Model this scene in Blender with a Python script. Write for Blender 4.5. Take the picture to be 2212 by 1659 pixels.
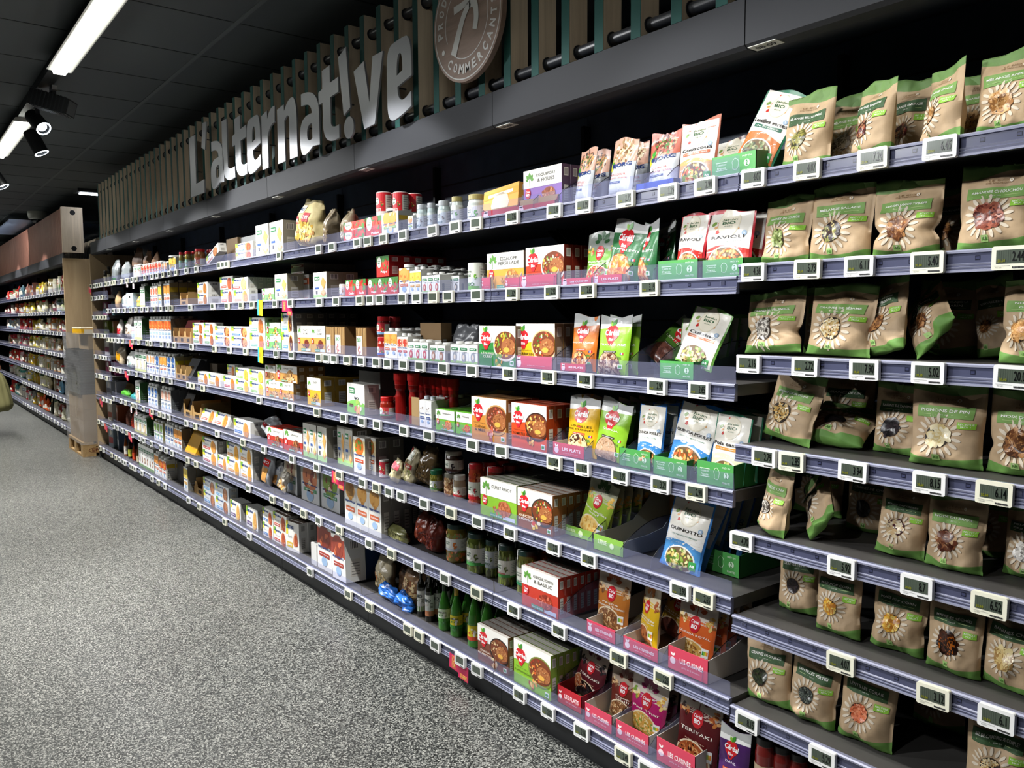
# Supermarket organic aisle - procedural scene
import bpy, math, random
from mathutils import Vector, Matrix, noise
for o in list(bpy.data.objects): bpy.data.objects.remove(o)
SC = bpy.context.scene; COL = SC.collection
# ------------------------------------------------------------------ camera
FPX, PCX, PCY = 1757.2, 1106.0, 829.5
YAW, PIT, ROL = 0.91414515, 0.08126408, -0.00453991
CAM = Vector((1.2227, -1.636, 1.364))
def _rot():
    c, s = math.cos(YAW), math.sin(YAW)
    fwd = Vector((-s, c, 0)); right = Vector((c, s, 0)); up = Vector((0, 0, 1))
    c, s = math.cos(PIT), math.sin(PIT)
    f2 = fwd*c - up*s; u2 = up*c + fwd*s
    c, s = math.cos(ROL), math.sin(ROL)
    return right*c + u2*s, u2*c - right*s, f2
RR, UU, FF = _rot()
cam = bpy.data.cameras.new('camera'); camo = bpy.data.objects.new('camera', cam); COL.objects.link(camo)
cam.sensor_fit = 'HORIZONTAL'; cam.sensor_width = 36.0; cam.lens = FPX/2212*36.0
cam.clip_start = 0.05; cam.clip_end = 200
camo.matrix_world = Matrix(((RR.x, UU.x, -FF.x, CAM.x), (RR.y, UU.y, -FF.y, CAM.y), (RR.z, UU.z, -FF.z, CAM.z), (0, 0, 0, 1)))
SC.camera = camo
# ------------------------------------------------------------------ light
SC.view_settings.view_transform = 'Standard'; SC.view_settings.look = 'None'
SC.view_settings.gamma = 1.0; SC.view_settings.use_curve_mapping = False
SC.view_settings.exposure = 0.0
SC.cycles.max_bounces = 5; SC.cycles.diffuse_bounces = 3; SC.cycles.glossy_bounces = 3; SC.cycles.transparent_max_bounces = 10
SC.cycles.adaptive_threshold = 0.02
w = bpy.data.worlds.new('world'); SC.world = w; w.use_nodes = True
w.node_tree.nodes['Background'].inputs[0].default_value = (0.6, 0.75, 1.0, 1)
w.node_tree.nodes['Background'].inputs[1].default_value = 0.13
def area(name, loc, rot, sx, sy, power, color=(1, 1, 1), spread=180):
    l = bpy.data.lights.new(name, 'AREA'); l.shape = 'RECTANGLE'; l.size = sx; l.size_y = sy
    l.energy = power; l.color = color; l.spread = math.radians(spread)
    o = bpy.data.objects.new(name, l); o.location = loc; o.rotation_euler = rot; COL.objects.link(o); return o
def spot(name, loc, target, power, size=60, blend=.3, radius=.04, color=(1, 1, 1)):
    l = bpy.data.lights.new(name, 'SPOT'); l.energy = power; l.spot_size = math.radians(size); l.spot_blend = blend
    l.shadow_soft_size = radius; l.color = color
    o = bpy.data.objects.new(name, l); o.location = loc
    o.rotation_euler = (Vector(target)-Vector(loc)).to_track_quat('-Z', 'Y').to_euler(); COL.objects.link(o); return o
ZC = 2.776                                    # ceiling height
TUBE_Y = -0.81; TUBE_Z = ZC-.07
TUBES = [(-17.9, -16.45), (-15.2, -13.8), (-12.4, -10.95), (-9.55, -8.1), (-6.69, -5.25), (-3.84, -2.40), (-.99, .45)]
TP = {0: 60, 1: 70, 2: 60, 3: 64, 4: 76, 5: 86, 6: 34}
for i, (a, b) in enumerate(TUBES):
    area('tube_light', ((a+b)/2, TUBE_Y, TUBE_Z-.028), (0, 0, 0), b-a, .07, TP[i], (1, .985, .95), 112)
KEY = (0.97, 0.985, 1.0)
# track spot heads: (lamp x, y, z, target, power)
SPOTS = [((-4.35, -.80, 2.60), (-2.5, .05, 1.30), 90, 47), ((-4.95, -.80, 2.57), (-4.9, .1, 1.1), 50, 62), ((-5.15, -.78, 2.52), (-3.6, .05, .9), 80, 56),
         ((-7.6, -.80, 2.55), (-6.6, .1, 1.2), 45, 60), ((-1.75, -.80, 2.60), (-1.6, .05, 1.35), 60, 66),
         ((-1.35, -.80, 2.60), (-.2, .05, 1.0), 34, 66), ((-10.3, -.8, 2.6), (-10.6, .1, 1.2), 60, 70), ((-13.1, -.8, 2.6), (-12.9, .1, 1.2), 60, 70)]
SPOTS += [((-1.0, -2.4, 2.60), (.45, .0, .75), 150, 56), ((-2.6, -2.4, 2.60), (-.8, .0, .65), 140, 58), ((.4, -2.4, 2.60), (.75, .0, .75), 50, 54), ((-4.4, -2.4, 2.60), (-2.8, .0, .7), 110, 58), ((-6.6, -2.4, 2.60), (-5.0, .0, .7), 110, 58)]
for p, t, e, s in SPOTS:
    spot('track_spot_beam', (p[0]+.02, p[1]+.02, p[2]-.12), t, e, s, .25, .035, KEY)
# unseen area lights for the floor and the far end, without fixtures
area('aisle_fill', (-3.0, -3.2, ZC-.05), (0, 0, 0), 6, .12, 12, (1, 1, .97))
area('aisle_fill', (-11.0, -3.2, ZC-.05), (0, 0, 0), 6, .12, 40, (1, 1, .97))
area('canopy_fill', (-13.2, 2.6, 2.3), (math.radians(150), 0, 0), 2.5, .6, 40, (.8, .9, 1))  # added below the metal canopy to brighten it
# ------------------------------------------------------------------ px helpers (photo ray -> plane in the place)
def solveX(px, z, y):
    a = (px-PCX)/FPX; d = FF*a - RR            # d . q = 0
    return CAM.x - (d.y*(y-CAM.y) + d.z*(z-CAM.z))/d.x
def solveZ(py, X, y):
    a = (py-PCY)/FPX; d = FF*a + UU
    return CAM.z - (d.x*(X-CAM.x) + d.y*(y-CAM.y))/d.z
def ray(px, py): return FF + RR*((px-PCX)/FPX) - UU*((py-PCY)/FPX)
def onZ(px, py, z):
    r = ray(px, py); return CAM + r*((z-CAM.z)/r.z)
def onY(px, py, y):
    r = ray(px, py); return CAM + r*((y-CAM.y)/r.y)
# ------------------------------------------------------------------ colour + materials
def L(h):
    if isinstance(h, tuple): return h
    h = h.lstrip('#'); out = []
    if len(h) == 3: h = ''.join(c*2 for c in h)
    for i in (0, 2, 4):
        c = int(h[i:i+2], 16)/255; out.append(c/12.92 if c <= .04045 else ((c+.055)/1.055)**2.4)
    return tuple(out)
MATS = {}
def pm(name, rough=.5, spec=.5, metal=0, coat=0, bump=0, bscale=40, alpha=None, var=0, vscale=20, trans=0, emis=0):
    m = bpy.data.materials.new(name); m.use_nodes = True; nt = m.node_tree; b = nt.nodes['Principled BSDF']
    at = nt.nodes.new('ShaderNodeAttribute'); at.attribute_name = 'col'
    src = at.outputs['Color']
    if var:
        tc = nt.nodes.new('ShaderNodeTexCoord'); n = nt.nodes.new('ShaderNodeTexNoise'); n.inputs['Scale'].default_value = vscale
        n.inputs['Detail'].default_value = 6
        nt.links.new(tc.outputs['Object'], n.inputs['Vector'])
        mr = nt.nodes.new('ShaderNodeMapRange'); mr.inputs['From Min'].default_value = .3; mr.inputs['From Max'].default_value = .7
        mr.inputs['To Min'].default_value = 1-var; mr.inputs['To Max'].default_value = 1+var
        nt.links.new(n.outputs['Fac'], mr.inputs['Value'])
        mx = nt.nodes.new('ShaderNodeVectorMath'); mx.operation = 'SCALE'
        nt.links.new(src, mx.inputs[0]); nt.links.new(mr.outputs[0], mx.inputs['Scale']); src = mx.outputs[0]
    nt.links.new(src, b.inputs['Base Color'])
    b.inputs['Roughness'].default_value = rough; b.inputs['Metallic'].default_value = metal
    b.inputs['Specular IOR Level'].default_value = spec; b.inputs['Coat Weight'].default_value = coat
    b.inputs['Coat Roughness'].default_value = .12
    if trans: b.inputs['Transmission Weight'].default_value = trans
    if emis:
        nt.links.new(src, b.inputs['Emission Color']); b.inputs['Emission Strength'].default_value = emis
    if bump:
        tc = nt.nodes.new('ShaderNodeTexCoord'); n = nt.nodes.new('ShaderNodeTexNoise'); n.inputs['Scale'].default_value = bscale
        n.inputs['Detail'].default_value = 4
        bp = nt.nodes.new('ShaderNodeBump'); bp.inputs['Strength'].default_value = bump; bp.inputs['Distance'].default_value = .004
        nt.links.new(tc.outputs['Object'], n.inputs['Vector']); nt.links.new(n.outputs['Fac'], bp.inputs['Height'])
        nt.links.new(bp.outputs[0], b.inputs['Normal'])
    MATS[name] = m; return m
pm('card', .42, .4); pm('matte', .75, .3); pm('kraft', .6, .35, bump=.8, bscale=15, var=.07, vscale=60)
pm('film', .28, .5, bump=.35, bscale=35); pm('foilbag', .22, .6, bump=.8, bscale=28); pm('jarglass', .12, .6, coat=.6)
pm('plastic', .35, .5); pm('rail', .22, .5, coat=.4); pm('darkmetal', .5, .4, var=.15, vscale=9)
pm('steel', .35, .5, metal=.7); pm('rope', .8, .2); pm('screen', .25, .5); pm('lamp', .5, 0, emis=14)
pm('lens', .5, 0, emis=9); pm('sign', .42, .5, metal=.15); pm('wrap', .18, .6, bump=1, bscale=12)
def clearmat(name, tint, fac, rough=.08, bc=(.35, .36, .5, 1)):
    m = bpy.data.materials.new(name); m.use_nodes = True; nt = m.node_tree; nt.nodes.clear()
    out = nt.nodes.new('ShaderNodeOutputMaterial'); mix = nt.nodes.new('ShaderNodeMixShader')
    tr = nt.nodes.new('ShaderNodeBsdfTransparent'); tr.inputs[0].default_value = (*tint, 1)
    pb = nt.nodes.new('ShaderNodeBsdfPrincipled'); pb.inputs['Base Color'].default_value = bc
    pb.inputs['Roughness'].default_value = rough
    mix.inputs[0].default_value = fac
    nt.links.new(tr.outputs[0], mix.inputs[1]); nt.links.new(pb.outputs[0], mix.inputs[2]); nt.links.new(mix.outputs[0], out.inputs[0])
    MATS[name] = m
clearmat('clear', (.92, .93, 1), .13); clearmat('clearfilm', (.95, .95, .95), .25, .12)
clearmat('wrapfilm', (.93, .93, .93), .26, .10, (.6, .6, .6, 1))
def woodmat(name, c1, c2, scale, rough=.6, axis='Z', stretch=14, bump=.1):
    m = bpy.data.materials.new(name); m.use_nodes = True; nt = m.node_tree; b = nt.nodes['Principled BSDF']
    tc = nt.nodes.new('ShaderNodeTexCoord'); mp = nt.nodes.new('ShaderNodeMapping')
    s = {'X': (1/stretch, 1, 1), 'Y': (1, 1/stretch, 1), 'Z': (1, 1, 1/stretch)}[axis]
    mp.inputs['Scale'].default_value = s; nt.links.new(tc.outputs['Object'], mp.inputs['Vector'])
    oi = nt.nodes.new('ShaderNodeObjectInfo'); ad = nt.nodes.new('ShaderNodeVectorMath'); ad.operation = 'ADD'
    sc = nt.nodes.new('ShaderNodeVectorMath'); sc.operation = 'SCALE'; sc.inputs[0].default_value = (7, 5, 3)
    nt.links.new(oi.outputs['Random'], sc.inputs['Scale']); nt.links.new(mp.outputs[0], ad.inputs[0]); nt.links.new(sc.outputs[0], ad.inputs[1])
    n = nt.nodes.new('ShaderNodeTexNoise'); n.inputs['Scale'].default_value = scale; n.inputs['Detail'].default_value = 8
    n.inputs['Distortion'].default_value = .6; n.inputs['Roughness'].default_value = .65
    nt.links.new(ad.outputs[0], n.inputs['Vector'])
    r = nt.nodes.new('ShaderNodeValToRGB'); r.color_ramp.elements[0].color = (*L(c1), 1); r.color_ramp.elements[1].color = (*L(c2), 1)
    r.color_ramp.elements[0].position = .35; r.color_ramp.elements[1].position = .65
    nt.links.new(n.outputs['Fac'], r.inputs[0]); nt.links.new(r.outputs[0], b.inputs['Base Color']); b.inputs['Roughness'].default_value = rough
    MATS[name] = m
woodmat('fin_wood', '#bfae98', '#dccbb4', 22); woodmat('panel_oak', '#a38a68', '#b8a07c', 9, stretch=10)
woodmat('disc_wood', '#6f5a4d', '#8d7668', 14, axis='X', stretch=6); woodmat('red_wood', '#8a5a4a', '#a3705e', 20)
woodmat('pallet_wood', '#8b6f47', '#a98b5d', 16, axis='X', stretch=6)
# floor
m = bpy.data.materials.new('floor_terrazzo'); m.use_nodes = True; nt = m.node_tree; b = nt.nodes['Principled BSDF']
tc = nt.nodes.new('ShaderNodeTexCoord')
v1 = nt.nodes.new('ShaderNodeTexVoronoi'); v1.inputs['Scale'].default_value = 235
v2 = nt.nodes.new('ShaderNodeTexNoise'); v2.inputs['Scale'].default_value = 260; v2.inputs['Detail'].default_value = 2
nt.links.new(tc.outputs['Object'], v1.inputs['Vector']); nt.links.new(tc.outputs['Object'], v2.inputs['Vector'])
mm = nt.nodes.new('ShaderNodeMath'); mm.operation = 'ADD'; sp = nt.nodes.new('ShaderNodeSeparateColor')
nt.links.new(v1.outputs['Color'], sp.inputs[0]); nt.links.new(sp.outputs[0], mm.inputs[0]); nt.links.new(v2.outputs['Fac'], mm.inputs[1])
r = nt.nodes.new('ShaderNodeValToRGB'); e = r.color_ramp.elements
e[0].position = .0; e[0].color = (*L('#141514'), 1); e[1].position = 1; e[1].color = (*L('#a3a39c'), 1)
for p, c in ((.36, '#121312'), (.5, '#262827'), (.62, '#3a3c3a'), (.78, '#6c6d69')):
    x = e.new(p); x.color = (*L(c), 1)
hm = nt.nodes.new('ShaderNodeMath'); hm.operation = 'MULTIPLY'; hm.inputs[1].default_value = .64
nt.links.new(mm.outputs[0], hm.inputs[0]); nt.links.new(hm.outputs[0], r.inputs[0]); nt.links.new(r.outputs[0], b.inputs['Base Color'])
b.inputs['Roughness'].default_value = .33; b.inputs['Specular IOR Level'].default_value = .5
MATS['floor'] = m
# ------------------------------------------------------------------ mesh builder
class MB:
    def __init__(s): s.v = []; s.f = []; s.c = []; s.m = []; s.s = []
    def add(s, vs, fs, col=(.5, .5, .5), mat='card', smooth=False):
        n = len(s.v); s.v += [tuple(p) for p in vs]; col = L(col)
        for f in fs:
            s.f.append([i+n for i in f]); s.c.append(col); s.m.append(mat); s.s.append(smooth)
    def box(s, x0, x1, y0, y1, z0, z1, col=(.5, .5, .5), mat='card', cols=None):
        vs = [(x, y, z) for x in (x0, x1) for y in (y0, y1) for z in (z0, z1)]
        fs = {'L': (0, 1, 3, 2), 'R': (4, 6, 7, 5), 'F': (0, 4, 5, 1), 'B': (2, 3, 7, 6), 'D': (0, 2, 6, 4), 'T': (1, 5, 7, 3)}
        for k, f in fs.items(): s.add([vs[i] for i in f], [(0, 1, 2, 3)], (cols or {}).get(k, col), mat)
    def prism(s, pts, axis, a, b, col, mat='card', cols=None, caps=True):
        """closed polygon pts (2D) extruded along axis"""
        n = len(pts)
        def P(p, t): return {'X': (t, p[0], p[1]), 'Y': (p[0], t, p[1]), 'Z': (p[0], p[1], t)}[axis]
        for i in range(n):
            j = (i+1) % n
            s.add([P(pts[i], a), P(pts[j], a), P(pts[j], b), P(pts[i], b)], [(0, 1, 2, 3)], cols[i] if cols else col, mat)
        if caps:
            s.add([P(p, a) for p in pts], [tuple(range(n))], col, mat); s.add([P(p, b) for p in pts], [tuple(range(n))[::-1]], col, mat)
    def lathe(s, prof, cols, mat='plastic', n=20, cx=0, cy=0, mats=None):
        """prof: [(r,z)], cols per segment"""
        for k in range(len(prof)-1):
            (r0, z0), (r1, z1) = prof[k], prof[k+1]; vs = []; fs = []
            for i in range(n):
                a = 2*math.pi*i/n; vs += [(cx+r0*math.cos(a), cy+r0*math.sin(a), z0), (cx+r1*math.cos(a), cy+r1*math.sin(a), z1)]
            for i in range(n):
                j = (i+1) % n; fs.append((2*i, 2*j, 2*j+1, 2*i+1))
            s.add(vs, fs, cols[k] if isinstance(cols, list) else cols, mats[k] if mats else mat, True)
    def tube(s, p, q, r, col, mat='plastic', n=12, caps=True):
        p = Vector(p); q = Vector(q); d = (q-p).normalized(); a = d.orthogonal().normalized(); b = d.cross(a); vs = []
        for i in range(n):
            t = 2*math.pi*i/n; o = a*math.cos(t)*r+b*math.sin(t)*r; vs += [p+o, q+o]
        s.add(vs, [(2*i, 2*((i+1) % n), 2*((i+1) % n)+1, 2*i+1) for i in range(n)], col, mat, True)
        if caps:
            s.add(vs[0::2], [tuple(range(n))], col, mat); s.add(vs[1::2], [tuple(range(n))], col, mat)
    def mesh(s, name):
        me = bpy.data.meshes.new(name); me.from_pydata(s.v, [], s.f)
        names = []
        for k in s.m:
            if k not in names: names.append(k)
        for k in names: me.materials.append(MATS[k])
        ix = {k: i for i, k in enumerate(names)}
        me.polygons.foreach_set('material_index', [ix[k] for k in s.m])
        me.polygons.foreach_set('use_smooth', s.s)
        at = me.attributes.new('col', 'FLOAT_COLOR', 'FACE'); flat = []
        for c in s.c: flat += [c[0], c[1], c[2], 1.0]
        at.data.foreach_set('color', flat); me.update(); return me
    def build(s, name, parent=None):
        o = bpy.data.objects.new(name, s.mesh(name)); COL.objects.link(o)
        if parent: o.parent = parent
        return o
def tag(o, label=None, cat=None, group=None, kind=None):
    if label: o['label'] = label
    if cat: o['category'] = cat
    if group: o['group'] = group
    if kind: o['kind'] = kind
    return o
def empty(name, loc=(0, 0, 0), rz=0):
    o = bpy.data.objects.new(name, None); o.location = loc; o.rotation_euler = (0, 0, rz); o.empty_display_size = .05
    COL.objects.link(o); return o
def part(mb, name, parent): return mb.build(name, parent)
# ------------------------------------------------------------------ text meshes
_TX = {}
def textmesh(s, bold=0):
    k = (s, bold)
    if k in _TX: return _TX[k]
    cu = bpy.data.curves.new('t', 'FONT'); cu.body = s; cu.resolution_u = 2; cu.offset = bold; cu.space_line = .8; cu.align_x = 'CENTER'
    o = bpy.data.objects.new('t', cu); me = bpy.data.meshes.new_from_object(o)
    vs = [(v.co.x, v.co.y) for v in me.vertices]; fs = [tuple(p.vertices) for p in me.polygons]
    bpy.data.objects.remove(o); bpy.data.meshes.remove(me); bpy.data.curves.remove(cu)
    if not vs: _TX[k] = ([], []); return _TX[k]
    x0 = min(v[0] for v in vs); x1 = max(v[0] for v in vs); y0 = min(v[1] for v in vs); y1 = max(v[1] for v in vs)
    vs = [((x-x0)/max(x1-x0, 1e-6), (y-y0)/max(y1-y0, 1e-6)) for x, y in vs]
    _TX[k] = (vs, fs); return _TX[k]
# ------------------------------------------------------------------ printed artwork: 2D shapes (unit square) wrapped onto a face
class Art:
    def __init__(s, w, h, sub=0): s.w = w; s.h = h; s.sub = sub; s.items = []
    def _a(s, vs, fs, col, lay, mat=None): s.items.append(([(min(1, max(0, x)), min(1, max(0, y))) for x, y in vs], fs, L(col), lay, mat))
    def rect(s, x0, y0, x1, y1, col, lay=0, top=None, bot=None, mat=None):
        nx = max(1, int((x1-x0)*s.w/s.sub)) if s.sub else (6 if top or bot else 1); ny = max(1, int((y1-y0)*s.h/s.sub)) if s.sub else 1
        vs = []
        for j in range(ny+1):
            for i in range(nx+1):
                u = x0+(x1-x0)*i/nx; a = y0+(bot(u) if bot else 0); b = y1+(top(u) if top else 0); vs.append((u, a+(b-a)*j/ny))
        fs = [(j*(nx+1)+i, j*(nx+1)+i+1, (j+1)*(nx+1)+i+1, (j+1)*(nx+1)+i) for j in range(ny) for i in range(nx)]
        s._a(vs, fs, col, lay, mat)
    def ell(s, cx, cy, r, col, lay=1, ry=None, n=18, rot=0, mat=None):
        """r is a fraction of the width; ry optional, also in width units"""
        k = s.w/s.h; ry = min(ry if ry is not None else r, .47/k); rings = max(1, int(max(r, ry)*s.w/max(s.sub, 1e-3))) if s.sub else 1
        vs = [(cx, cy)]; c, q = math.cos(rot), math.sin(rot)
        for g in range(1, rings+1):
            for i in range(n):
                a = 2*math.pi*i/n; x = r*math.cos(a)*g/rings; y = ry*math.sin(a)*g/rings
                vs.append((cx+x*c-y*q, cy+(x*q+y*c)*k))
        fs = [(0, 1+i, 1+(i+1) % n) for i in range(n)]
        for g in range(1, rings):
            for i in range(n):
                a = 1+(g-1)*n+i; b = 1+(g-1)*n+(i+1) % n; fs.append((a, a+n, b+n, b))
        s._a(vs, fs, col, lay, mat)
    def poly(s, pts, col, lay=1, mat=None): s._a(list(pts), [tuple(range(len(pts)))], col, lay, mat)
    def line(s, x0, y0, x1, y1, wd, col, lay=2):
        dx = (x1-x0)*s.w; dy = (y1-y0)*s.h; l = math.hypot(dx, dy) or 1; nx = -dy/l*wd/2; ny = dx/l*wd/2
        s.poly([(x0+nx/s.w, y0+ny/s.h), (x0-nx/s.w, y0-ny/s.h), (x1-nx/s.w, y1-ny/s.h), (x1+nx/s.w, y1+ny/s.h)], col, lay)
    def text(s, t, cx, cy, tw, th, col, lay=3, bold=.02, rot=0):
        """fits text in a box tw x th (unit of width / height)"""
        vs, fs = textmesh(t, bold); c, q = math.cos(rot), math.sin(rot); out = []
        for x, y in vs:
            X = (x-.5)*tw*s.w; Y = (y-.5)*th*s.h; out.append((cx+(X*c-Y*q)/s.w, cy+(X*q+Y*c)/s.h))
        s._a(out, fs, col, lay)
    def blobs(s, cx, cy, R, n, size, pal, lay=3, seed=0, ry=None, asp=1.6, ymax=None, mat=None, seg=6):
        rd = random.Random(seed); ry = ry or R; k = s.w/s.h
        for i in range(n):
            a = rd.random()*6.283; q = math.sqrt(rd.random())*.93; x = cx+R*q*math.cos(a); y = cy+ry*q*math.sin(a)*k
            if ymax is not None and y > ymax: continue
            z = size*(.7+.6*rd.random()); s.ell(x, y, z, rd.choice(pal), lay+rd.random()*1.5, ry=z/asp, n=seg, rot=rd.random()*3.14, mat=mat)
    def put(s, mb, M, mat='card', smooth=False, eps=.00035):
        for vs, fs, col, lay, mt in s.items:
            mb.add([M(x, y, .0003+eps*lay) for x, y in vs], fs, col, mt or mat, smooth)
# ------------------------------------------------------------------ room
mb = MB(); mb.add([(-30, -12, 0), (8, -12, 0), (8, 10, 0), (-30, 10, 0)], [(0, 1, 2, 3)], (.3, .3, .3), 'floor'); tag(mb.build('floor'), kind='structure')
mb = MB(); CE = '#3b4042'
mb.box(-30, 8, -12, 10, ZC, ZC+.05, CE, 'matte')
x = -3.96+.6*14
while x > -29:
    mb.box(x-.004, x+.004, -12, 10, ZC-.002, ZC, '#202426', 'matte'); x -= .6
for y in (-10.8, -9.6, -8.4, -7.2, -6, -4.8, -3.6, -2.42, -1.42, -.22, .98, 2.18, 3.38, 4.6, 5.8, 7):
    mb.box(-30, 8, y-.011, y+.011, ZC-.004, ZC, '#4a4f50', 'matte')
tag(mb.build('ceiling'), kind='structure')
for nm, bx in (('wall_left', (-30.1, -30, -12, 10)), ('wall_right', (8, 8.1, -12, 10)), ('wall_front', (-30, 8, -12.1, -12)), ('wall_back', (-30, 8, 10, 10.1))):
    mb = MB(); mb.box(*bx, 0, ZC, '#2b2f31', 'matte'); tag(mb.build(nm), kind='structure')
# ------------------------------------------------------------------ shelving bays
RAILH = .042; DEPTH = .42
RM = {1: 1.662, 2: 1.419, 3: 1.159, 4: .897, 5: .628, 6: .370, 7: .088}
RB = {1: 1.662, 2: 1.446, 3: 1.231, 4: 1.014, 5: .801, 6: .588, 7: .357, 8: .11}
RE = {1: 1.662, 2: 1.545, 3: 1.362, 4: 1.19, 5: .985, 6: .80, 7: .59, 8: .347, 9: .088}
RLF = {1: 1.652, 2: 1.42, 3: 1.18, 4: .93, 5: .661, 6: .408, 7: .088}
def deckz(code):
    return {'m': RM, 'b': RB, 'e': RE, 'l': RLF}[code[0]][int(code[1])]+RAILH-.002
LIP = '#a1a3b8'; LIP2 = '#797c92'; CH = '#4b4e66'; CH2 = '#5c5f77'
def rail_mesh(w, slots=True):
    mb = MB()
    prof = [(0, .042), (-.010, .0425), (-.0135, .040), (-.0125, .036), (-.009, .0345), (-.009, .017), (-.013, .0155), (-.0105, .0125), (-.0105, .0105), (-.0135, .0095), (-.011, .007), (-.011, .005), (-.014, .0035), (-.0135, 0), (0, 0)]
    cols = [LIP2, LIP, LIP, CH2, CH, LIP2, LIP, CH2, LIP2, LIP, CH2, LIP2, LIP, CH, CH]  # lip and ridge highlights are put into the lighter facet colours
    mb.prism(prof, 'X', .002, w-.002, CH2, 'rail', cols)
    if slots:
        x = .035
        while x < w-.03:
            mb.box(x, x+.009, -.0095, -.009, .022, .030, '#1c1e2c', 'rail'); mb.box(x+.001, x+.008, -.0097, -.0095, .0235, .0285, '#3a3d58', 'rail'); x += .0625
        for x in (.03, w/2+.12, w-.05): mb.box(x, x+.014, -.0135, -.009, .021, .031, '#8d90b4', 'clear')
    return mb.mesh('price_rail')
def guard_mesh(w):
    mb = MB(); n = 2
    mb.prism([(-.003, .042), (-.0042, .042), (-.0072, .084), (-.006, .084)], 'X', .004, w-.004, (.7, .7, .9), 'clear')
    return mb.mesh('front_guard')
def deck_mesh(w, d=DEPTH, col='#43413f'):
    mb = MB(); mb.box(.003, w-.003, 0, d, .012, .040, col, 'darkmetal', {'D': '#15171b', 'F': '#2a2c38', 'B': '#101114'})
    for x in (.02, w-.035): mb.prism([(.26, .012), (d, .012), (d, -.07), (d-.05, -.07)], 'X', x, x+.004, '#14161a', 'darkmetal')
    return mb.mesh('shelf')
_sh = {}
def shelf(parent, w, z, guard=True, slots=True, lab=None, ox=0):
    k = (round(w, 3), guard, slots)
    if k not in _sh: _sh[k] = (deck_mesh(w), rail_mesh(w, slots), guard_mesh(w) if guard else None)
    a, b_, g = _sh[k]
    o = bpy.data.objects.new('shelf', a); COL.objects.link(o); o.parent = parent; o.location = (ox, 0, z)
    q = bpy.data.objects.new('price_rail', b_); COL.objects.link(q); q.parent = o; q['label'] = 'lavender grey plastic price rail'
    if g:
        q = bpy.data.objects.new('front_guard', g); COL.objects.link(q); q.parent = o; q['label'] = 'low clear plastic front guard'
BACK = '#46546a'
def bay(x0, x1, rows, label, guard=True, slots=True, kick=True, fascia=True):
    w = x1-x0; t = empty('shelving_bay', (x0, 0, 0)); tag(t, label, 'shelving', 'bays of the shelving runs')
    mb = MB(); mb.box(.001, w-.001, .43, .45, .05, 2.10, BACK, 'darkmetal')
    for z in (.2, .5, .8, 1.08, 1.35, 1.62, 1.80, 1.88, 1.96): mb.box(.001, w-.001, .427, .43, z, z+.006, '#262c37', 'darkmetal')
    mb.box(.001, .016, .395, .43, .05, 2.05, '#0e1116', 'darkmetal'); mb.build('back_panel', t)
    mb = MB(); mb.prism([(0, 2.0), (.0, 2.108), (.012, 2.108), (.012, 2.016), (.06, 2.004), (.43, 2.10), (.43, 2.09), (.06, 1.994), (.012, 1.992)], 'X', .0015, w-.0015, '#38393d', 'matte',
        ['#5c5d61', '#5c5d61', '#222', '#222'.replace('#222', '#222222'), '#191c22', '#191c22', '#191c22', '#191c22', '#3a3b40'] if 0 else None)
    f = mb.build('fascia', t)
    mb = MB(); mb.box(.0012, w-.0012, .025, .06, 0, .088, '#1d1e20', 'darkmetal'); mb.box(-.0012, .0012, .0245, .03, 0, .088, '#060606', 'matte'); mb.build('kickplate', t)
    if guard == 'label': pass
    for k, z in rows.items(): shelf(t, w, z, bool(guard), slots)
    return t
bay(0, 1.0, RB, 'shelving bay at the right stocked with brown kraft seed pouches', guard=False)
BAYN = {0: 'at right end', 1: 'right of round sign', 2: 'under letters ve', 3: 'under letters ern', 4: 'under letters alt', 5: 'under letter L', 6: 'left of lettering', 7: 'by left end bay', 8: 'in narrow end bay', 9: 'in far run'}
for i, lb in enumerate(['shelving bay of ready meal pouches right of the round wooden sign', 'shelving bay under the letters ve, with jars and drink cartons', 'shelving bay under the letters ern, with crackers and small boxes',
                        'shelving bay under the letters alt, with stacked white biscuit boxes', 'shelving bay under the letter L, with cut cardboard trays', 'shelving bay left of the lettering, full of tall drink cartons']):
    bay(-1.0-i, -i, RM, lb, slots=i < 3)
bay(-6.9, -6.0, RM, 'shelving bay next to the narrow end bay, with bags and bottles', slots=False)
t = bay(-7.6, -6.9, RE, 'narrow end bay with nine close-set short shelves beside the pallet', slots=False)
mb = MB(); mb.box(-.02, -.001, -.01, .45, .09, 2.0, (.4, .3, .2), 'panel_oak'); mb.box(-.02, -.001, 0, .03, 0, .09, '#3a3b3d', 'darkmetal'); part(mb, 'end_panel', t)
# clear dividers with a dark rim between facings in the ready meal bay
def divider(X, code, dep=.33, h=.10):
    z = deckz(code); mb = MB(); pts = [(.0, .0), (.004, .03)]
    for i in range(9):
        a = i/8; pts.append((.01+.17*a, .035+(h-.035)*math.sin(a*math.pi/2)**.8))
    pts += [(dep, h), (dep, 0)]
    mb.prism(pts, 'X', -.0008, .0008, (.8, .8, .9), 'clear')
    for a, b_ in zip(pts[1:-2], pts[2:-1]): mb.tube((0, a[0], a[1]), (0, b_[0], b_[1]), .0011, '#0c0d10', 'plastic', 5, False)
    o = mb.build('shelf_divider'); o.location = (X, .004, z+.0005); return o
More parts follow.
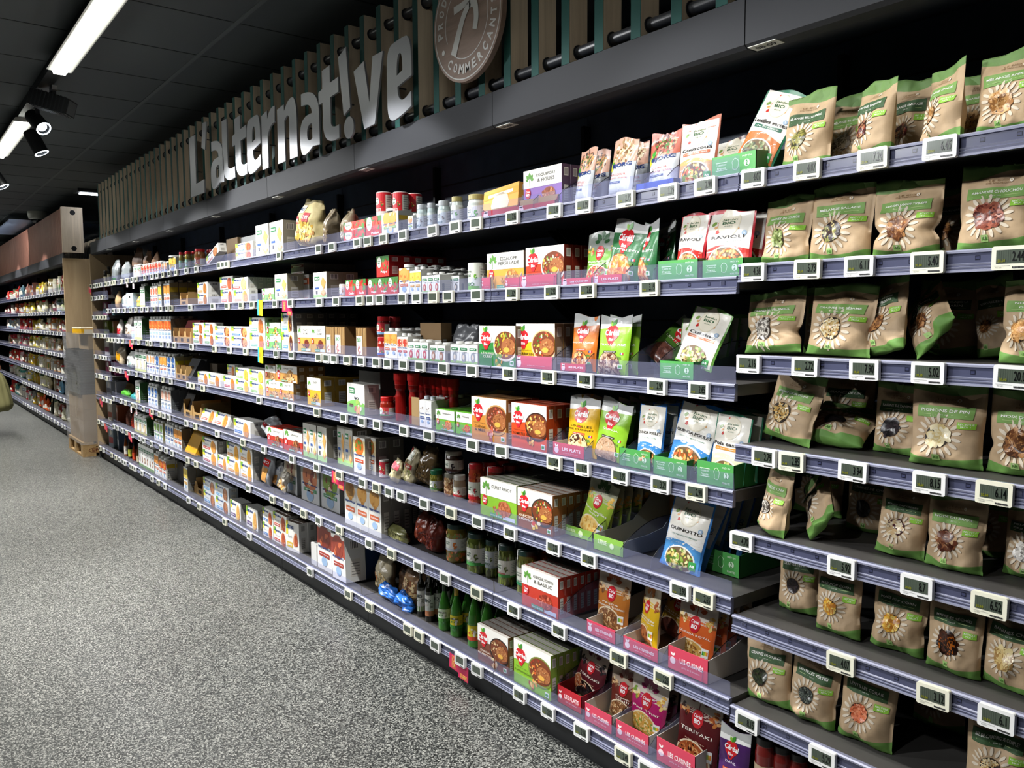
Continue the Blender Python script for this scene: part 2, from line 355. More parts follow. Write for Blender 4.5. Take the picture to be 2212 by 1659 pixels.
# ------------------------------------------------------------------ slat screen above the fascia
def prism_art(mb, pts, y0, y1, col, mat): mb.prism(pts, 'Y', y0, y1, col, mat)
FS = .1415
t = empty('slat_screen', (0, 0, 2.108)); tag(t, 'screen of upright pine slats with teal edges above the shelving', 'slat screen')
mbf = MB(); mbf.box(-.0175, .0175, 0, .07, .0, .502, (.5, .4, .3), 'fin_wood'); mbf.box(-.0177, .0177, -.0012, .0, .0, .502, '#1f4a45', 'matte')
for zz in (.035, .43):
    mbf.tube((.0176, .036, zz), (.0205, .036, zz), .0225, '#202227', 'plastic', 14)
fm = mbf.mesh('slat')
xs = []; x = solveX(1290+4, 2.13, 0)
while x < 1.0: x += FS
while x > -7.2:
    xs.append(x); x -= FS
for i, x in enumerate(xs):
    o = bpy.data.objects.new('slat', fm); COL.objects.link(o); o.parent = t; o.location = (x, 0, 0)
for zz in (.035, .43):
    mbd = MB(); mbd.tube((xs[-1]-.017, .036, zz), (xs[0]+.06, .036, zz), .0175, '#2b2d33', 'plastic', 12, False); mbd.build('dowel', t)
# suspended dark bulkhead behind the slats
mb = MB(); mb.box(-7.3, 1.2, .62, .66, 2.108, ZC, '#14191d', 'matte'); tag(mb.build('bulkhead'), 'dark bulkhead panel standing behind the slat screen', 'panel')
# ------------------------------------------------------------------ lettering
def chaikin(p, n=2):
    for _ in range(n):
        q = [p[0]]
        for a, b_ in zip(p, p[1:]): q += [(a[0]*.75+b_[0]*.25, a[1]*.75+b_[1]*.25), (a[0]*.25+b_[0]*.75, a[1]*.25+b_[1]*.75)]
        q.append(p[-1]); p = q
    return p
def band(pts, wd):
    out = []; n = len(pts)
    for i, p in enumerate(pts):
        a = pts[max(0, i-1)]; b_ = pts[min(n-1, i+1)]; dx, dy = b_[0]-a[0], b_[1]-a[1]; l = math.hypot(dx, dy) or 1
        out.append(((p[0]-dy/l*wd/2, p[1]+dx/l*wd/2), (p[0]+dy/l*wd/2, p[1]-dx/l*wd/2)))
    return out
def stroke3d(mb, pts, wd, y0, y1, col, mat, smooth=True, wds=None):
    if smooth: pts = chaikin(pts)
    bd = band(pts, wd); n = len(bd); vs = []
    for a, b_ in bd: vs += [(a[0], y0, a[1]), (b_[0], y0, b_[1]), (a[0], y1, a[1]), (b_[0], y1, b_[1])]
    fs = []
    for i in range(n-1):
        o = 4*i; fs += [(o, o+1, o+5, o+4), (o+2, o+6, o+7, o+3), (o, o+4, o+6, o+2), (o+1, o+3, o+7, o+5)]
    fs += [(0, 2, 3, 1), (4*n-4, 4*n-3, 4*n-1, 4*n-2)]; mb.add(vs, fs, col, mat)
GL = {'L': [[(0, 1), (.42, 1), (.42, .19), (1, .21), (1, 0), (0, 0)]],
      "'": [[(.35, 1), (1, .97), (.62, 0), (0, .14)]],
      'a': [[(.08, 1), (1.0, 1, 1), (1, .55), (1, .05), (.66, .07), (.32, -.04, 1), (-.02, .0, 1), (-.02, .60, 1), (.42, .61), (.63, .61), (.62, .81, 1), (.08, .80)], [(.63, .45), (.36, .46, 1), (.36, .14, 1), (.63, .20)]],
      'l': [[(0, 1), (.42, 1), (.42, .24), (.48, .16, 1), (.98, .19), (1, .02), (.02, -.06, 1), (0, .30)]],
      't': [[(.20, .98), (.60, 1), (.60, .77), (1, .79), (1, .60), (.60, .58), (.60, .24), (.66, .15, 1), (1, .18), (1, .01), (.22, -.06, 1), (.20, .28), (.20, .56), (0, .55), (0, .72), (.20, .74)]],
      'e': [[(.42, .40), (1, .48), (1.02, 1.04, 1), (.5, 1.04, 1), (0, 1.0, 1), (-.02, .5, 1), (0, -.04, 1), (.5, -.03, 1), (.98, .07), (.96, .27), (.44, .08, 1)], [(.40, .56), (.40, .84, 1), (.64, .86, 1), (.64, .60)]],
      'r': [[(0, .94), (.42, .99), (.44, .84), (.62, 1.02, 1), (1, 1), (.96, .73), (.58, .72, 1), (.44, .54), (.44, 0), (0, 0)]],
      'n': [[(0, .95), (.36, .98), (.38, .86), (.55, 1.03, 1), (1.0, 1.03, 1), (1, .6), (1, 0), (.62, 0), (.62, .72), (.55, .81, 1), (.38, .70), (.38, 0), (0, 0)]],
      '!': [[(.0, .93), (.56, 1), (.79, .33), (.32, .27)], [(.66+.34*math.cos(q*.314), .12+.12*math.sin(q*.314)) for q in range(20)]],
      'v': [[(0, .92), (.36, 1), (.53, .36), (.66, 1.0), (1, 1), (.70, .02), (.34, 0)]]}
def outline(pts):
    out = []; n = len(pts)
    for i, p in enumerate(pts):
        if len(p) < 3: out.append(p); continue
        a = pts[i-1]; c = pts[(i+1) % n]; a = ((a[0]+p[0])/2, (a[1]+p[1])/2) if len(a) > 2 else a; c = ((c[0]+p[0])/2, (c[1]+p[1])/2) if len(c) > 2 else c
        for k in range(1, 9):
            t = k/9; out.append(((1-t)**2*a[0]+2*t*(1-t)*p[0]+t*t*c[0], (1-t)**2*a[1]+2*t*(1-t)*p[1]+t*t*c[1]))
    return out
def filled(polys, w, h, th):
    cu = bpy.data.curves.new('g', 'CURVE'); cu.dimensions = '2D'; cu.fill_mode = 'BOTH'; cu.extrude = th
    for P in polys:
        P = outline(P); sp = cu.splines.new('POLY'); sp.points.add(len(P)-1); sp.use_cyclic_u = True
        for q, p in zip(sp.points, P): q.co = (p[0]*w, p[1]*h, 0, 1)
    o = bpy.data.objects.new('g', cu); me = bpy.data.meshes.new_from_object(o); r = ([(v.co.x, v.co.z, v.co.y) for v in me.vertices], [tuple(p.vertices) for p in me.polygons])
    bpy.data.objects.remove(o); bpy.data.meshes.remove(me); bpy.data.curves.remove(cu); return r
BX = [('L', 118, 225, 880, 1338), ("'", 205, 250, 750, 968), ('a', 283, 385, 880, 1272), ('l', 375, 472, 710, 1225), ('t', 455, 568, 690, 1195), ('e', 572, 680, 715, 1148), ('r', 690, 800, 640, 1118),
      ('n', 815, 970, 577, 1065), ('a', 995, 1148, 485, 995), ('t', 1143, 1303, 292, 922), ('!', 1303, 1418, 145, 875), ('v', 1425, 1660, 228, 810), ('e', 1690, 1885, 98, 712)]
t = empty('sign_lettering', (-2.9, 0, 2.3)); tag(t, "large grey metal letters reading L'alternat!ve mounted on the slats", 'sign')
YL = -.045
for ch, a, b_, c, d in BX:
    a, b_ = 380+a/3.687, 380+b_/3.687; c, d = 60+c/3.687, 60+d/3.687; ym = (c+d)/2
    P = [onY(a, ym, YL), onY(b_, ym, YL)]; x0, x1 = P[0].x, P[1].x
    # top/bottom are read at the corner where the photo shows them
    z1 = solveZ(c, (x0+2*x1)/3 if ch not in 'L' else x0, YL); z0 = solveZ(d, (2*x0+x1)/3 if ch not in "!'" else x1-.02, YL)
    mb = MB(); W_, H_ = x1-x0, z1-z0; vs, fs = filled(GL[ch], W_, H_, .004); mb.add(vs, fs, '#8e8f94', 'sign')
    mb.box(W_*.3, W_*.3+.006, .008, -YL, H_*.4, H_*.4+.006, '#444444', 'sign')
    o = mb.build('letter', t); o.location = (x0+2.9, YL, z0-2.3)
# ------------------------------------------------------------------ round wooden sign
t = empty('round_sign', (-1.075, -.05, 2.352)); tag(t, 'round brown wooden sign with white ring, figure and curved lettering', 'sign')
RS = .200; mb = MB(); mb.tube((0, 0, 0), (0, .018, 0), RS, (.3, .2, .15), 'disc_wood', 56); mb.tube((0, .018, 0), (0, .049, 0), .02, '#333333', 'plastic', 8); mb.build('disc', t)
def ring(mb, r, wd, a0, a1, y, col, mat='sign', n=60):
    vs = []
    for i in range(n+1):
        a = a0+(a1-a0)*i/n; vs += [((r-wd/2)*math.cos(a), y, (r-wd/2)*math.sin(a)), ((r+wd/2)*math.cos(a), y, (r+wd/2)*math.sin(a))]
    mb.add(vs, [(2*i, 2*i+1, 2*i+3, 2*i+2) for i in range(n)], col, mat)
mb = MB(); WT = '#b9b7b3'; ring(mb, .190, .004, 0, 6.2832, -.001, WT); ring(mb, .124, .003, math.radians(232), math.radians(400), -.001, WT); ring(mb, .124, .003, math.radians(60), math.radians(205), -.001, WT)
def arctext(mb, s, r, a0, a1, hh, flip, col=WT):
    n = len(s)
    for i, ch in enumerate(s):
        a = math.radians(a0+(a1-a0)*i/(n-1)); vs, fs = textmesh(ch, .03); wd = hh*{'I': .2, 'M': .95}.get(ch, .72); hg = hh*(1.22 if ch == 'Ç' else 1)
        out = []
        for x, y in vs:
            X = (x-.5)*wd; Y = (y-.5)*hg-(hg-hh)*.5
            if flip: X = -X; Y = -Y
            rr = r+Y; aa = a-X/r; out.append((rr*math.cos(aa), -.0012, rr*math.sin(aa)))
        mb.add(out, fs, col, 'sign')
arctext(mb, 'COMMERÇANTS', .157, 232, 368, .032, True); arctext(mb, 'PRODUITS', .157, 186, 92, .032, False)
mb.tube((.157*math.cos(math.radians(209)), -.002, .157*math.sin(math.radians(209))), (.157*math.cos(math.radians(209)), 0, .157*math.sin(math.radians(209))), .009, WT, 'sign', 14); mb.build('lettering', t)
mb = MB(); Y0, Y1 = -.002, 0
def taper(mb, pts, ws):
    pts = chaikin(pts); bd = []; n = len(pts)
    for i, p in enumerate(pts):
        a = pts[max(0, i-1)]; b_ = pts[min(n-1, i+1)]; dx, dy = b_[0]-a[0], b_[1]-a[1]; l = math.hypot(dx, dy) or 1; wd = ws[0]+(ws[1]-ws[0])*i/(n-1)
        bd += [(p[0]-dy/l*wd/2, Y0, p[1]+dx/l*wd/2), (p[0]+dy/l*wd/2, Y0, p[1]-dx/l*wd/2)]
    mb.add(bd, [(2*i, 2*i+1, 2*i+3, 2*i+2) for i in range(n-1)], WT, 'sign')
taper(mb, [(-.075, -.10), (-.045, -.04), (-.01, .02), (.025, .045)], (.035, .02)); taper(mb, [(.02, .045), (.055, .04), (.062, -.01), (.05, -.045)], (.03, .024))
taper(mb, [(-.07, .045), (.0, .05), (.05, .075), (.085, .115)], (.026, .016)); taper(mb, [(-.01, .085), (.02, .07), (.05, .10)], (.02, .02)); mb.build('figure', t)
# ------------------------------------------------------------------ bay number plates under the fascia
for px, s in ((1652, '08-09'), (1093, '08-08'), (790, '08-07'), (599, '08-06'), (463.5, '08-05'), (366, '08-04'), (291, '08-03'), (235, '08-02')):
    X = solveX(px, 2.0, .015); mb = MB(); a, b_ = .030, .0
    M = lambda x, y, o: ((x-.5)*.075, (1-y)*.036+.006, -.0165-(1-y)*.002-o)
    mb.add([M(0, 0, 0), M(1, 0, 0), M(1, 1, 0), M(0, 1, 0)], [(0, 1, 2, 3)], '#cfcfca', 'matte')
    A = Art(.075, .036); A.text(s, .5, .5, .72, .55, '#3a3a3a', 1); 
    for vs, fs, col, lay, mt in A.items: mb.add([((x-.5)*.075, (1-y)*.036+.006, -.0187) for x, y in vs], fs, col, 'matte')
    mb.box(-.0375, .0375, .006, .042, -.0182, -.0165, '#cfcfca', 'matte')
    o = mb.build('bay_number_plate'); o.location = (X, -.004, 2.009)
    tag(o, 'small white plate reading %s under the fascia edge' % s, 'plate', 'bay number plates')
# ------------------------------------------------------------------ ceiling track, tubes, spot heads
mb = MB(); mb.box(-18.2, .6, TUBE_Y-.035, TUBE_Y+.035, ZC-.05, ZC, '#17191a', 'darkmetal'); tag(mb.build('lighting_track'), 'long black lighting track running along the ceiling over the aisle', 'track')
for i, (a, b_) in enumerate(TUBES):
    t = empty('linear_lamp', (a, TUBE_Y, TUBE_Z)); d = b_-a
    tag(t, ['bright linear lamp on the black track, deep in the aisle', 'bright linear lamp on the black track, deep in the aisle', 'bright linear lamp on the black track, deep in the aisle', 'bright linear lamp on the black track, far beyond the spotlights', 'lit linear lamp at the left picture edge, beyond the spotlights', 'lit linear lamp at upper left, before the spotlights', 'lit linear lamp on the track above the kraft pouches'][i], 'lamp', 'linear lamps on the track')
    mb = MB(); mb.prism([(-.062, -.004), (-.045, .02), (.045, .02), (.062, -.004), (.055, -.006), (-.055, -.006)], 'X', 0, d, '#c9c9c4', 'plastic'); mb.build('housing', t)
    mb = MB(); mb.prism([(-.036, -.006), (.036, -.006), (.028, -.024), (-.028, -.024)], 'X', .004, d-.004, (.93, .95, .86), 'lamp')
    mb.build('diffuser', t)
def spothead(p, tgt, label, long=.15, r=.045, square=False):
    t = empty('track_spotlight', p); tag(t, label, 'spotlight', 'track spotlights')
    q = (Vector(tgt)-Vector(p)).normalized(); e = q.to_track_quat('-Z', 'Y').to_euler()
    mb = MB()
    if square:
        mb.box(-.06, .06, -.045, .045, -.10, .12, '#202224', 'darkmetal')
        for k in range(9): mb.box(-.062, .062, -.05, .05, -.08+k*.022, -.074+k*.022, '#2c2e31', 'darkmetal')
    else:
        mb.lathe([(0, .08), (r*.9, .08), (r, .06), (r, -.075), (r*.82, -.075), (r*.78, -.055), (0, -.055)], '#1a1b1d', 'darkmetal', 24)
    o = mb.build('lamp_body', t); o.rotation_euler = e
    mb = MB()
    if square: mb.box(-.05, .05, -.038, .038, -.102, -.1002, '#55585a', 'plastic')
    else:
        mb.lathe([(r*.98, -.0755), (r*.80, -.0757)], (.8, .9, 1), 'lens', 24); mb.lathe([(r*.6, -.06), (0, -.0602)], (.8, .9, 1), 'lens', 16)
    o = mb.build('lens', t); o.rotation_euler = e
    mb = MB(); mb.box(-.012, .012, -.012, .012, .03, ZC-.05-p[2], '#26282a', 'darkmetal'); mb.box(-.05, .05, -.014, .014, ZC-.075-p[2], ZC-.05-p[2], '#8d8f90', 'plastic'); mb.build('bracket', t)
SL = ['round black spotlight below the track, lens facing down right, upper of pair', 'round black spotlight low behind the upper one, lens facing down', 'round black spotlight beside the lower one on the track', 'round black spotlight at the left picture edge', 'round black spotlight on the track over the ready meal bay', 'round black spotlight on the track near the kraft bay', 'round black spotlight on the track over the far run', 'round black spotlight at the far end of the track']
PX = [onY(72, 190, TUBE_Y), onY(88, 232, TUBE_Y+.04)]
spothead((-4.72, -.80, 2.60), (-3.6, -.3, 1.6), SL[0]); spothead((-4.98, -.78, 2.52), (-4.6, -.1, .9), SL[1])
spothead((-6.95, -.80, 2.55), (-6.5, -.1, 1.2), SL[3])
spothead((-4.3, -.77, 2.63), (-3.7, .2, 2.3), 'square black flood lamp with cooling fins, hung between linear lamp and spotlights', square=True)
for k in (4, 5, 6, 7): spothead(SPOTS[k][0], SPOTS[k][1], SL[k])
mb = MB(); mb.box(-7.0, 1.2, -2.435, -2.365, ZC-.05, ZC, '#17191a', 'darkmetal'); tag(mb.build('lighting_track'), 'second black lighting track, above the middle of the aisle', 'track')
for k in (8, 9, 10, 11, 12): spothead(SPOTS[k][0], SPOTS[k][1], 'round black spotlight on the second track over the aisle middle')
t = empty('ceiling_lamp', (-9.0, .2, ZC)); pq = ray(192, 419); pt = CAM+pq*((ZC-.04-CAM.z)/pq.z); t.location = (pt.x, pt.y, ZC)
tag(t, 'short lit ceiling lamp beyond the slat screen end', 'lamp'); mb = MB(); mb.box(-.12, .12, -.13, .75, -.035, 0, '#202225', 'darkmetal'); mb.build('housing', t)
mb = MB(); mb.box(-.05, .05, -.09, .7, -.045, -.0352, (.85, .9, 1), 'lamp'); mb.build('diffuser', t)
# dome camera
pq = ray(81, 466); pt = CAM+pq*((ZC-.05-CAM.z)/pq.z); t = empty('dome_camera', (pt.x, pt.y, ZC)); tag(t, 'white dome security camera on the dark ceiling', 'camera')
k = .115; mb = MB(); mb.lathe([(0, 0), (k, 0), (k*1.02, -.03), (k*.92, -.09)], '#8f8f86', 'plastic', 24); mb.build('housing', t)
mb = MB(); mb.lathe([(k*.92, -.09), (k*.7, -.10), (k*.66, -.12), (k*.45, -.145), (0, -.155)], ['#b5b5ac', '#1a1c20', '#1a1c20', '#1a1c20'], 'jarglass', 20); mb.build('dome', t)
# corrugated light metal canopy in the far part of the shop
t = empty('metal_canopy', (-12.3, .5, 2.66)); tag(t, 'corrugated light metal canopy hanging far down the shop', 'canopy')
mb = MB(); pr = []
for i in range(26): pr.append((-1.1+i*.08, .03 if i % 2 else 0))
for i in range(25): mb.add([(pr[i][0], -.75, pr[i][1]), (pr[i+1][0], -.75, pr[i+1][1]), (pr[i+1][0], 6, pr[i+1][1]), (pr[i][0], 6, pr[i][1])], [(0, 1, 2, 3)], '#8fa0b4', 'steel')
mb.build('corrugated_sheet', t)
# ------------------------------------------------------------------ far run (same line, beyond the gap)
LX1 = -9.1; i = 0; x = LX1
while x > -18.5:
    lb = 'shelving bay of the far run, %s' % ['next to the oak end panel', 'second from the oak end panel', 'third from the oak end panel', 'behind the hanging bag', 'just inside the left picture edge', 'in the far run past the picture edge', 'in the far run past the picture edge', 'in the far run past the picture edge', 'in the far run past the picture edge', 'in the far run past the picture edge'][i]
    bay(x-1, x, RLF, lb, slots=False); x -= 1; i += 1
t = empty('oak_end_panel', (LX1, 0, 0)); tag(t, 'tall oak veneer end panel of the far run behind the pallet', 'panel')
mb = MB(); mb.box(.002, .028, -.012, .95, .0, 2.05, (.5, .4, .3), 'panel_oak'); mb.build('panel', t)
t = empty('reddish_slat_screen', (LX1, 0, 2.112)); tag(t, 'screen of narrow reddish brown slats above the far run', 'slat screen')
mbf = MB(); mbf.box(-.03, .03, .01, .06, 0, .5, (.4, .2, .2), 'red_wood'); mbf.box(-.038, -.03, .03, .06, 0, .5, '#2a1d1a', 'matte'); fm = mbf.mesh('slat')
for k in range(96):
    o = bpy.data.objects.new('slat', fm); COL.objects.link(o); o.parent = t; o.location = (-.06-k*.074, 0, 0)
mb = MB(); mb.box(-.03, .03, -.01, .20, .0, .5, (.5, .4, .3), 'fin_wood')
for zz in (.045, .44): mb.tube((.028, .10, zz), (.0305, .10, zz), .028, '#17181b', 'plastic', 16)
o = mb.build('end_slat', t); o['label'] = 'wide pale pine end slat with two dark dowel holes'; o.location = (.04, 0, 0)
# other aisle's screen seen through the gap
t = empty('far_slat_screen', (0, 1.03, 2.06)); tag(t, 'pale slat screen of the next aisle seen through the gap', 'slat screen')
mb0 = MB(); mb0.box(-.045, .045, 0, .07, 0, .55, (.5, .5, .5), 'fin_wood'); fm = mb0.mesh('slat')
for k in range(26):
    o = bpy.data.objects.new('slat', fm); COL.objects.link(o); o.parent = t; o.location = (-12.0-k*.14, 0, 0)
mb = MB(); mb.box(-15.7, -11.9, -.02, .0, -.08, .02, '#6a6b6d', 'darkmetal'); mb.build('fascia', t)
for hx_ in (-12.2, -13.8, -15.4): mb = MB(); mb.tube((hx_, .035, .55), (hx_, .035, ZC-2.06), .004, '#333333', 'plastic', 6); mb.build('hanger', t)
spot('slat_beam', (-12.6, .5, 2.72), (-13.5, 1.05, 2.4), 70, 70, .1, .03)
spot('slat_beam', (-11.2, -.80, 2.66), (-12.4, .0, 2.32), 80, 40, .1, .03)
# ------------------------------------------------------------------ pallet with wrapped boxes
PX0, PX1, PY0, PY1 = -8.50, -7.72, -.13, .48
t = empty('wooden_pallet', ((PX0+PX1)/2, (PY0+PY1)/2, 0)); tag(t, 'wooden pallet on the floor under the wrapped cartons', 'pallet'); hx, hy = (PX1-PX0)/2, (PY1-PY0)/2
mb = MB()
for k in range(5): mb.box(-hx, hx, -hy+k*(2*hy-.1)/4, -hy+.1+k*(2*hy-.1)/4, .122, .144, (.5, .4, .3), 'pallet_wood')
for k in (-hx, -.05, hx-.1): mb.box(k, k+.1, -hy, hy, .10, .122, (.5, .4, .3), 'pallet_wood')
for k in (-hx, -.05, hx-.1):
    for j in (-hy, -.06, hy-.12): mb.box(k, k+.1, j, j+.12, .02, .10, (.5, .4, .3), 'pallet_wood')
for j in (-hy, -.06, hy-.12): mb.box(-hx, hx, j, j+.12, 0, .02, (.5, .4, .3), 'pallet_wood')
A = Art(.3, .1); A.ell(.5, .5, .38, '#5a2c1c', 1, ry=.13); A.ell(.5, .5, .35, '#97794d', 2, ry=.115); A.text('EPAL', .5, .5, .5, .45, '#5a2c1c', 3)
A.put(mb, lambda x, y, o: (hx+o, -hy+.02+x*.26, .025+y*.075)); mb.build('deck', t)
def carton(x0, x1, y0, y1, z0, z1, col, label, name='cardboard_box', mat='matte', tape=True, sticker=False, group=None, wr=False):
    t = empty(name, ((x0+x1)/2, (y0+y1)/2, z0)); tag(t, label, 'box', group); a, b_, h = (x1-x0)/2-.002, (y1-y0)/2-.002, z1-z0-.001
    mb = MB(); mb.box(-a, a, -b_, b_, 0, h, col, mat); mb.build('box', t)
    if tape:
        mb = MB(); mb.box(-.025, .025, -b_-.001, b_+.001, h*.0, h+.001, '#a98d62', 'film'); mb.box(a, a+.001, -.025, .025, h*.4, h, '#a98d62', 'film'); mb.build('tape', t)
    if sticker:
        mb = MB(); mb.box(a+.001, a+.002, b_-.24, b_-.05, h*.25, h*.85, '#b5ada0', 'matte')
        for k in range(4): mb.box(a+.002, a+.0025, b_-.22, b_-.08, h*(.72-.09*k), h*(.75-.09*k), '#777777', 'matte')
        mb.box(a+.002, a+.0025, b_-.14, b_-.08, h*.3, h*.42, '#333333', 'matte'); mb.build('sticker', t)
    return t
CB = '#8a7457'; g = None
carton(PX0+.03, PX1-.02, PY0+.02, PY1, .146, .36, CB, 'bottom cardboard box on the pallet under plastic film', tape=False)
carton(PX0+.03, PX1-.02, PY0+.02, PY1, .36, .47, CB, 'flat cardboard box above the bottom one on the pallet', sticker=False)
carton(PX0+.03, PX1-.02, PY0+.02, PY1, .47, .62, CB, 'cardboard box with white address sticker on the pallet', sticker=True, tape=False)
for k, (zb, l) in enumerate([(.62, 'lowest of four black crates on the pallet'), (.74, 'second black crate from below on the pallet'), (.86, 'third black crate from below on the pallet'), (.97, 'topmost of four black crates on the pallet')]):
    t = empty('black_crate', ((PX0+PX1)/2, (PY0+PY1)/2-.01, zb)); tag(t, l, 'crate', 'black crates on the pallet'); mb = MB(); zt = [.74, .86, .97, 1.065][k]-zb-.001
    mb.box(-hx+.02, hx-.02, -hy+.02, hy-.02, 0, zt, '#2b2f33', 'wrap')
    for q in range(4): mb.box(-hx+.014, hx-.014, -hy+.014, hy-.014, zt*(.1+.24*q), zt*(.16+.24*q), '#363b40', 'wrap')
    mb.build('crate_body', t); mb = MB(); mb.box(-hx+.01, hx-.01, -hy+.01, hy-.01, zt-.012, zt, '#23272a', 'wrap'); mb.build('rim', t)
carton(PX0+.25, PX1-.04, PY0+.10, PY1, 1.066, 1.222, '#86704f', 'upper cardboard box standing on the black crates', tape=False)
t = empty('yellow_carton', (PX1-.26, .17, 1.223)); tag(t, 'flat yellow and white carton on top of the pallet stack', 'carton'); mb = MB()
mb.box(-.24, .24, -.26, .26, 0, .055, '#e8e0c8', 'card', {'R': '#d9a512', 'F': '#d9a512'}); mb.box(-.242, .242, -.262, .262, .052, .064, '#f4ead0', 'card')
A = Art(.5, .055); A.rect(.05, .0, .3, .9, '#d8d4c4', 1); A.ell(.72, .45, .06, '#9a4a1c', 2, ry=.035); A.text('extra', .72, .45, .09, .4, '#e7c44a', 3)
A.put(mb, lambda x, y, o: (.24+o, -.26+x*.52, y*.05)); mb.build('carton_body', t)
# wrinkled stretch film round the load
mb = MB(); NN = 40; ZS = 34; rd = random.Random(4); vs = []; per = []
cx, cy = (PX0+PX1)/2, (PY0+PY1)/2
for i in range(NN):
    s = i/NN*4; k = int(s); f = s-k; e1 = [(-1, -1), (1, -1), (1, 1), (-1, 1)][k]; e2 = [(1, -1), (1, 1), (-1, 1), (-1, -1)][k]
    per.append((e1[0]+(e2[0]-e1[0])*f, e1[1]+(e2[1]-e1[1])*f))
for j in range(ZS+1):
    z = .12+(1.235-.12)*j/ZS
    for i, (a, b_) in enumerate(per):
        nz = noise.noise(Vector((i*.55, j*.33+i*.2, 1)))*.012+noise.noise(Vector((i*1.3, j*.9, 5)))*.006
        k = 1.0+(.012 if j > 1 else 0); vs.append((cx+a*(hx+.008+nz*k), cy+b_*(hy+.008+nz*k), z))
fs = [(j*NN+i, j*NN+(i+1) % NN, (j+1)*NN+(i+1) % NN, (j+1)*NN+i) for j in range(ZS) for i in range(NN)]
mb.add(vs, fs, (.8, .8, .8), 'wrapfilm', True); o = mb.build('stretch_film'); tag(o, 'wrinkled clear stretch film wound round the pallet load', 'film')
# ------------------------------------------------------------------ shopper with a cloth bag (hand and bag reach into the frame)
def skin(name, pts, edges, mat, col, parent=None, sub=2, root=0):
    me = bpy.data.meshes.new(name); me.from_pydata([p[:3] for p in pts], edges, []); o = bpy.data.objects.new(name, me); COL.objects.link(o)
    m = o.modifiers.new('s', 'SKIN'); m.use_smooth_shade = True
    lay = me.skin_vertices[0].data if me.skin_vertices else None
    if lay is None: me.skin_vertices.new() if hasattr(me.skin_vertices, 'new') else None; lay = me.skin_vertices[0].data
    for i, p in enumerate(pts):
        r = p[3] if isinstance(p[3], tuple) else (p[3], p[3]); lay[i].radius = r; lay[i].use_root = (i == root)
    s = o.modifiers.new('d', 'SUBSURF'); s.levels = sub; s.render_levels = sub
    dg = bpy.context.evaluated_depsgraph_get(); dg.update(); ev = bpy.data.meshes.new_from_object(o.evaluated_get(dg)); o.modifiers.clear(); o.data = ev
    ev.materials.clear(); ev.materials.append(MATS[mat]); at = ev.attributes.get('col') or ev.attributes.new('col', 'FLOAT_COLOR', 'FACE')
    at.data.foreach_set('color', list((*L(col), 1.0))*len(ev.polygons)); ev.polygons.foreach_set('use_smooth', [True]*len(ev.polygons)); ev.update()
    if parent: o.parent = parent
    return o
HB = Vector((-10.15, -.575, .785))          # grip point
t = empty('person', (-10.25, -.83, 0)); tag(t, 'person in dark clothes walking away, holding a green cloth bag', 'person')
B0 = Vector((-10.25, -.83, 0))
def rel(p): return (p[0], p[1], p[2])
# facing -X; right hand on the +y side
body = [(0, 0, .95, (.15, .12)), (0, 0, 1.12, (.14, .11)), (0, 0, 1.30, (.17, .12)), (0, 0, 1.43, (.15, .10)), (0, 0, 1.50, .055), (-.01, 0, 1.56, .055), (-.015, 0, 1.64, (.085, .075)), (-.01, 0, 1.72, (.08, .075)),
        (0, .17, 1.41, .06), (.01, .23, 1.15, .045), (.05, .25, .92, .034), (.085, .252, .845, .026), (0, -.17, 1.41, .06), (0, -.23, 1.15, .045), (-.08, -.24, .93, .032), (-.1, -.24, .86, .026),
        (0, .09, .88, .09), (-.14, .09, .50, .062), (-.08, .09, .10, .042), (-.2, .09, .045, .035), (0, -.09, .88, .09), (.1, -.09, .50, .06), (.28, -.09, .13, .04), (.2, -.09, .045, .035)]
ed = [(0, 1), (1, 2), (2, 3), (3, 4), (4, 5), (5, 6), (6, 7), (3, 8), (8, 9), (9, 10), (10, 11), (3, 12), (12, 13), (13, 14), (14, 15), (0, 16), (16, 17), (17, 18), (18, 19), (0, 20), (20, 21), (21, 22), (22, 23)]
ob = skin('body', body, ed, 'matte', '#5b3a2a', t)
# clothes colour by height on the same continuous body
me = ob.data; at = me.attributes['col']; fl = []
for p in me.polygons:
    z = p.center.z; y = abs(p.center.y)
    c = '#5b3a2a' if z > 1.49 or (y > .2 and z < .90) else ('#22252b' if z > .92 or y > .19 else ('#1c2233' if z > .09 else '#2a2523'))
    fl += [*L(c), 1.0]
at.data.foreach_set('color', fl)
mb = MB()
for i in range(14):
    for j in range(8): pass
ob = skin('hair', [(.02, 0, 1.60, .085), (.01, 0, 1.70, .098), (0, 0, 1.76, .07)], [(0, 1), (1, 2)], 'matte', '#15110e', t)
mb = MB()
for s in (-1, 1): mb.tube((-.088, .03*s, 1.655), (-.094, .03*s, 1.655), .008, '#f0ece6', 'plastic', 8); mb.tube((-.094, .03*s, 1.655), (-.0955, .03*s, 1.655), .004, '#20150f', 'plastic', 8)
mb.prism([(-.085, 1.66), (-.112, 1.62), (-.085, 1.612)], 'Y', -.011, .011, '#5b3a2a', 'matte') if 0 else None
mb.add([(-.085, -.008, 1.66), (-.085, .008, 1.66), (-.112, -.012, 1.618), (-.112, .012, 1.618), (-.08, 0, 1.608)], [(0, 1, 3, 2), (2, 3, 4), (0, 2, 4), (1, 4, 3)], '#5b3a2a', 'matte', True)
mb.box(-.092, -.086, -.022, .022, 1.586, 1.592, '#4a2420', 'matte'); mb.build('face', t)
palm = [(.085, .252, .845, .026), (.095, .255, .80, (.036, .02)), (.098, .256, .775, (.034, .018))]
pe = [(0, 1), (1, 2)]
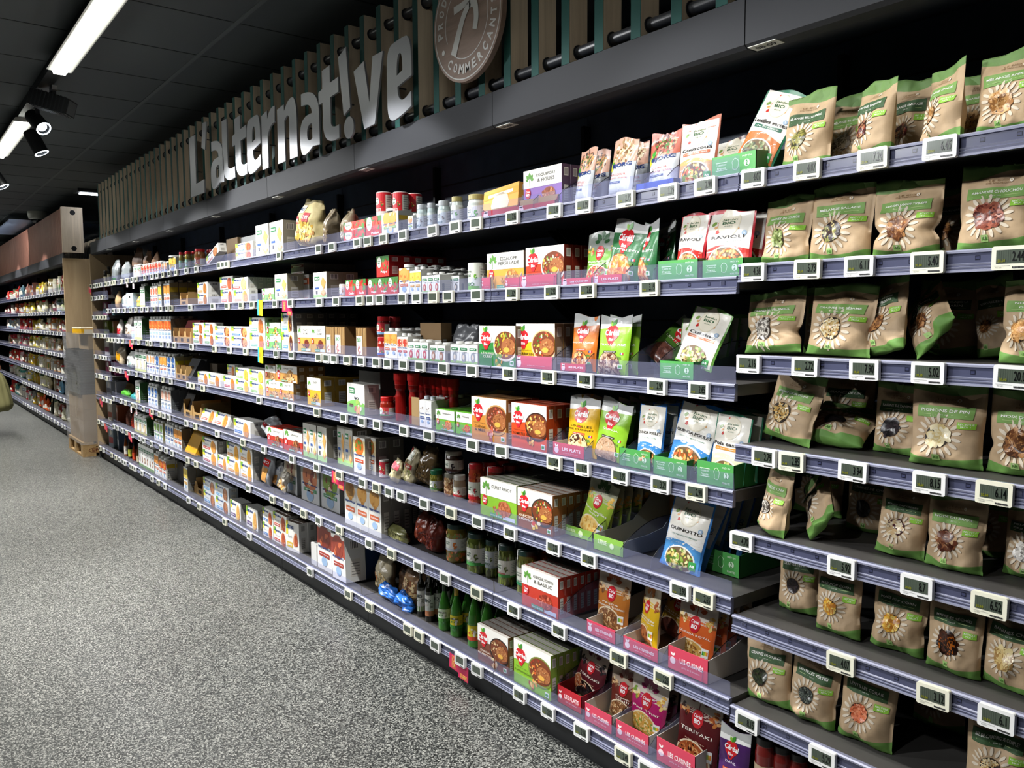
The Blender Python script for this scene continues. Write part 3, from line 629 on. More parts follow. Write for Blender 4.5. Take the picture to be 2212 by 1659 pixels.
for k in range(4):
    xo = -.028+.019*k; ln = [.9, 1, .95, .78][k]; b0 = len(palm)
    palm += [(.098+xo, .256, .765, .0085), (.098+xo, .243, .742-.004*ln, .0085), (.098+xo, .222, .735, .008), (.098+xo, .212, .755*1.0, .0075)]
    pe += [(2, b0), (b0, b0+1), (b0+1, b0+2), (b0+2, b0+3)]
b0 = len(palm); palm += [(.062, .245, .80, .010), (.055, .225, .775, .0095), (.068, .212, .758, .0085)]; pe += [(1, b0), (b0, b0+1), (b0+1, b0+2)]
skin('hand', palm, pe, 'matte', '#5b3a2a', t, 1)
# bag: gathered cloth, hangs from the grip
t = empty('cloth_bag', (-10.15, -.59, .28)); tag(t, 'olive green cloth bag hanging from the hand at the left edge', 'bag')
mb = MB(); n = 44; zs = 22; vs = []
for j in range(zs+1):
    q = j/zs; z = .47*q; R_ = .155*(1-q)**.55*(.55+.45*min(1, q*7)**.5)+.022
    for i in range(n):
        a = 6.2832*i/n; wv = 1+.10*math.sin(a*9+q*2)*(.3+q)+.05*math.sin(a*17+3)+.05*noise.noise(Vector((math.cos(a)*2, math.sin(a)*2, q*3)))
        vs.append((R_*wv*math.cos(a)*1.05, R_*wv*math.sin(a)*.85, z+.012*math.sin(a*2)*(1-q)))
fs = [(j*n+i, j*n+(i+1) % n, (j+1)*n+(i+1) % n, (j+1)*n+i) for j in range(zs) for i in range(n)]+[tuple(range(n))[::-1]]
mb.add(vs, fs, '#6f6c48', 'rope', True); mb.build('bag_body', t)
mb = MB(); pts = [(0, 0, .46), (-.012, .01, .485), (.0, .012, .50), (.014, .0, .485), (.0, -.01, .46)]
for a, b_ in zip(pts, pts[1:]): mb.tube(a, b_, .01, '#5f5c3c', 'rope', 8)
mb.build('handle', t)
# ------------------------------------------------------------------ packaging artwork
WAL = ['#8a5a34', '#6b3f22', '#b98450', '#4a2c1a']; NUT = ['#c8965c', '#a8743e', '#e0b884', '#8a5c30']; SEEDG = ['#8a9a5a', '#6c7c3e', '#aab47c', '#566432']
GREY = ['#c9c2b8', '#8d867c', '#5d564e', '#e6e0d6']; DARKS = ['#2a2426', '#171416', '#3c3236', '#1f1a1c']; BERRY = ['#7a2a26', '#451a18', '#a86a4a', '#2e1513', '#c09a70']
RICE = ['#e8d4a4', '#d6b878', '#f4e6c4', '#b98a48']; SALAD = ['#4e7a2c', '#d8452c', '#f0c850', '#a8b86a', '#e8e0c4']; GRAIN = ['#b98a5a', '#8e5e3a', '#dcb484', '#6e4228', '#e6cc9c']
PAST = ['#e8883c', '#f4a858', '#c8602a', '#f0d09a']; CORAL = ['#e8845c', '#f4a078', '#c8603c']; CORN = ['#f0b83c', '#d8922c', '#f8d878', '#b8742a']
def leaf(A, cx, cy, ln, wd, ang, col, lay=3):
    c, q = math.cos(ang), math.sin(ang); k = A.w/A.h; P = []
    for x, y in ((0, 0), (.3, .42), (.62, .45), (1, 0), (.62, -.45), (.3, -.42)):
        X = x*ln; Y = y*wd; P.append((cx+X*c-Y*q, cy+(X*q+Y*c)*k))
    A.poly(P, col, lay)
def plant(A, cx, cy, s, col, lay=3):
    for a, l in ((90, .42), (50, .38), (130, .38), (15, .30), (165, .30)):
        t = math.radians(a); leaf(A, cx+math.cos(t)*s*.12, cy+math.sin(t)*s*.12*A.w/A.h, l*s, l*s*.62, t, col, lay)
    A.line(cx, cy-s*.35*A.w/A.h, cx, cy+s*.15*A.w/A.h, s*.03*A.w, col, lay)
def art_kraft(A, t):
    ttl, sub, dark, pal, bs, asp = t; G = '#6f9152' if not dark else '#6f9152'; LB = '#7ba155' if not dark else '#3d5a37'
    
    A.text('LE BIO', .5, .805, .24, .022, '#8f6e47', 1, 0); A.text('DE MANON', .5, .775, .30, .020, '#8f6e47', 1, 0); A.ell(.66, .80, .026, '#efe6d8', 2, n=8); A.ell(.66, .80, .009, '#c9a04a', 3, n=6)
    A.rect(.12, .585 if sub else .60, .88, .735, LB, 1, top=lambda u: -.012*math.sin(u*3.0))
    ls = ttl.split('|')
    if len(ls) == 1: A.text(ls[0], .5, .672, min(.64, .052*len(ls[0])+.06), .036, '#f6f5ee', 3, .015)
    else: A.text(ls[0], .5, .697, min(.64, .05*len(ls[0])), .028, '#f6f5ee', 3, .015); A.text(ls[1], .5, .654, min(.64, .045*len(ls[1])+.04), .028, '#f6f5ee', 3, .015)
    A.text(sub or '250 GR', .5, .620, .12, .012, '#e9ecdf', 3, 0); A.line(.2, .622, .40, .622, .0009, '#b9d08a'); A.line(.6, .622, .8, .622, .0009, '#b9d08a')
    cx, cy, R = .44, .37, .165; k = A.w/A.h
    for i in range(18):
        a = 6.2832*i/18+.17
        if .35 < a < .75 and 0: continue
        A.ell(cx+math.cos(a)*(R+.092), cy+math.sin(a)*(R+.092)*k, .070, '#ddd0bb', 1, ry=.024, n=12, rot=a)
    A.ell(cx, cy, R, '#33261c', 2, n=28); A.blobs(cx, cy, R*.97, 210 if bs < .03 else 120 if bs < .05 else 80, bs, pal, 3, len(ttl)*7, asp=asp, mat='film', seg=8)
    A.rect(.70, .475, .93, .548, '#8fc63f', 4, top=lambda u: .004*math.sin(u*20), bot=lambda u: .004*math.sin(u*14)); A.text('RECYCLE', .815, .526, .19, .020, '#eef7d8', 5, .02); A.text('MOI !', .815, .497, .12, .018, '#eef7d8', 5, .02)
    A.rect(.39, .075, .49, .145, '#a9cf7c', 3); A.text('AB', .44, .108, .07, .035, '#4f8a35', 4, .02)
def apple(A, cx, cy, s, lay=3, old=False):
    if old:
        A.ell(cx, cy, s*.42, '#c8242e', lay, ry=s*.52, n=16); A.text('Céréal', cx, cy+.16*s*A.w/A.h, s*.58, s*.20*A.w/A.h, '#ffffff', lay+1, .02); A.text('BIO', cx, cy-.14*s*A.w/A.h, s*.46, s*.26*A.w/A.h, '#ffffff', lay+1, .04)
    else:
        k = A.w/A.h; A.ell(cx, cy, s*.48, '#d3222a', lay, ry=s*.42, n=18); A.poly([(cx-s*.46, cy-.05*s*k), (cx+s*.46, cy-.05*s*k), (cx+s*.1, cy-.62*s*k), (cx-s*.1, cy-.62*s*k)], '#d3222a', lay-.6)
        leaf(A, cx-.02, cy+.35*s*k, s*.42, s*.26, 1.1, '#3f8f2f', lay+1); leaf(A, cx-.02, cy+.35*s*k, s*.34, s*.2, 2.1, '#86b83a', lay+1)
        A.text('Céréal', cx, cy+.04*s*k, s*1.02, s*.30*k, '#ffffff', lay+2, .03); A.text('Bio', cx, cy-.30*s*k, s*.34, s*.17*k, '#ffffff', lay+2, .03)
def plate(A, cx, cy, r, dish, pal, patty=True, seed=1, lay=3, bl=.022):
    A.ell(cx, cy, r, dish, lay, ry=r*.78, n=24); A.ell(cx, cy+.01, r*.90, '#7a3c20' if patty else '#c9a46a', lay+1, ry=r*.68, n=24)
    A.blobs(cx-.02, cy+.02, r*.85, 55, bl*1.2, pal, lay+2, seed, ry=r*.62)
    if patty:
        A.ell(cx+r*.25, cy-.03, r*.56, '#a9673a', lay+4, ry=r*.42, n=18); A.blobs(cx+r*.25, cy-.03, r*.54, 36, .016, ['#c28450', '#8a4c28', '#b4703c', '#d09a62'], lay+5, seed+3, ry=r*.4)
        A.ell(cx+r*.12, cy-.10, r*.25, '#e7b04c', lay+7, ry=r*.13, n=12)
def art_doycereal(A, t):
    colr, col2, ttl, sub, pal, bs = t
    A.rect(0, .86, 1, 1, '#b9bab8', 0); A.rect(0, .80, 1, .865, '#f2f2ee', 0, bot=lambda u: .05*(u-.5)); A.rect(0, 0, 1, .80, colr, 0, top=lambda u: .05*(u-.5))
    apple(A, .46, .70, .46); ls = ttl.split('|')
    for i, s in enumerate(ls): A.text(s, .5, .505-.05*i, min(.84, .075*len(s)+.05), .036, col2, 3, .01)
    A.rect(.25, .405-.02*len(ls), .68, .44-.02*len(ls), '#c9532a' if sub == 'plat végétarien' else '#3e3a2a', 2); A.text(sub, .465, .422-.02*len(ls), .36, .018, '#ffffff', 4, 0)
    A.ell(.44, .10, .40, '#5c4226', 1, ry=.40, n=26); A.ell(.44, .10, .375, pal[0], 2, ry=.375, n=26); A.blobs(.44, .10, .37, 150, bs, pal, 3, 5, asp=2)
    for i, c in enumerate(('#2b3f8c', '#f4f4f4', '#cf2b33')): A.rect(.80+.03*i, .335, .83+.03*i, .375, c, 3)
    A.rect(.78, .10, .90, .17, '#eef3e8', 5); A.rect(.80, .11, .88, .16, '#4a9a52', 6)
    for i in range(4): leaf(A, .7+.05*i, .24+.01*(i % 2), .1, .04, 1.2+.3*i, '#5d7d2a', 1)
def art_doyplant(A, t):
    colr, lf, ttl, sub, pal, top = t
    A.rect(0, .62, 1, 1, top, 0); A.rect(0, 0, 1, .66, colr, 0, top=lambda u: .05*math.sin(u*3.1)); plant(A, .5, .79, .62, lf, 2)
    A.blobs(.12, .66, .14, 14, .05, pal, 1, 3); A.blobs(.9, .68, .14, 14, .05, pal, 1, 4)
    apple(A, .5, .60, .34, 4, True)
    for i, s in enumerate(ttl.split('|')): A.text(s, .5, .435-.05*i, min(.86, .09*len(s)+.04), .040, '#fbf6e8', 5, .01)
    A.text(sub, .5, .36-.035*ttl.count('|'), .5, .018, '#f2d9b8', 5, 0)
    A.ell(.45, .09, .44, '#f0e0c0', 1, ry=.36, n=26); A.ell(.45, .09, .40, pal[1], 2, ry=.33, n=26); A.blobs(.45, .09, .39, 130, .04, pal, 3, 8, ry=.32, asp=2.2)
    A.rect(.76, .14, .92, .28, '#f3f3ef', 6)
    for i, c in enumerate(('#2f8f4a', '#8fc03c', '#f0c830', '#e8862c')): A.rect(.78+.033*i, .18, .81+.033*i, .24, c, 7)
def art_jardin(A, t):
    edge, title, sub, subc, band, pal = t
    E = .035; A.rect(0, 0, 1, 1, edge, 0); A.rect(E, E*A.w/A.h, 1-E, 1-E*A.w/A.h, '#e9e4d8', 1)
    A.blobs(.5, .81, .42, 16, .055, ['#c8342c', '#7c9c4a', '#d8a060', '#e06a4a'], 1.5, 4, ry=.24); A.ell(.5, .79, .23, '#e6dcc0', 3, ry=.26, n=22); A.ell(.5, .79, .215, '#efe7d2', 3.5, ry=.24, n=22)
    A.text('Jardin', .5, .845, .32, .042, '#35603a', 5, .012); A.text('BiO', .5, .79, .27, .050, '#35603a', 5, .03); A.text('étic', .5, .735, .18, .020, '#5d7d55', 5, .0)
    A.rect(E, E*A.w/A.h, 1-E, .36, band, 1.2, top=lambda u: .05*math.sin(u*4)); A.rect(E, .36, 1-E, .58, '#f3f0ea', 1.1)
    A.text(title, .5, .55, min(.86, .10*len(title)), .055, '#2a2420', 5, .02)
    if subc: A.rect(.14, .455, .86, .50, subc, 4, top=lambda u: .006*math.sin(u*9))
    A.text(sub, .5, .478, .62, .022, '#fffdf6' if subc else '#5a8a7a', 6, .005)
    A.ell(.50, .15, .38, '#e8e8e4', 2, ry=.27, n=24); A.ell(.50, .15, .35, '#6a5232', 3, ry=.24, n=24); A.blobs(.5, .15, .34, 80, .045, pal, 4, 6, ry=.23)
    A.ell(.84, .60, .05, '#9ab4d0', 5, n=10); A.text('2', .84, .60, .04, .025, '#ffffff', 6, .02)
    A.rect(.76, .05, .91, .17, '#3f9a50', 6); A.text('AB', .835, .11, .1, .035, '#ffffff', 7, .02)
def art_bjorgdoy(A, t):
    top, pal, l1, l2 = t
    A.rect(0, 0, 1, 1, '#c8cdd2', 0); A.rect(0, .52, 1, 1, top, 1, bot=lambda u: .10*(u-.2)); A.blobs(.5, .80, .40, 100, .05, pal, 2, 7, ry=.36)
    leaf(A, .10, .50, .34, .17, 1.15, '#3f9a3a', 4); leaf(A, .06, .42, .3, .16, 1.3, '#e7dc3a', 3.5); A.text('BjORG', .52, .53, .80, .095, '#1f3672', 5, .045, rot=.06)
    A.text(l1, .45, .37, min(.7, .09*len(l1)), .040, '#c04a3a', 4, .0); A.text(l2, .45, .31, min(.8, .065*len(l2)), .036, '#c04a3a', 4, 0)
    A.rect(.12, .215, .62, .250, '#2a4a86', 3); A.text('au naturel', .37, .232, .36, .018, '#ffffff', 5, 0); A.blobs(.4, .08, .25, 10, .03, ['#b4bcc6', '#d8dce0'], 2, 3)
# box fronts -------------------------------------------------------
def art_cerealbox(A, t):
    colr, lines, dish, pal, seed = t
    A.rect(0, .60, 1, 1, '#f2f0ea', 1, bot=lambda u: .12*(u-.5)); apple(A, .20, .68, .30)
    plate(A, .74, .52, .33, dish, pal, True, seed, 3)
    A.text('Galette boulgour', .24, .40, .34, .035, '#2d2a1c', 4, 0)
    for i, s in enumerate(lines.split('|')): A.text(s, .26, .32-.085*i, min(.46, .05*len(s)+.02), .062, '#3a2a14' if seed % 2 else '#f4ecd8', 4, .01)
    A.blobs(.55, .16, .10, 7, .05, pal, 4, seed+8); A.rect(.86, .05, .96, .16, '#f4f4ee', 5); A.rect(.875, .07, .945, .13, '#3f9a50', 6)
def art_leafbox(A, t):
    colr, lines, food, pal = t
    A.rect(0, .55, 1, 1, '#eeede6', 1); plant(A, .17, .73, .27, '#5e9a3e', 3); apple(A, .13, .42, .17, 4, True)
    for i, s in enumerate(lines.split('|')): A.text(s, .60, .83-.12*i, min(.55, .055*len(s)), .085, '#4a453c', 3, .005)
    A.ell(.68, .30, .17, food, 3, ry=.14, n=16); A.blobs(.68, .30, .19, 45, .028, pal, 4, 5, ry=.13); A.blobs(.48, .28, .1, 8, .03, pal, 3, 9)
    A.rect(.28, .03, .62, .13, '#5a9a7a', 3); A.rect(.64, .03, .96, .13, '#c8d2dc', 3); A.text('source de fibres', .45, .08, .3, .04, '#ffffff', 4, 0)
def art_bjorgbox(A, t):
    band, pal = t[0], t[1]; ttl = t[2] if len(t) > 2 else ''
    A.rect(0, .55, .16, 1, '#e9dc3c', 1, top=None); leaf(A, .02, .72, .3, .16, .9, '#6aa83a', 2); A.text('BjORG', .36, .80, .46, .16, '#24407e', 3, .05)
    A.rect(.06, .12, .50, .30, band, 2); A.text(ttl or 'GOURMAND', .28, .21, .36, .08, '#ffffff', 4, .01); A.text('fourré', .30, .50, .30, .10, '#7c8892', 3, 0)
    A.ell(.72, .42, .15, pal[0], 3, ry=.30, n=16, rot=-.25); A.ell(.78, .40, .12, pal[1], 4, ry=.24, n=16, rot=.2); A.blobs(.74, .42, .12, 14, .03, pal, 5, 3, ry=.2)
def art_biobox(A, t):
    c, pal = t[0], t[1]
    A.rect(0, 0, 1, .34, c, 1, top=lambda u: .12*math.sin(u*3)); A.rect(.12, .66, .44, .86, '#2f7a4a', 2); A.text('PRIMEAL', .28, .79, .26, .05, '#ffffff', 3, .03); A.text('FLEURS', .28, .72, .26, .05, '#e9f0d8', 3, .03)
    A.text('AUX GRAINES', .24, .53, .3, .04, '#8a8f86', 3, 0); A.text('BiO', .55, .52, .24, .09, '#2c3238', 3, .04)
    A.blobs(.66, .30, .22, 14, .075, pal, 3, 6, ry=.2, asp=1.3); A.rect(.14, .20, .36, .31, '#5a4638', 3)
def art_biotall(A, t):
    A.rect(0, 0, 1, .14, '#a8d08a', 1); A.rect(.10, .70, .48, .84, '#2f7a4a', 2); A.text('BiO', .29, .77, .3, .06, '#ffffff', 3, .03)
    A.text('TARTINE', .3, .60, .34, .03, '#8a8f86', 3, 0); A.text('CRACOTTE', .3, .54, .36, .03, '#8a8f86', 3, 0); A.rect(.12, .36, .42, .43, '#3a5ca0', 2)
    A.poly([(.72, .82), (.95, .62), (.78, .34), (.56, .58)], '#d8a25e', 3); A.poly([(.55, .20), (.75, .32), (.96, .2), (.75, .06)], '#d8a25e', 3); A.poly([(.58, .25), (.75, .36), (.93, .25), (.75, .14)], '#efc78e', 4)
    for i in range(4):
        for j in range(4):
            if (i*7+j*3) % 3: A.rect(.14+.06*i, .18+.03*j, .19+.06*i, .205+.03*j, '#444444', 3)
def art_tomato(A, t):
    A.rect(0, 0, 1, .52, '#c4281f', 1, top=lambda u: .05*math.sin(u*12)); A.rect(0, .72, 1, 1, '#3f7a34', 1, bot=lambda u: .06*math.sin(u*9)); A.blobs(.6, .52, .34, 22, .10, ['#d8321f', '#b81e16', '#e8502c', '#4f8a3a'], 2, t[0], asp=1.1)
    A.ell(.24, .70, .17, '#eef0e2', 4, ry=.21); A.text('Jardin', .24, .75, .24, .07, '#35603a', 5, .02); A.text('BiO', .24, .66, .2, .08, '#35603a', 5, .04); A.text(t[1], .62, .22, .5, .13, '#ffffff', 5, .03)
def art_milk(A, t):
    c1, pal, tx, band = t
    A.rect(0, .55, 1, .92, c1, 1, bot=lambda u: .05*math.sin(u*4)); A.ell(.5, .74, .40, pal[0], 2, ry=.36); A.blobs(.5, .72, .34, 12, .10, pal, 3, len(tx)+3)
    A.text('BjORG', .5, .50, .82, .055, '#24407e', 4, .05); A.rect(.14, .30, .86, .40, band, 3); A.text(tx, .5, .35, .6, .03, '#ffffff', 5, .02); A.ell(.5, .20, .2, '#9ab8d8', 3, ry=.14)
def art_vegmilk(A, t):
    A.rect(.12, .70, .88, .84, '#2f7a4a', 3); A.text('BiO', .5, .77, .5, .06, '#ffffff', 4, .03); A.text('AVOINE', .36, .60, .4, .035, '#5a6058', 3, 0); A.text('BIO', .74, .60, .3, .055, '#22262a', 4, .04)
    A.ell(.5, .33, .24, t[0], 3, ry=.34); A.rect(0, 0, 1, .12, t[1], 2); A.ell(.5, .33, .12, '#e9d9c0', 4, ry=.16)
def art_plainjar(A, t):
    A.rect(0, 0, 1, 1, t[0], 0); A.rect(0, 0, 1, .18, t[1], 1); A.ell(.25, .62, .10, '#eef0e2', 2, n=14); A.text('Jardin', .25, .70, .15, .10, '#35603a', 3, .02); A.text('BiO', .25, .56, .12, .10, '#35603a', 3, .03)
    A.text(t[2], .27, .25, .3, .13, t[3], 3, .02); A.blobs(.45, .55, .07, 8, .028, t[4], 2, 4); A.rect(.56, .10, .86, .9, '#dad8cc', 2)
    for k in range(6): A.rect(.59, .78-.1*k, .82, .81-.1*k, '#8a8a84', 3)
def art_generic(A, t):
    c1, c2, c3 = t; A.rect(.0, .62, 1, .86, c2, 1); A.ell(.5, .34, .26, c3, 2, ry=.26, n=10); A.rect(.15, .68, .85, .80, '#f2efe4', 2); A.rect(.1, .05, .9, .1, c2, 2)
def art_crk(A, t):
    rd_ = random.Random(3)
    for i in range(26): A.rect(.02+i*.0375, .02, .045+i*.0375, .96+rd_.random()*.04, rd_.choice(['#b08a58', '#6a4c2c', '#8a6a40', '#c8a470']), 1)
    A.rect(.06, .04, .58, .70, '#efeee8', 2); A.text('BiO', .32, .56, .36, .14, '#4a8a4c', 3, .03); A.blobs(.32, .22, .2, 10, .07, ['#c8844c', '#c83c5c', '#e0b878'], 3, 4)
ARTF = {'crk': art_crk, 'cb': art_cerealbox, 'lb': art_leafbox, 'bb': art_bjorgbox, 'bio': art_biobox, 'biotall': art_biotall, 'tom': art_tomato, 'milk': art_milk, 'veg': art_vegmilk, 'gen': art_generic}
# ------------------------------------------------------------------ product builders (all sit on z=0, front towards -y, base centre at origin)
def pouch_mesh(kind, t, w, h, th, seed=0, base='#b18f68', waist=0.0, mat='kraft', wr=.004, fine=True, name='pouch', topcurl=0.0, fill=.55):
    """stand-up pouch: returns (MB of pouch). One wrinkled skin; print follows it"""
    KR = kind is art_kraft; mb = MB(); nx, ny = ((26, 40) if KR else (20, 28)) if fine else (8, 10); sd = Vector((seed*3.7, seed*1.9, seed*.7))
    def bc(u): return .075+.06*(2*u-1)**2+.012*math.sin(3*u+seed)
    def tc_(u): return .885+.03*math.sin(5.2*u+.6+seed*.3)
    def vm(u, j):
        if not KR: return j/ny
        return bc(u)*j/7 if j <= 7 else bc(u)+(tc_(u)-bc(u))*(j-7)/27 if j <= 34 else tc_(u)+(1-tc_(u))*(j-34)/(ny-34)
    def wd(v):
        b_ = math.exp(-((v-.30)/.28)**2); return w*(1-.05*b_-waist*math.exp(-((v-.33)/.07)**2)+(.02 if v < .04 else 0))
    def thk(v):
        if v > .86: return .002
        a = math.sin(math.pi/2*min(1, max(0, v)/.13)); q = max(0, math.cos(min(1, max(0, (v-fill*.35)/(.86-fill*.35)))*math.pi/2))**.75; return th*(.68*a+.32)*q+.002
    def P(x, y, off=0, side=-1):
        u = x-.5; e = max(0, 1-min(1, abs(2*u))**2.4)**.62; z = y*h
        d = thk(y)/2*e; nz = 0
        if fine or 1:
            q = Vector((x*3.1, y*4.2, 0))+sd
            r = noise.noise(q); r2 = abs(noise.noise(q*1.7+Vector((4, 2, 1)))); amp = wr*(.35+e)*(1.4-.5*y)
            nz = amp*(r*1.5+.5*(.3-r2))*min(1, e*2+.15)
            nz += wr*.9*e*math.sin(x*9+y*14+seed)*max(0, .35-y)
        cz = -.012*math.sin(math.pi*x)*(1 if y < .02 else 0)
        bend = topcurl*max(0, y-.75)**1.3*w*3*(u*2+.3)
        return (u*wd(y), side*(d+off)+(side*nz if side < 0 else nz*.4)+bend, z+(.006*math.sin(3+x*5+seed) if y > .99 else 0))
    g = [[P(i/nx, vm(i/nx, j)) for i in range(nx+1)] for j in range(ny+1)]; b_ = [[P(i/nx, vm(i/nx, j), 0, 1) for i in range(nx+1)] for j in range(ny+1)]
    vs = [p for r in g for p in r]; m_ = len(vs); vs += [p for r in b_ for p in r]; W_ = nx+1; fs = []
    for j in range(ny):
        for i in range(nx): a = j*W_+i; fs += [(a, a+1, a+W_+1, a+W_), (m_+a, m_+a+W_, m_+a+W_+1, m_+a+1)]
        a = j*W_; fs += [(a, a+W_, m_+a+W_, m_+a), (a+nx, m_+a+nx, m_+a+nx+W_, a+nx+W_)]
    for i in range(nx): fs += [(i, m_+i, m_+i+1, i+1), (ny*W_+i, ny*W_+i+1, m_+ny*W_+i+1, m_+ny*W_+i)]
    if KR:
        rw = lambda i: (i % m_)//W_
        lo = [f for f in fs if max(map(rw, f)) <= 7]; hi = [f for f in fs if min(map(rw, f)) >= 34]; md = [f for f in fs if max(map(rw, f)) > 7 and min(map(rw, f)) < 34]
        n0 = len(mb.v); mb.add(vs, md, base, mat, True)
        for q, c in ((lo, '#6d9a4b'), (hi, '#6f9152')):
            for f in q: mb.f.append([i+n0 for i in f]); mb.c.append(L(c)); mb.m.append(mat); mb.s.append(True)
    else: mb.add(vs, fs, base, mat, True)
    if kind:
        A = Art(w, h, .006 if fine else .03); kind(A, t); A.put(mb, lambda x, y, o: P(x, y, o+(.0009 if KR else .0008)), mat, True, .00024 if KR else .0003)
    # grip notches on the seal
    return mb
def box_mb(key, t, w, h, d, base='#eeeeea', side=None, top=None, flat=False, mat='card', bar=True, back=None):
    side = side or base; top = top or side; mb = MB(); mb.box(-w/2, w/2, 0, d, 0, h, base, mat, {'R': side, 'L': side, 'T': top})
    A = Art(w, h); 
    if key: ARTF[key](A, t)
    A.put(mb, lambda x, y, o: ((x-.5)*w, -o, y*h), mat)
    if bar:
        B = Art(d, h); B.rect(.25, .72, .75, .92, '#ece9e2', 1); 
        for k in range(5): B.rect(.30+.08*k, .74, .335+.08*k, .90, '#3a3a3a', 2)
        B.rect(.25, .12, .75, .5, '#dcd8cf', 1)
        for k in range(5): B.rect(.3, .16+.06*k, .7, .18+.06*k, '#8d8a84', 2)
        B.put(mb, lambda x, y, o: (w/2+o, x*d, y*h), mat)
    T = Art(w, d); T.rect(0, .42, 1, .58, side, 1); T.line(0, .42, 1, .42, .001, '#55504a'); T.put(mb, lambda x, y, o: ((x-.5)*w, y*d, h+o), mat)
    return mb
def cyl(A_t, r, M):
    """map art onto the camera-side of a cylinder"""
    pass
def jar_parts(r, h, body, lid, lab, labt=None, lidh=.016, neck=.86, content=None, glass='jarglass', seal=False, z0=.18, z1=.68, lidmat='plastic', arts=None):
    out = []; mb = MB(); hb = h-lidh
    prof = [(0, 0), (r*.9, 0), (r, .008), (r, hb*.80), (r*neck, hb*.95), (r*neck, hb), (0, hb)]
    mb.lathe(prof, [body, body, body, body, body, body], glass, 22)
    if content:
        rd = random.Random(int(h*999))
        for i in range(90):
            a = -rd.random()*3.6+.2; z = .01+rd.random()*hb*.78; q = rd.uniform(.004, .009) if content[0] == 'dots' else .003
            c = rd.choice(content[1]); x, y = r*1.002*math.cos(a), r*1.002*math.sin(a); tx, ty = -math.sin(a), math.cos(a)
            hz = q*(1 if content[0] == 'dots' else 5); pts = []
            for k in range(6): s = k*1.047; pts.append((x+tx*q*math.cos(s), y+ty*q*math.cos(s), z+hz*math.sin(s)))
            mb.add(pts, [(0, 1, 2, 3, 4, 5)], c, glass)
    out.append(('body', mb, None))
    mb = MB(); lr = r*neck*1.06 if neck < .95 else r*1.01
    mb.lathe([(lr, hb-.004), (lr, h-.002), (lr*.96, h), (lr*.8, h-.001), (0, h-.001)], lid, lidmat, 24); out.append(('lid', mb, None))
    if lab:
        mb = MB(); zz0, zz1 = hb*z0, hb*z1; R_ = r+.0006
        mb.lathe([(R_, zz0), (R_, zz1)], lab, 'card', 28)
        A = Art(2*math.pi*r*.8, zz1-zz0, .008); labt and (arts or art_plainjar)(A, labt)
        A.put(mb, lambda x, y, o: ((R_+o)*math.cos(-2.55+x*4.0), (R_+o)*math.sin(-2.55+x*4.0), zz0+y*(zz1-zz0)), 'card'); out.append(('label', mb, None))
    if seal:
        mb = MB(); R_ = r+.0012
        for a in (-2.0,):
            mb.add([((lr+.001)*math.cos(a-.12), (lr+.001)*math.sin(a-.12), h-.001), ((lr+.001)*math.cos(a+.12), (lr+.001)*math.sin(a+.12), h-.001), (R_*math.cos(a+.12), R_*math.sin(a+.12), hb*.55), (R_*math.cos(a-.12), R_*math.sin(a-.12), hb*.55)], [(0, 1, 2, 3)], '#eeeee8', 'matte')
            mb.add([(lr*.3, 0, h+.0005), ((lr)*math.cos(a-.12), lr*math.sin(a-.12), h+.0005), ((lr)*math.cos(a+.12), lr*math.sin(a+.12), h+.0005)], [(0, 1, 2)], '#eeeee8', 'matte')
        out.append(('seal_strip', mb, None))
    return out
def brick_parts(art, t, w, h, d, side='#e6e6e2', cap='#f4f4f2', slant=True, sideband=None):
    mb = MB(); hb = h*.88; 
    mb.add([(-w/2, 0, 0), (w/2, 0, 0), (w/2, d, 0), (-w/2, d, 0), (-w/2, 0, hb), (w/2, 0, hb), (w/2, d, hb*1.06), (-w/2, d, hb*1.06)], [(0, 1, 5, 4)], '#f0f0ec', 'card')
    mb.add([(-w/2, 0, 0), (w/2, 0, 0), (w/2, d, 0), (-w/2, d, 0), (-w/2, 0, hb), (w/2, 0, hb), (w/2, d, hb*1.06), (-w/2, d, hb*1.06)], [(1, 2, 6, 5), (3, 0, 4, 7), (2, 3, 7, 6), (4, 5, 6, 7), (0, 3, 2, 1)], side, 'card')
    A = Art(w, hb); art(A, t); A.put(mb, lambda x, y, o: ((x-.5)*w, -o, y*hb), 'card')
    B = Art(d, hb)
    if sideband: B.rect(.05, .62, .95, .82, sideband, 1)
    for k in range(4): B.ell(.25, .12+.11*k, .09, '#6d7478', 2, n=10); B.rect(.42, .10+.11*k, .9, .13+.11*k, '#9a9fa2', 2)
    B.put(mb, lambda x, y, o: (w/2+o, x*d, y*hb), 'card')
    mb.add([(-w/2, d*.98, hb*1.06), (w/2, d*.98, hb*1.06), (w/2, d*1.0, hb*1.12), (-w/2, d*1.0, hb*1.12)], [(0, 1, 2, 3)], side, 'card')
    c = MB(); c.lathe([(w*.26, 0), (w*.26, h*.09), (w*.22, h*.105), (0, h*.105)], cap, 'plastic', 14, 0, d*.38)
    c.v = [(x, y, z+hb*1.0+.004) for x, y, z in c.v]
    return [('carton', mb, None), ('cap', c, None)]
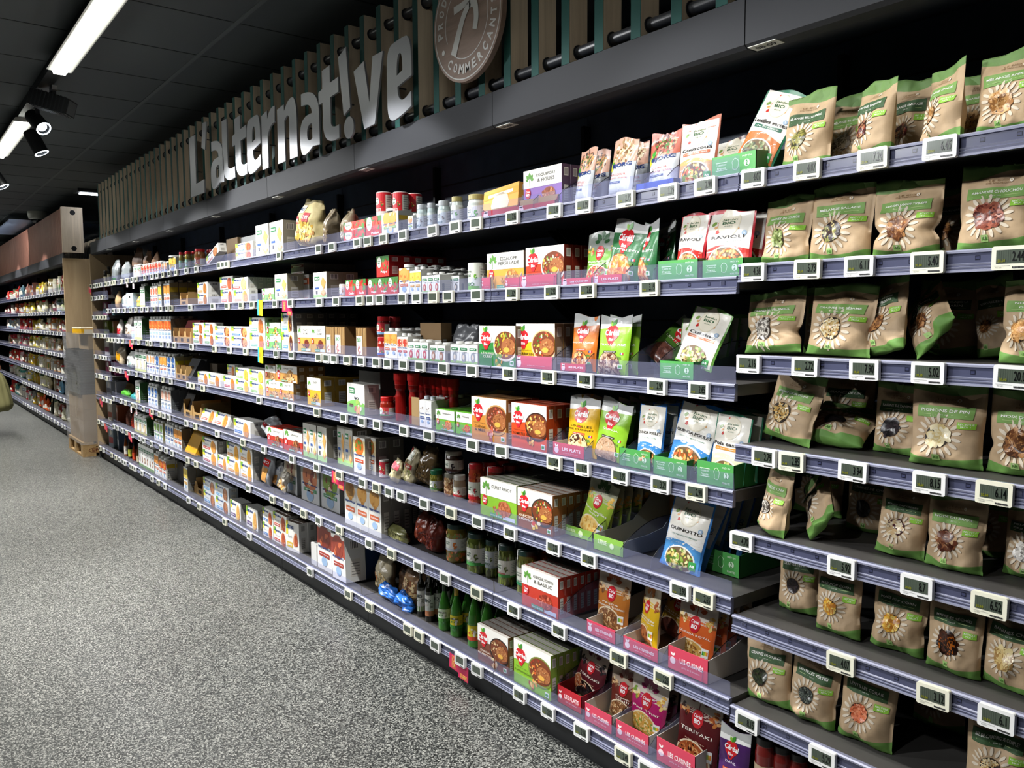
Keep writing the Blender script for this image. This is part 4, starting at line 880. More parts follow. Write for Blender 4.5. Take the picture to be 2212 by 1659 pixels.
def bottle_parts(prof, col, cap, lab=None, lr=None, lz=None, mat='jarglass', labt=None, labcol2=None):
    mb = MB(); mb.lathe(prof, col, mat, 22); out = [('bottle_body', mb, None)]
    zt = prof[-1][1]; rt = prof[-2][0]; c = MB(); c.lathe([(rt*1.15, zt-.02), (rt*1.15, zt+.010), (rt*1.0, zt+.012), (0, zt+.012)], cap, 'plastic', 16); out.append(('cap', c, None))
    if lab:
        m = MB(); m.lathe([(lr, lz[0]), (lr, lz[1])], lab, 'card', 26); A = Art(2*math.pi*lr*.6, lz[1]-lz[0], .01)
        if labcol2: A.rect(0, .0, 1, .25, labcol2, 1); A.blobs(.5, .55, .16, 8, .06, [labcol2, '#f0f0e6'], 2, 3)
        if labt: A.text(labt, .5, .75, .4, .16, '#26352a', 3, .02)
        for k in range(4): A.rect(.66, .40+.06*k, .85, .43+.06*k, '#6a6f60', 3)
        A.put(m, lambda x, y, o: ((lr+o)*math.cos(-2.9+x*3.7), (lr+o)*math.sin(-2.9+x*3.7), lz[0]+y*(lz[1]-lz[0])), 'card'); out.append(('label', m, None))
    return out
def bag_mb(w, h, th, col, seed=1, mat='foilbag', pal=None, wr=.012, patch=None, top=None, fine=True):
    """soft crumpled bag"""
    mb = MB(); nx, ny = (16, 20) if fine else (8, 10); sd = Vector((seed*2.3, seed*5.1, seed))
    def P(x, y, off=0, side=-1):
        u = x-.5; e = max(0, 1-min(1, abs(2*u))**3)**.5; f = (min(1, max(0, y)/.12)**.5)*(1 if y < .6 else max(.12, 1-(y-.6)/.4)**.8); q = Vector((x*3, y*3.5, side*.5))+sd
        n = noise.noise(q)+.6*noise.noise(q*2.3); return (u*w*(1-.22*max(0, y-.7)/.3+.05*n)+.015*n*y, side*(th/2*e*f+off)+side*wr*n*e-.0*y, y*h+(.015*noise.noise(Vector((x*4, seed, 2))) if y > .95 else 0))
    W_ = nx+1; vs = [P(i/nx, j/ny) for j in range(ny+1) for i in range(W_)]; m_ = len(vs); vs += [P(i/nx, j/ny, 0, 1) for j in range(ny+1) for i in range(W_)]; fs = []
    for j in range(ny):
        for i in range(nx): a = j*W_+i; fs += [(a, a+1, a+W_+1, a+W_), (m_+a, m_+a+W_, m_+a+W_+1, m_+a+1)]
        a = j*W_; fs += [(a, a+W_, m_+a+W_, m_+a), (a+nx, m_+a+nx, m_+a+nx+W_, a+nx+W_)]
    for i in range(nx): fs += [(i, m_+i, m_+i+1, i+1), (ny*W_+i, ny*W_+i+1, m_+ny*W_+i+1, m_+ny*W_+i)]
    mb.add(vs, fs, col, mat, True)
    A = Art(w, h, .012)
    if pal: A.blobs(.5, .30, .42, 90 if fine else 25, .06, pal, 1, seed, ry=.30*h/w, asp=1.8)
    if patch:
        for (x0, y0, x1, y1, c, *tx) in patch:
            A.rect(x0, y0, x1, y1, c, 3)
            if tx: A.text(tx[0], (x0+x1)/2, (y0+y1)/2, (x1-x0)*.8, (y1-y0)*.4, tx[1] if len(tx) > 1 else '#ffffff', 5, .02)
    if top: A.rect(0, .8, 1, 1, top, 2)
    A.put(mb, lambda x, y, o: P(x, y, o+.001), mat, True); return mb
def tray_mb(w, h, d, col, style='green', hb=None, text=None):
    """shelf ready carton: low front, sides rising to the back"""
    hb = hb or h*2.2; mb = MB(); tk = .0016; inner = '#a08460' if style != 'green' else '#2d6a33'
    mb.box(-w/2, w/2, 0, d, 0, tk, inner, 'matte'); mb.box(-w/2, w/2, 0, tk, 0, h, col, 'card', {'B': inner})
    mb.box(-w/2, w/2, d-tk, d, 0, hb, inner, 'matte')
    sc = {'green': '#2b6e35', 'pink': '#cfc8c0', 'red': '#8f1c26', 'blue': '#1f3f9a', 'kraft': '#97784f', 'lime': '#9aa29c'}[style]
    pr = [(0, 0), (0, h), (d*.30, h*1.1), (d*.5, h*1.35), (d*.75, hb*.92), (d, hb), (d, 0)]
    for s in (-1, 1): mb.prism(pr, 'X', s*w/2, s*(w/2-tk), sc, 'card')
    A = Art(w, h)
    if style == 'green':
        A.rect(.10, .34, .36, .37, '#d9efd2', 1); A.rect(.10, .68, .36, .71, '#d9efd2', 1); A.text('Cuisiné en', .23, .60, .22, .10, '#d9efd2', 1, .01); A.text('France', .23, .45, .20, .11, '#d9efd2', 1, .01)
        P = [(.47, .62), (.50, .74), (.54, .80), (.60, .72), (.62, .60), (.61, .42), (.58, .30), (.53, .30), (.49, .34), (.49, .50)]
        for a, b_ in zip(P, P[1:]+P[:1]): A.line(*a, *b_, .0012, '#d9efd2', 1)
        A.ell(.80, .52, .065, '#d9efd2', 1); A.text('2', .80, .52, .05, .24, '#3f8f45', 2, .03); A.text('PRÊT EN', .80, .84, .2, .09, '#d9efd2', 1, .01); A.text('MINUTES', .80, .2, .2, .09, '#d9efd2', 1, .01)
    elif style in ('pink', 'red'):
        A.ell(.13, .42, .07, '#f3d9da', 1, ry=.07); leaf(A, .13, .62, .09, .05, .9, '#f6e8e4', 1); leaf(A, .13, .62, .09, .05, 2.2, '#f6e8e4', 1); A.text(text or 'LES CUISINÉS', .60, .55, .58, .26, '#f8dfe0', 1, .03); A.text('prêts en 2 minutes', .58, .26, .44, .10, '#f3cdd0', 1, 0)
    elif style == 'lime': A.text('SURPRISE', .3, .6, .3, .3, '#dff0c0', 1, .03); A.ell(.62, .5, .07, '#dff0c0', 1)
    A.put(mb, lambda x, y, o: ((x-.5)*w, -o, y*h), 'card'); return mb
def pricetag_parts(txt=None, yellow=False):
    w, h = .064, .043; fr = '#e9e7d2' if yellow else '#ececea'; mb = MB(); r = .004; pts = []
    for cx, cy, a0 in ((w/2-r, h-r, 0), (-w/2+r, h-r, 90), (-w/2+r, r, 180), (w/2-r, r, 270)):
        for k in range(4): a = math.radians(a0+k*30); pts.append((cx+r*math.cos(a), cy+r*math.sin(a)))
    mb.prism(pts, 'Y', -.0105, 0, fr, 'plastic'); A = Art(w, h)
    if txt is not None:
        A.text('PDS NET', .2, .10, .16, .05, '#555555', 1, 0); A.rect(.55, .07, .90, .13, '#666666', 1); 
        for k in range(9): A.rect(.56+.037*k, .06, .58+.037*k, .14, '#222222', 2)
        A.rect(.08, .17, .5, .185, '#8a8a8a', 1)
    A.put(mb, lambda x, y, o: ((x-.5)*w, -.0105-o, y*h), 'plastic')
    s = MB(); s.box(-w/2+.008, w/2-.008, -.0108, -.0106, .0115, h-.007, '#3c433c' if txt is not None else '#2a2e2b', 'screen'); A = Art(w, h)
    A.rect(.135, .275, .865, .83, '#4a5348' if txt is not None else '#30342f', 0)
    if txt:
        A.text(txt, .70, .56, .30 if len(txt) > 3 else .2, .42, '#0b0d0c', 2, .01); A.text('20,60', .27, .38, .20, .14, '#7a7d1e', 2, .03)
        for k in range(6): A.rect(.2+.06*k, .30, .205+.06*k, .82, '#3f463e', 1)
    A.put(s, lambda x, y, o: ((x-.5)*w, -.0108-o, y*h), 'screen')
    return [('frame', mb, None), ('screen', s, None)]
# ------------------------------------------------------------------ placement
REG = []; CACHE = {}
ROWN = ['', 'top', 'second', 'third', 'fourth', 'fifth', 'sixth', 'bottom', 'bottom', 'bottom']
def locphrase(code, X):
    c, r = code[0], int(code[1])
    if c == 'b': nm = (['', 'top', 'second', 'third', 'fourth', 'fifth', 'sixth', 'seventh', 'lowest'][r], BAYN[0])
    elif c == 'e': nm = (['', 'top', 'second', 'third', 'fourth', 'fifth', 'sixth', 'seventh', 'eighth', 'bottom'][r], BAYN[8])
    elif c == 'l': nm = (ROWN[r], BAYN[9])
    else: nm = (ROWN[r], BAYN[min(8, max(0, int(-X)+1)) if X < 0 else 0])
    return '%s shelf %s' % nm
def reg(o, desc, cat, code, X, y, z, group=None):
    o['category'] = cat; REG.append([o, desc, locphrase(code, X), X, y, z, cat, group])
def meshes(key, fn):
    if key not in CACHE: CACHE[key] = [(n, mb.mesh(n), lab) for n, mb, lab in fn()]
    return CACHE[key]
def rotm(rx, ry, rz): return Matrix.Rotation(rz, 3, 'Z') @ Matrix.Rotation(ry, 3, 'Y') @ Matrix.Rotation(rx, 3, 'X')
def place(name, parts, X, y, z, rot=(0, 0, 0), rest=True):
    """rot in degrees: lean back, roll right, yaw; rests on height z"""
    rx, ry, rz = -math.radians(rot[0]), math.radians(rot[1]), math.radians(rot[2]); zz = z
    if rest and (rx or ry):
        R = rotm(rx, ry, 0).row[2]; zz = z-min(R.x*v.co.x+R.y*v.co.y+R.z*v.co.z for _, m, _ in parts for v in m.vertices)
    if len(parts) == 1: o = bpy.data.objects.new(name, parts[0][1]); COL.objects.link(o)
    else:
        o = empty(name)
        for n, m, lab in parts:
            q = bpy.data.objects.new(n, m); COL.objects.link(q); q.parent = o
            if lab: q['label'] = lab
    o.location = (X, y, zz+.0006); o.rotation_euler = (rx, ry, rz); return o
def resolve(code, xl, xr, yt, yb, y0, zoff=0):
    dz = deckz(code)+zoff; xm = (xl+xr)/2; y = y0; r_ = int(code[1])
    if yb: y = min((.03 if r_ < 5 else .07 if r_ == 5 else .12) if code[0] == 'm' else (.06 if r_ < 4 else .16), max(.006, onZ(xm, yb, dz).y))
    zm = dz+.06; x0, x1 = solveX(xl, zm, y), solveX(xr, zm, y); X = (x0+x1)/2; w = x1-x0
    h = solveZ(yt, X, y)-dz if yt else .15
    return X, y, dz, w, h
def clear(code):
    rows = sorted({'m': RM, 'b': RB, 'e': RE, 'l': RLF}[code[0]].values()); z = deckz(code); up = [q for q in rows if q > z]; return (up[0] if up else 2.0)+.008-z
def fsh(X, y):
    dx, dy = X-CAM.x, y-CAM.y; return abs(dy)/math.hypot(dx, dy)
def zat(code, px, py, y=.03):
    """height above the deck of a photo point on the plane y"""
    z0 = deckz(code); X = solveX(px, z0+.1, y); return solveZ(py, X, y)-z0
# kraft seed pouches; for some deep ones shade is put into the window print
KC = [0]
def K(code, xl, xr, yt, ttl, pal, bs=.026, asp=1.6, sub='', dark=False, yb=None, y0=.045, rot=(5, 0, 0), w=None, h=None, th=.055, waist=.0, desc='', fine=True, zoff=0, seed=None, curl=0):
    X, y, z, w2, h2 = resolve(code, xl, xr, yt, yb, y0); w = w or w2; h = (h or h2/math.cos(math.radians(rot[0]))); h = min(h, clear(code)-.010); KC[0] += 1; sd = seed or KC[0]
    mb = pouch_mesh(art_kraft, (ttl, sub, dark, pal, bs, asp), w, h, th, sd, '#bea381', waist, 'kraft', .0062, fine, topcurl=curl)
    o = place('kraft_pouch', [('kraft_pouch', mb.mesh('kraft_pouch'), None)], X, y+th*.5, z+zoff, rot); reg(o, desc, 'pouch', code, X, y, z, 'kraft seed pouches'); return o
K('b1', 1674, 1783, 197, 'MÉLANGE BILLES APÉRO', ['#8f8c3e', '#5d5a2c', '#3c3a26', '#a8a05c'], .05, 1.2, '150 GR', True, desc='kraft pouch reading MÉLANGE BILLES APÉRO', rot=(6, 0, -4))
K('b1', 1768, 1880, 205, 'MÉLANGE BILLES APÉRO', GREY, .045, 1.2, '150 GR', y0=.16, desc='pale kraft pouch half hidden behind others', rot=(4, 0, 0))  # window print greyed for the silvery light on this pouch
K('b1', 1822, 1924, 175, 'MÉLANGE ENERGIE', BERRY, .04, 1.4, '200 GR', True, w=.118, desc='kraft pouch reading MÉLANGE ENERGIE turned left', rot=(6, -2, -25))
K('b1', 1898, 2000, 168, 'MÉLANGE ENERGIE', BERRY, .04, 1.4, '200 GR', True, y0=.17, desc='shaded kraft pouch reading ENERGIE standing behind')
K('b1', 1972, 2080, 140, 'MÉLANGE ÉPICÉ', NUT, .04, 1.4, '200 GR', w=.115, desc='kraft pouch twisted sharply left', rot=(4, -3, -34))
K('b1', 2045, 2160, 150, 'MÉLANGE APÉRITIF', NUT, .05, 1.4, '250 GR', y0=.17, desc='kraft pouch showing nuts, behind the front row', rot=(5, 0, 5))
K('b1', 2090, 2250, 100, 'MÉLANGE APÉRITIF', NUT, .055, 1.4, '250 GR', desc='large kraft pouch reading MÉLANGE APÉRITIF at picture edge', rot=(6, 0, -6), waist=.05)
K('b2', 1630, 1737, 425, 'GRAINES DE COURGE', SEEDG, .035, 2.2, '250 GR', desc='kraft pouch reading GRAINES DE COURGE', waist=.05, rot=(6, 0, -5))
K('b2', 1734, 1869, 396, 'MÉLANGE SALADE', ['#241c1c', '#8a8a4a', '#2e2626', '#d8c890', '#3c2c2a'], .04, 1.6, '250 GR', desc='kraft pouch reading MÉLANGE SALADE')
K('b2', 1872, 2018, 388, 'AMANDES DÉCORTIQUÉES', WAL[:3], .065, 1.9, '250 GR', waist=.16, desc='kraft pouch reading AMANDES DÉCORTIQUÉES', rot=(4, 0, 3))
K('b2', 2055, 2225, 352, 'AMANDES CHOUCHOU', ['#8a4a3a', '#6a3028', '#a8604a', '#4c201c'], .07, 1.3, '200 GR', desc='kraft pouch reading AMANDES CHOUCHOU, glossy', rot=(8, 0, 4), waist=.04)
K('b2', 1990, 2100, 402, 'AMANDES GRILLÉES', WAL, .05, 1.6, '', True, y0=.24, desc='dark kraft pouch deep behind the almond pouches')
K('b3', 1590, 1722, 632, 'GRAINES DE TOURNESOL', GREY, .034, 2.6, '250 GR', desc='kraft pouch reading GRAINES DE TOURNESOL', waist=.14, rot=(10, -3, -6))
K('b3', 1727, 1866, 620, 'GRAINES DE SÉSAME', RICE, .02, 1.6, '250 GR', desc='kraft pouch reading GRAINES DE SÉSAME', rot=(9, 2, 0), yb=773)
K('b3', 1722, 1850, 618, 'GRAINES DE SÉSAME', RICE, .02, 1.6, '250 GR', desc='kraft pouch standing behind the sesame pouch', y0=.17)
K('b3', 1850, 1955, 640, 'NOIX CARAMEL|CRANBERRIES', WAL, .05, 1.5, '', True, w=.125, h=.17, desc='kraft pouch turned left beside an empty gap', rot=(12, -12, -27), yb=775, th=.045)
K('b3', 1945, 2085, 680, 'NOIX|AU CARAMEL', WAL, .05, 1.5, '', True, w=.12, h=.165, desc='fallen kraft pouch leaning far back', rot=(34, -48, -10), yb=772, th=.035)
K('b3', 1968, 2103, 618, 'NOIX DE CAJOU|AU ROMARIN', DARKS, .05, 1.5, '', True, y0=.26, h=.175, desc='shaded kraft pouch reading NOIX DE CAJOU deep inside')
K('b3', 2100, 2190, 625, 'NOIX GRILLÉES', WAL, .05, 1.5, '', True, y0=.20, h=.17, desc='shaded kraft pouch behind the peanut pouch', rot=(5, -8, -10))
K('b3', 2140, 2300, 600, 'NOIX CAJOU|GRILLÉES', NUT, .065, 1.5, '', yb=790, desc='kraft pouch of cashews at the picture edge', rot=(5, 0, -10), waist=.16)
K('b4', 1624, 1745, 812, 'GRAINES DE LIN DORÉ', RICE[:2]+['#b98a3c', '#d8a85c'], .018, 1.8, '250 GR', yb=962, desc='kraft pouch reading GRAINES DE LIN DORÉ', rot=(12, 7, -12), waist=.05)
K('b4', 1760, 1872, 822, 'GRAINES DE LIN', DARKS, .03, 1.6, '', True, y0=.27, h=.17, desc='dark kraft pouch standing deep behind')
K('b4', 1715, 1850, 920, 'GRAINES DE LIN', DARKS, .03, 1.6, '', w=.15, h=.17, yb=972, th=.045, desc='kraft pouch fallen on its back, base outward', rot=(66, 6, 12))
K('b4', 1870, 1990, 830, 'RAISINS SULTANINES', DARKS, .05, 1.4, '250 GR', True, yb=985, desc='kraft pouch reading RAISINS SULTANINES', rot=(5, 0, -6))
K('b4', 1953, 2112, 832, 'PIGNONS DE PIN', ['#efe0b4', '#f5ebcc', '#e0c88c'], .05, 1.7, '100 GR', yb=1012, desc='kraft pouch reading PIGNONS DE PIN', rot=(4, 0, 2))
K('b4', 2118, 2300, 845, 'NOIX DE PÉCAN', WAL, .075, 1.8, '150 GR', yb=1035, desc='kraft pouch reading NOIX DE PÉCAN', rot=(5, 0, -3), waist=.08)
K('b5', 1618, 1690, 1010, 'GRAINES DE CHIA', GREY, .015, 1.5, '250 GR', w=.10, h=.165, yb=1158, desc='kraft pouch reading GRAINES DE CHIA turned left', rot=(6, 6, -23), waist=.05)
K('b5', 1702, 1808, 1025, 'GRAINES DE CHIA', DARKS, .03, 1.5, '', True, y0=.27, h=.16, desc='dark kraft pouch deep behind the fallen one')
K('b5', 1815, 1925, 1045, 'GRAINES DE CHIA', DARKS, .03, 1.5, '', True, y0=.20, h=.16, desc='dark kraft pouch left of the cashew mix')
K('b5', 1715, 1820, 1080, 'GRAINES DE CHIA', DARKS, .03, 1.5, '250 GR', True, w=.11, h=.17, yb=1180, desc='kraft pouch tipped over diagonally', rot=(30, -50, -15), th=.035)
K('b5', 1878, 1984, 1050, 'MÉLANGE CAJOUBERRIES', ['#e7d2a8', '#4a2028', '#d8b888', '#f0e2c4'], .06, 1.5, '250 GR', True, yb=1208, desc='kraft pouch reading MÉLANGE CAJOUBERRIES', rot=(10, 2, 2))
K('b5', 2070, 2185, 1085, 'NOIX DU BRÉSIL', WAL, .06, 1.5, '', y0=.22, h=.17, desc='kraft pouch behind, right of the brazil nuts')
K('b5', 1985, 2112, 1072, 'NOIX DU BRÉSIL', ['#6b3a26', '#8f5a3a', '#d8b48a', '#4a2418'], .075, 1.7, '250 GR', yb=1238, desc='kraft pouch reading NOIX DU BRÉSIL', rot=(7, 0, 0), waist=.06)
K('b5', 2150, 2300, 1098, 'PISTACHES COQUES|GRILLÉES SALÉES', GREY, .065, 1.5, '', True, yb=1262, desc='kraft pouch reading PISTACHES COQUES', rot=(6, 0, -8))
K('b6', 1668, 1762, 1190, 'GRAINES DE PAVOT', DARKS, .015, 1.3, '250 GR', True, yb=1328, desc='kraft pouch with black poppy seeds', rot=(5, -3, 0), h=.175, w=.115)
K('b6', 1748, 1848, 1215, 'MAÏS POP CORN', CORN, .035, 1.2, '500 GR', True, yb=1378, desc='left kraft pouch reading MAÏS POP CORN', rot=(5, -2, -4), h=.175, waist=.03)
K('b6', 1868, 1983, 1240, 'MAÏS POP CORN', CORN, .035, 1.2, '500 GR', True, yb=1415, desc='right kraft pouch reading MAÏS POP CORN', rot=(5, 2, 3), h=.18, waist=.06)
K('b6', 1925, 2030, 1260, 'MAÏS POP CORN', CORN, .035, 1.2, '', True, y0=.24, h=.17, desc='kraft pouch standing behind the popcorn maize')
K('b6', 1988, 2108, 1285, 'MANGUES SÉCHÉES', ['#4a2210', '#2c1408', '#b8641c', '#1e0e06'], .11, 1.5, '100 GR', True, yb=1462, desc='kraft pouch reading MANGUES SÉCHÉES', h=.195)
K('b6', 2108, 2245, 1315, 'BANANES CHIPS', ['#d8bc7c', '#e8d49c', '#a8824a'], .08, 1.5, '200 GR', True, yb=1500, desc='kraft pouch reading BANANES CHIPS', h=.19, rot=(5, 0, -6))
K('b7', 1600, 1697, 1372, 'GRAINES DE COURGE', ['#2c3420', '#3c4428', '#1e2416'], .03, 2, '250 GR', True, yb=1528, desc='kraft pouch with dark green pumpkin seeds', rot=(5, -4, 0), h=.175)
K('b7', 1690, 1790, 1405, 'LENTILLES VERTES', ['#3a403c', '#5d645c', '#262a28', '#7c8478'], .02, 1.3, '500 GR', True, yb=1568, desc='kraft pouch reading LENTILLES VERTES', rot=(5, 3, 2), h=.175, waist=.04)
K('b7', 1797, 1915, 1440, 'LENTILLES CORAIL', CORAL, .022, 1.2, '500 GR', True, yb=1615, desc='kraft pouch reading LENTILLES CORAIL', rot=(5, 2, 0), h=.19)
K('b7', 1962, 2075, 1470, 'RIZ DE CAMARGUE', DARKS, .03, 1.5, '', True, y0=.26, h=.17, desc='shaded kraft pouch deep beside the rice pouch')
K('b7', 2072, 2215, 1500, 'RIZ DE CAMARGUE COMPLET', RICE, .022, 2.6, '500 GR', True, y0=.05, h=.19, desc='kraft pouch reading RIZ DE CAMARGUE COMPLET', rot=(5, 0, 4))
# flexible ready-meal pouches
PN = [0]
def P(code, xl, xr, yt, art, t, base, desc, yb=None, y0=.035, rot=(6, 0, 0), w=None, h=None, nd=1, dd=.022, th=.028, zoff=0, mat='film', dsc2=None, group='ready meal pouches', waist=0):
    X, y, z, w2, h2 = resolve(code, xl, xr, yt, yb, y0); w = w or w2; h = h or (h2-zoff)/math.cos(math.radians(rot[0])); PN[0] += 1; sd = PN[0]
    ms = [('meal_pouch', pouch_mesh(art, t, w, h, th, sd, base, waist, mat, .0018, True, fill=.7).mesh('meal_pouch'), None)]
    for k in range(nd):
        r = rot if k == 0 else (rot[0]*.8, rot[1]*(.3 if k else 1), rot[2]*.5); o = place('meal_pouch', ms, X+(.004 if k % 2 else 0), y+th*.5+k*dd, z+zoff, r); reg(o, desc, 'pouch', code, X, y+k*dd, z, group)
def T(code, xl, xr, yt, style, desc, yb=None, y0=.014, d=.28, text=None, hb=None):
    X, y, z, w, h = resolve(code, xl, xr, yt, yb, y0); col = {'green': '#52a352', 'pink': '#d0445a', 'red': '#b8202a', 'blue': '#2450b8', 'lime': '#86b84a'}[style]
    o = place('display_tray', [('display_tray', tray_mb(w, h, d, col, style, hb or h*1.9, text).mesh('display_tray'), None)], X, y, z); reg(o, desc, 'display tray', code, X, y, z, 'shelf-ready cardboard trays'); return o
CU = 'ready'
# row 1
P('m1', 1222, 1283, 325, art_bjorgdoy, ('#c99a84', ['#3a2a24', '#d8a868', '#5c7a3c', '#a86a44'], 'LENTILLES', 'TOMATES'), '#c8cdd2', 'white and copper lentil pouch turned left', rot=(6, 5, -10), w=.085)
P('m1', 1262, 1305, 325, art_bjorgdoy, ('#c99a84', ['#3a2a24', '#d8a868', '#5c7a3c', '#a86a44'], 'LENTILLES', 'TOMATES'), '#c8cdd2', 'shaded lentil pouch behind the turned one', y0=.12, w=.085)
P('m1', 1301, 1364, 304, art_bjorgdoy, ('#c99a84', ['#a8865c', '#d8c49c', '#7a5a34', '#e8d8b8'], 'BOULGOUR', 'QUINOA SÉSAME'), '#c8cdd2', 'white and copper bulgur sesame pouch', rot=(6, 5, -10))
P('m1', 1340, 1392, 303, art_bjorgdoy, ('#c99a84', ['#a8865c', '#d8c49c', '#7a5a34', '#e8d8b8'], 'BOULGOUR', 'QUINOA SÉSAME'), '#c8cdd2', 'shaded bulgur pouch behind the front one', y0=.12, w=.08)
P('m1', 1393, 1457, 284, art_bjorgdoy, ('#b8604c', ['#8a3a2c', '#c8a484', '#4a7a34', '#5c2a20'], 'QUINOA', 'TOMATES OLIVES'), '#c8cdd2', 'white and brick quinoa tomato pouch', zoff=.004)
T('m1', 1374, 1456, 392, 'blue', 'blue cardboard tray holding the quinoa pouch', hb=.06, d=.2)
P('m1', 1457, 1540, 258, art_jardin, ('#b8684c', 'Couscous', 'Poulet et légumes', '#c86a44', '#d8a468', ['#e8c45c', '#d8642c', '#7c9c3c', '#f0dca0']), '#b8684c', 'beige couscous pouch with copper border')
T('m1', 1538, 1634, 333, 'green', 'green cardboard tray beside the first kraft pouch', d=.26)
P('m1', 1545, 1600, 302, art_jardin, ('#6a4a44', 'Lentilles', 'Riz', '#5a3a34', '#4a3430', DARKS), '#5a4440', 'dark meal pouch behind the lentil pouch', y0=.15, w=.12, h=.13)
P('m1', 1580, 1662, 240, art_jardin, ('#2f7a5c', 'Lentilles vertes', 'de France', '#2f6a54', '#c8763c', ['#5c6a44', '#7c8a5c', '#3c4430', '#a8a880']), '#2f7a5c', 'tilted white lentil pouch with green border', rot=(14, 22, 0), w=.115, h=.18, y0=.05, zoff=.012)
# row 2
P('m2', 1258, 1322, 502, art_doyplant, ('#6fa63a', '#2f5a34', 'Boulgour|légumes', 'cuisiné', SALAD, '#8f958c'), '#8f958c', 'light green and grey plant logo pouch', y0=.05)
P('m2', 1298, 1376, 488, art_doycereal, ('#2d6b3c', '#ffffff', 'CAPPELLETTI|', 'plat végétarien', PAST, .06), '#2d6b3c', 'dark green filled pasta pouch tilted right', rot=(6, 10, -6))
P('m2', 1318, 1398, 488, art_doycereal, ('#2d6b3c', '#ffffff', 'CAPPELLETTI|', 'plat végétarien', PAST, .06), '#2d6b3c', 'dark green pasta pouch behind the tilted one', y0=.10, rot=(5, 4, -4))
P('m2', 1372, 1408, 480, art_doycereal, ('#2d6b3c', '#ffffff', 'CAPPELLETTI|', 'plat végétarien', PAST, .06), '#2d6b3c', 'dark green pasta pouch turned almost edge on', rot=(3, 2, -27), w=.115, th=.04)
P('m2', 1395, 1440, 492, art_doycereal, ('#2d6b3c', '#ffffff', 'CAPPELLETTI|', 'plat végétarien', PAST, .06), '#2d6b3c', 'shaded dark green pouch deep on shelf', y0=.16, w=.1)
P('m2', 1432, 1450, 482, art_doycereal, ('#2d6b3c', '#ffffff', 'CAPPELLETTI|', 'plat végétarien', PAST, .06), '#2d6b3c', 'thin edge on green pouch by ravioli tray', rot=(3, -6, -34), w=.08, y0=.08)
T('m2', 1212, 1278, 601, 'pink', 'pink tray left of the pasta pouches'); T('m2', 1280, 1344, 594, 'pink', 'pink tray under the dark green pasta pouch', text='LES PLATS')
RAV = ('#c8303c', 'RAVIOLI', 'CHÈVRE CIBOULETTE', None, '#c8342c', ['#e8883c', '#d85a2c', '#f0b868'])
P('m2', 1449, 1517, 465, art_jardin, RAV, '#c8303c', 'white ravioli pouch with red border, left one', zoff=.02, rot=(6, 3, -8)); P('m2', 1516, 1614, 455, art_jardin, RAV, '#c8303c', 'white ravioli pouch with red border, right one', zoff=.02, rot=(7, 0, 5), nd=2, dd=.05)
T('m2', 1421, 1508, 562, 'green', 'green tray under the left ravioli pouch'); T('m2', 1517, 1606, 560, 'green', 'green tray under the right ravioli pouch')
# row 3
P('m3', 1226, 1280, 682, art_doycereal, ('#d8762a', '#fff4e0', 'FAÇON TAJINE|', 'plat végétarien', ['#e0a060', '#5c2a3a', '#c8642c', '#f0d0a0'], .05), '#d8762a', 'orange tajine pouch', yb=792)
P('m3', 1283, 1350, 684, art_doycereal, ('#8cbf2f', '#fffbe8', 'TRIO DE RIZ|', 'au naturel', ['#b89a7c', '#7a4a3c', '#e0ccb0', '#5c3228'], .05), '#8cbf2f', 'lime green three rice pouch', yb=812, nd=2, dd=.035)
P('m3', 1370, 1452, 710, art_doycereal, ('#4f7a2c', '#fffbe8', 'LENTILLES|', 'au naturel', ['#7a4a3c', '#5c3228'], .05), '#4f7a2c', 'green pouch fallen back in shade', rot=(38, 34, 0), w=.12, h=.16, y0=.10)
LPC = ('#6fa84a', 'Cuisine', 'Lentilles et pois chiches', '#c86a3c', '#e0e2c8', ['#d8b888', '#a8a45c', '#e8d8b0', '#7c9c4a'])
P('m3', 1458, 1545, 685, art_jardin, LPC, '#6fa84a', 'pouch of lentils standing behind the tilted one', y0=.12, nd=4, dd=.04, zoff=.004); P('m3', 1448, 1532, 690, art_jardin, LPC, '#6fa84a', 'tilted white pouch reading Lentilles et pois chiches', rot=(16, 14, 0), zoff=.02, w=.125, h=.158)
T('m3', 1210, 1266, 786, 'pink', 'pink tray under the orange pouch', text='LES PLATS'); T('m3', 1425, 1499, 781, 'green', 'green tray with long dark green side', d=.36, hb=.12)
# row 4
P('m4', 1217, 1282, 860, art_doycereal, ('#dfae1c', '#4a3a10', 'LENTILLES|RIZ CUISINÉS', 'plat végétarien', ['#e8d0a0', '#4a2c20', '#b8844c'], .05), '#dfae1c', 'yellow lentil rice pouch', yb=968, nd=2, dd=.04)
P('m4', 1266, 1350, 872, art_doycereal, ('#8cbf2f', '#fffbe8', 'QUINOA|', 'au naturel', ['#c8a484', '#b08864', '#d8bca0'], .03), '#8cbf2f', 'lime green quinoa pouch tilted right', yb=998, rot=(7, 7, 0), nd=1, w=.125); P('m4', 1280, 1358, 872, art_doycereal, ('#8cbf2f', '#fffbe8', 'QUINOA|', 'au naturel', ['#c8a484', '#b08864'], .03), '#8cbf2f', 'lime green quinoa pouch behind the front one', y0=.09, nd=5, dd=.045, rot=(4, 2, 0))
QP = ('#2f6fb8', 'QUINOA POULET', 'PETITS LÉGUMES ET SÉSAME', None, '#3f86c8', ['#e8b060', '#d86a3c', '#f0d8a0', '#a8642c'])
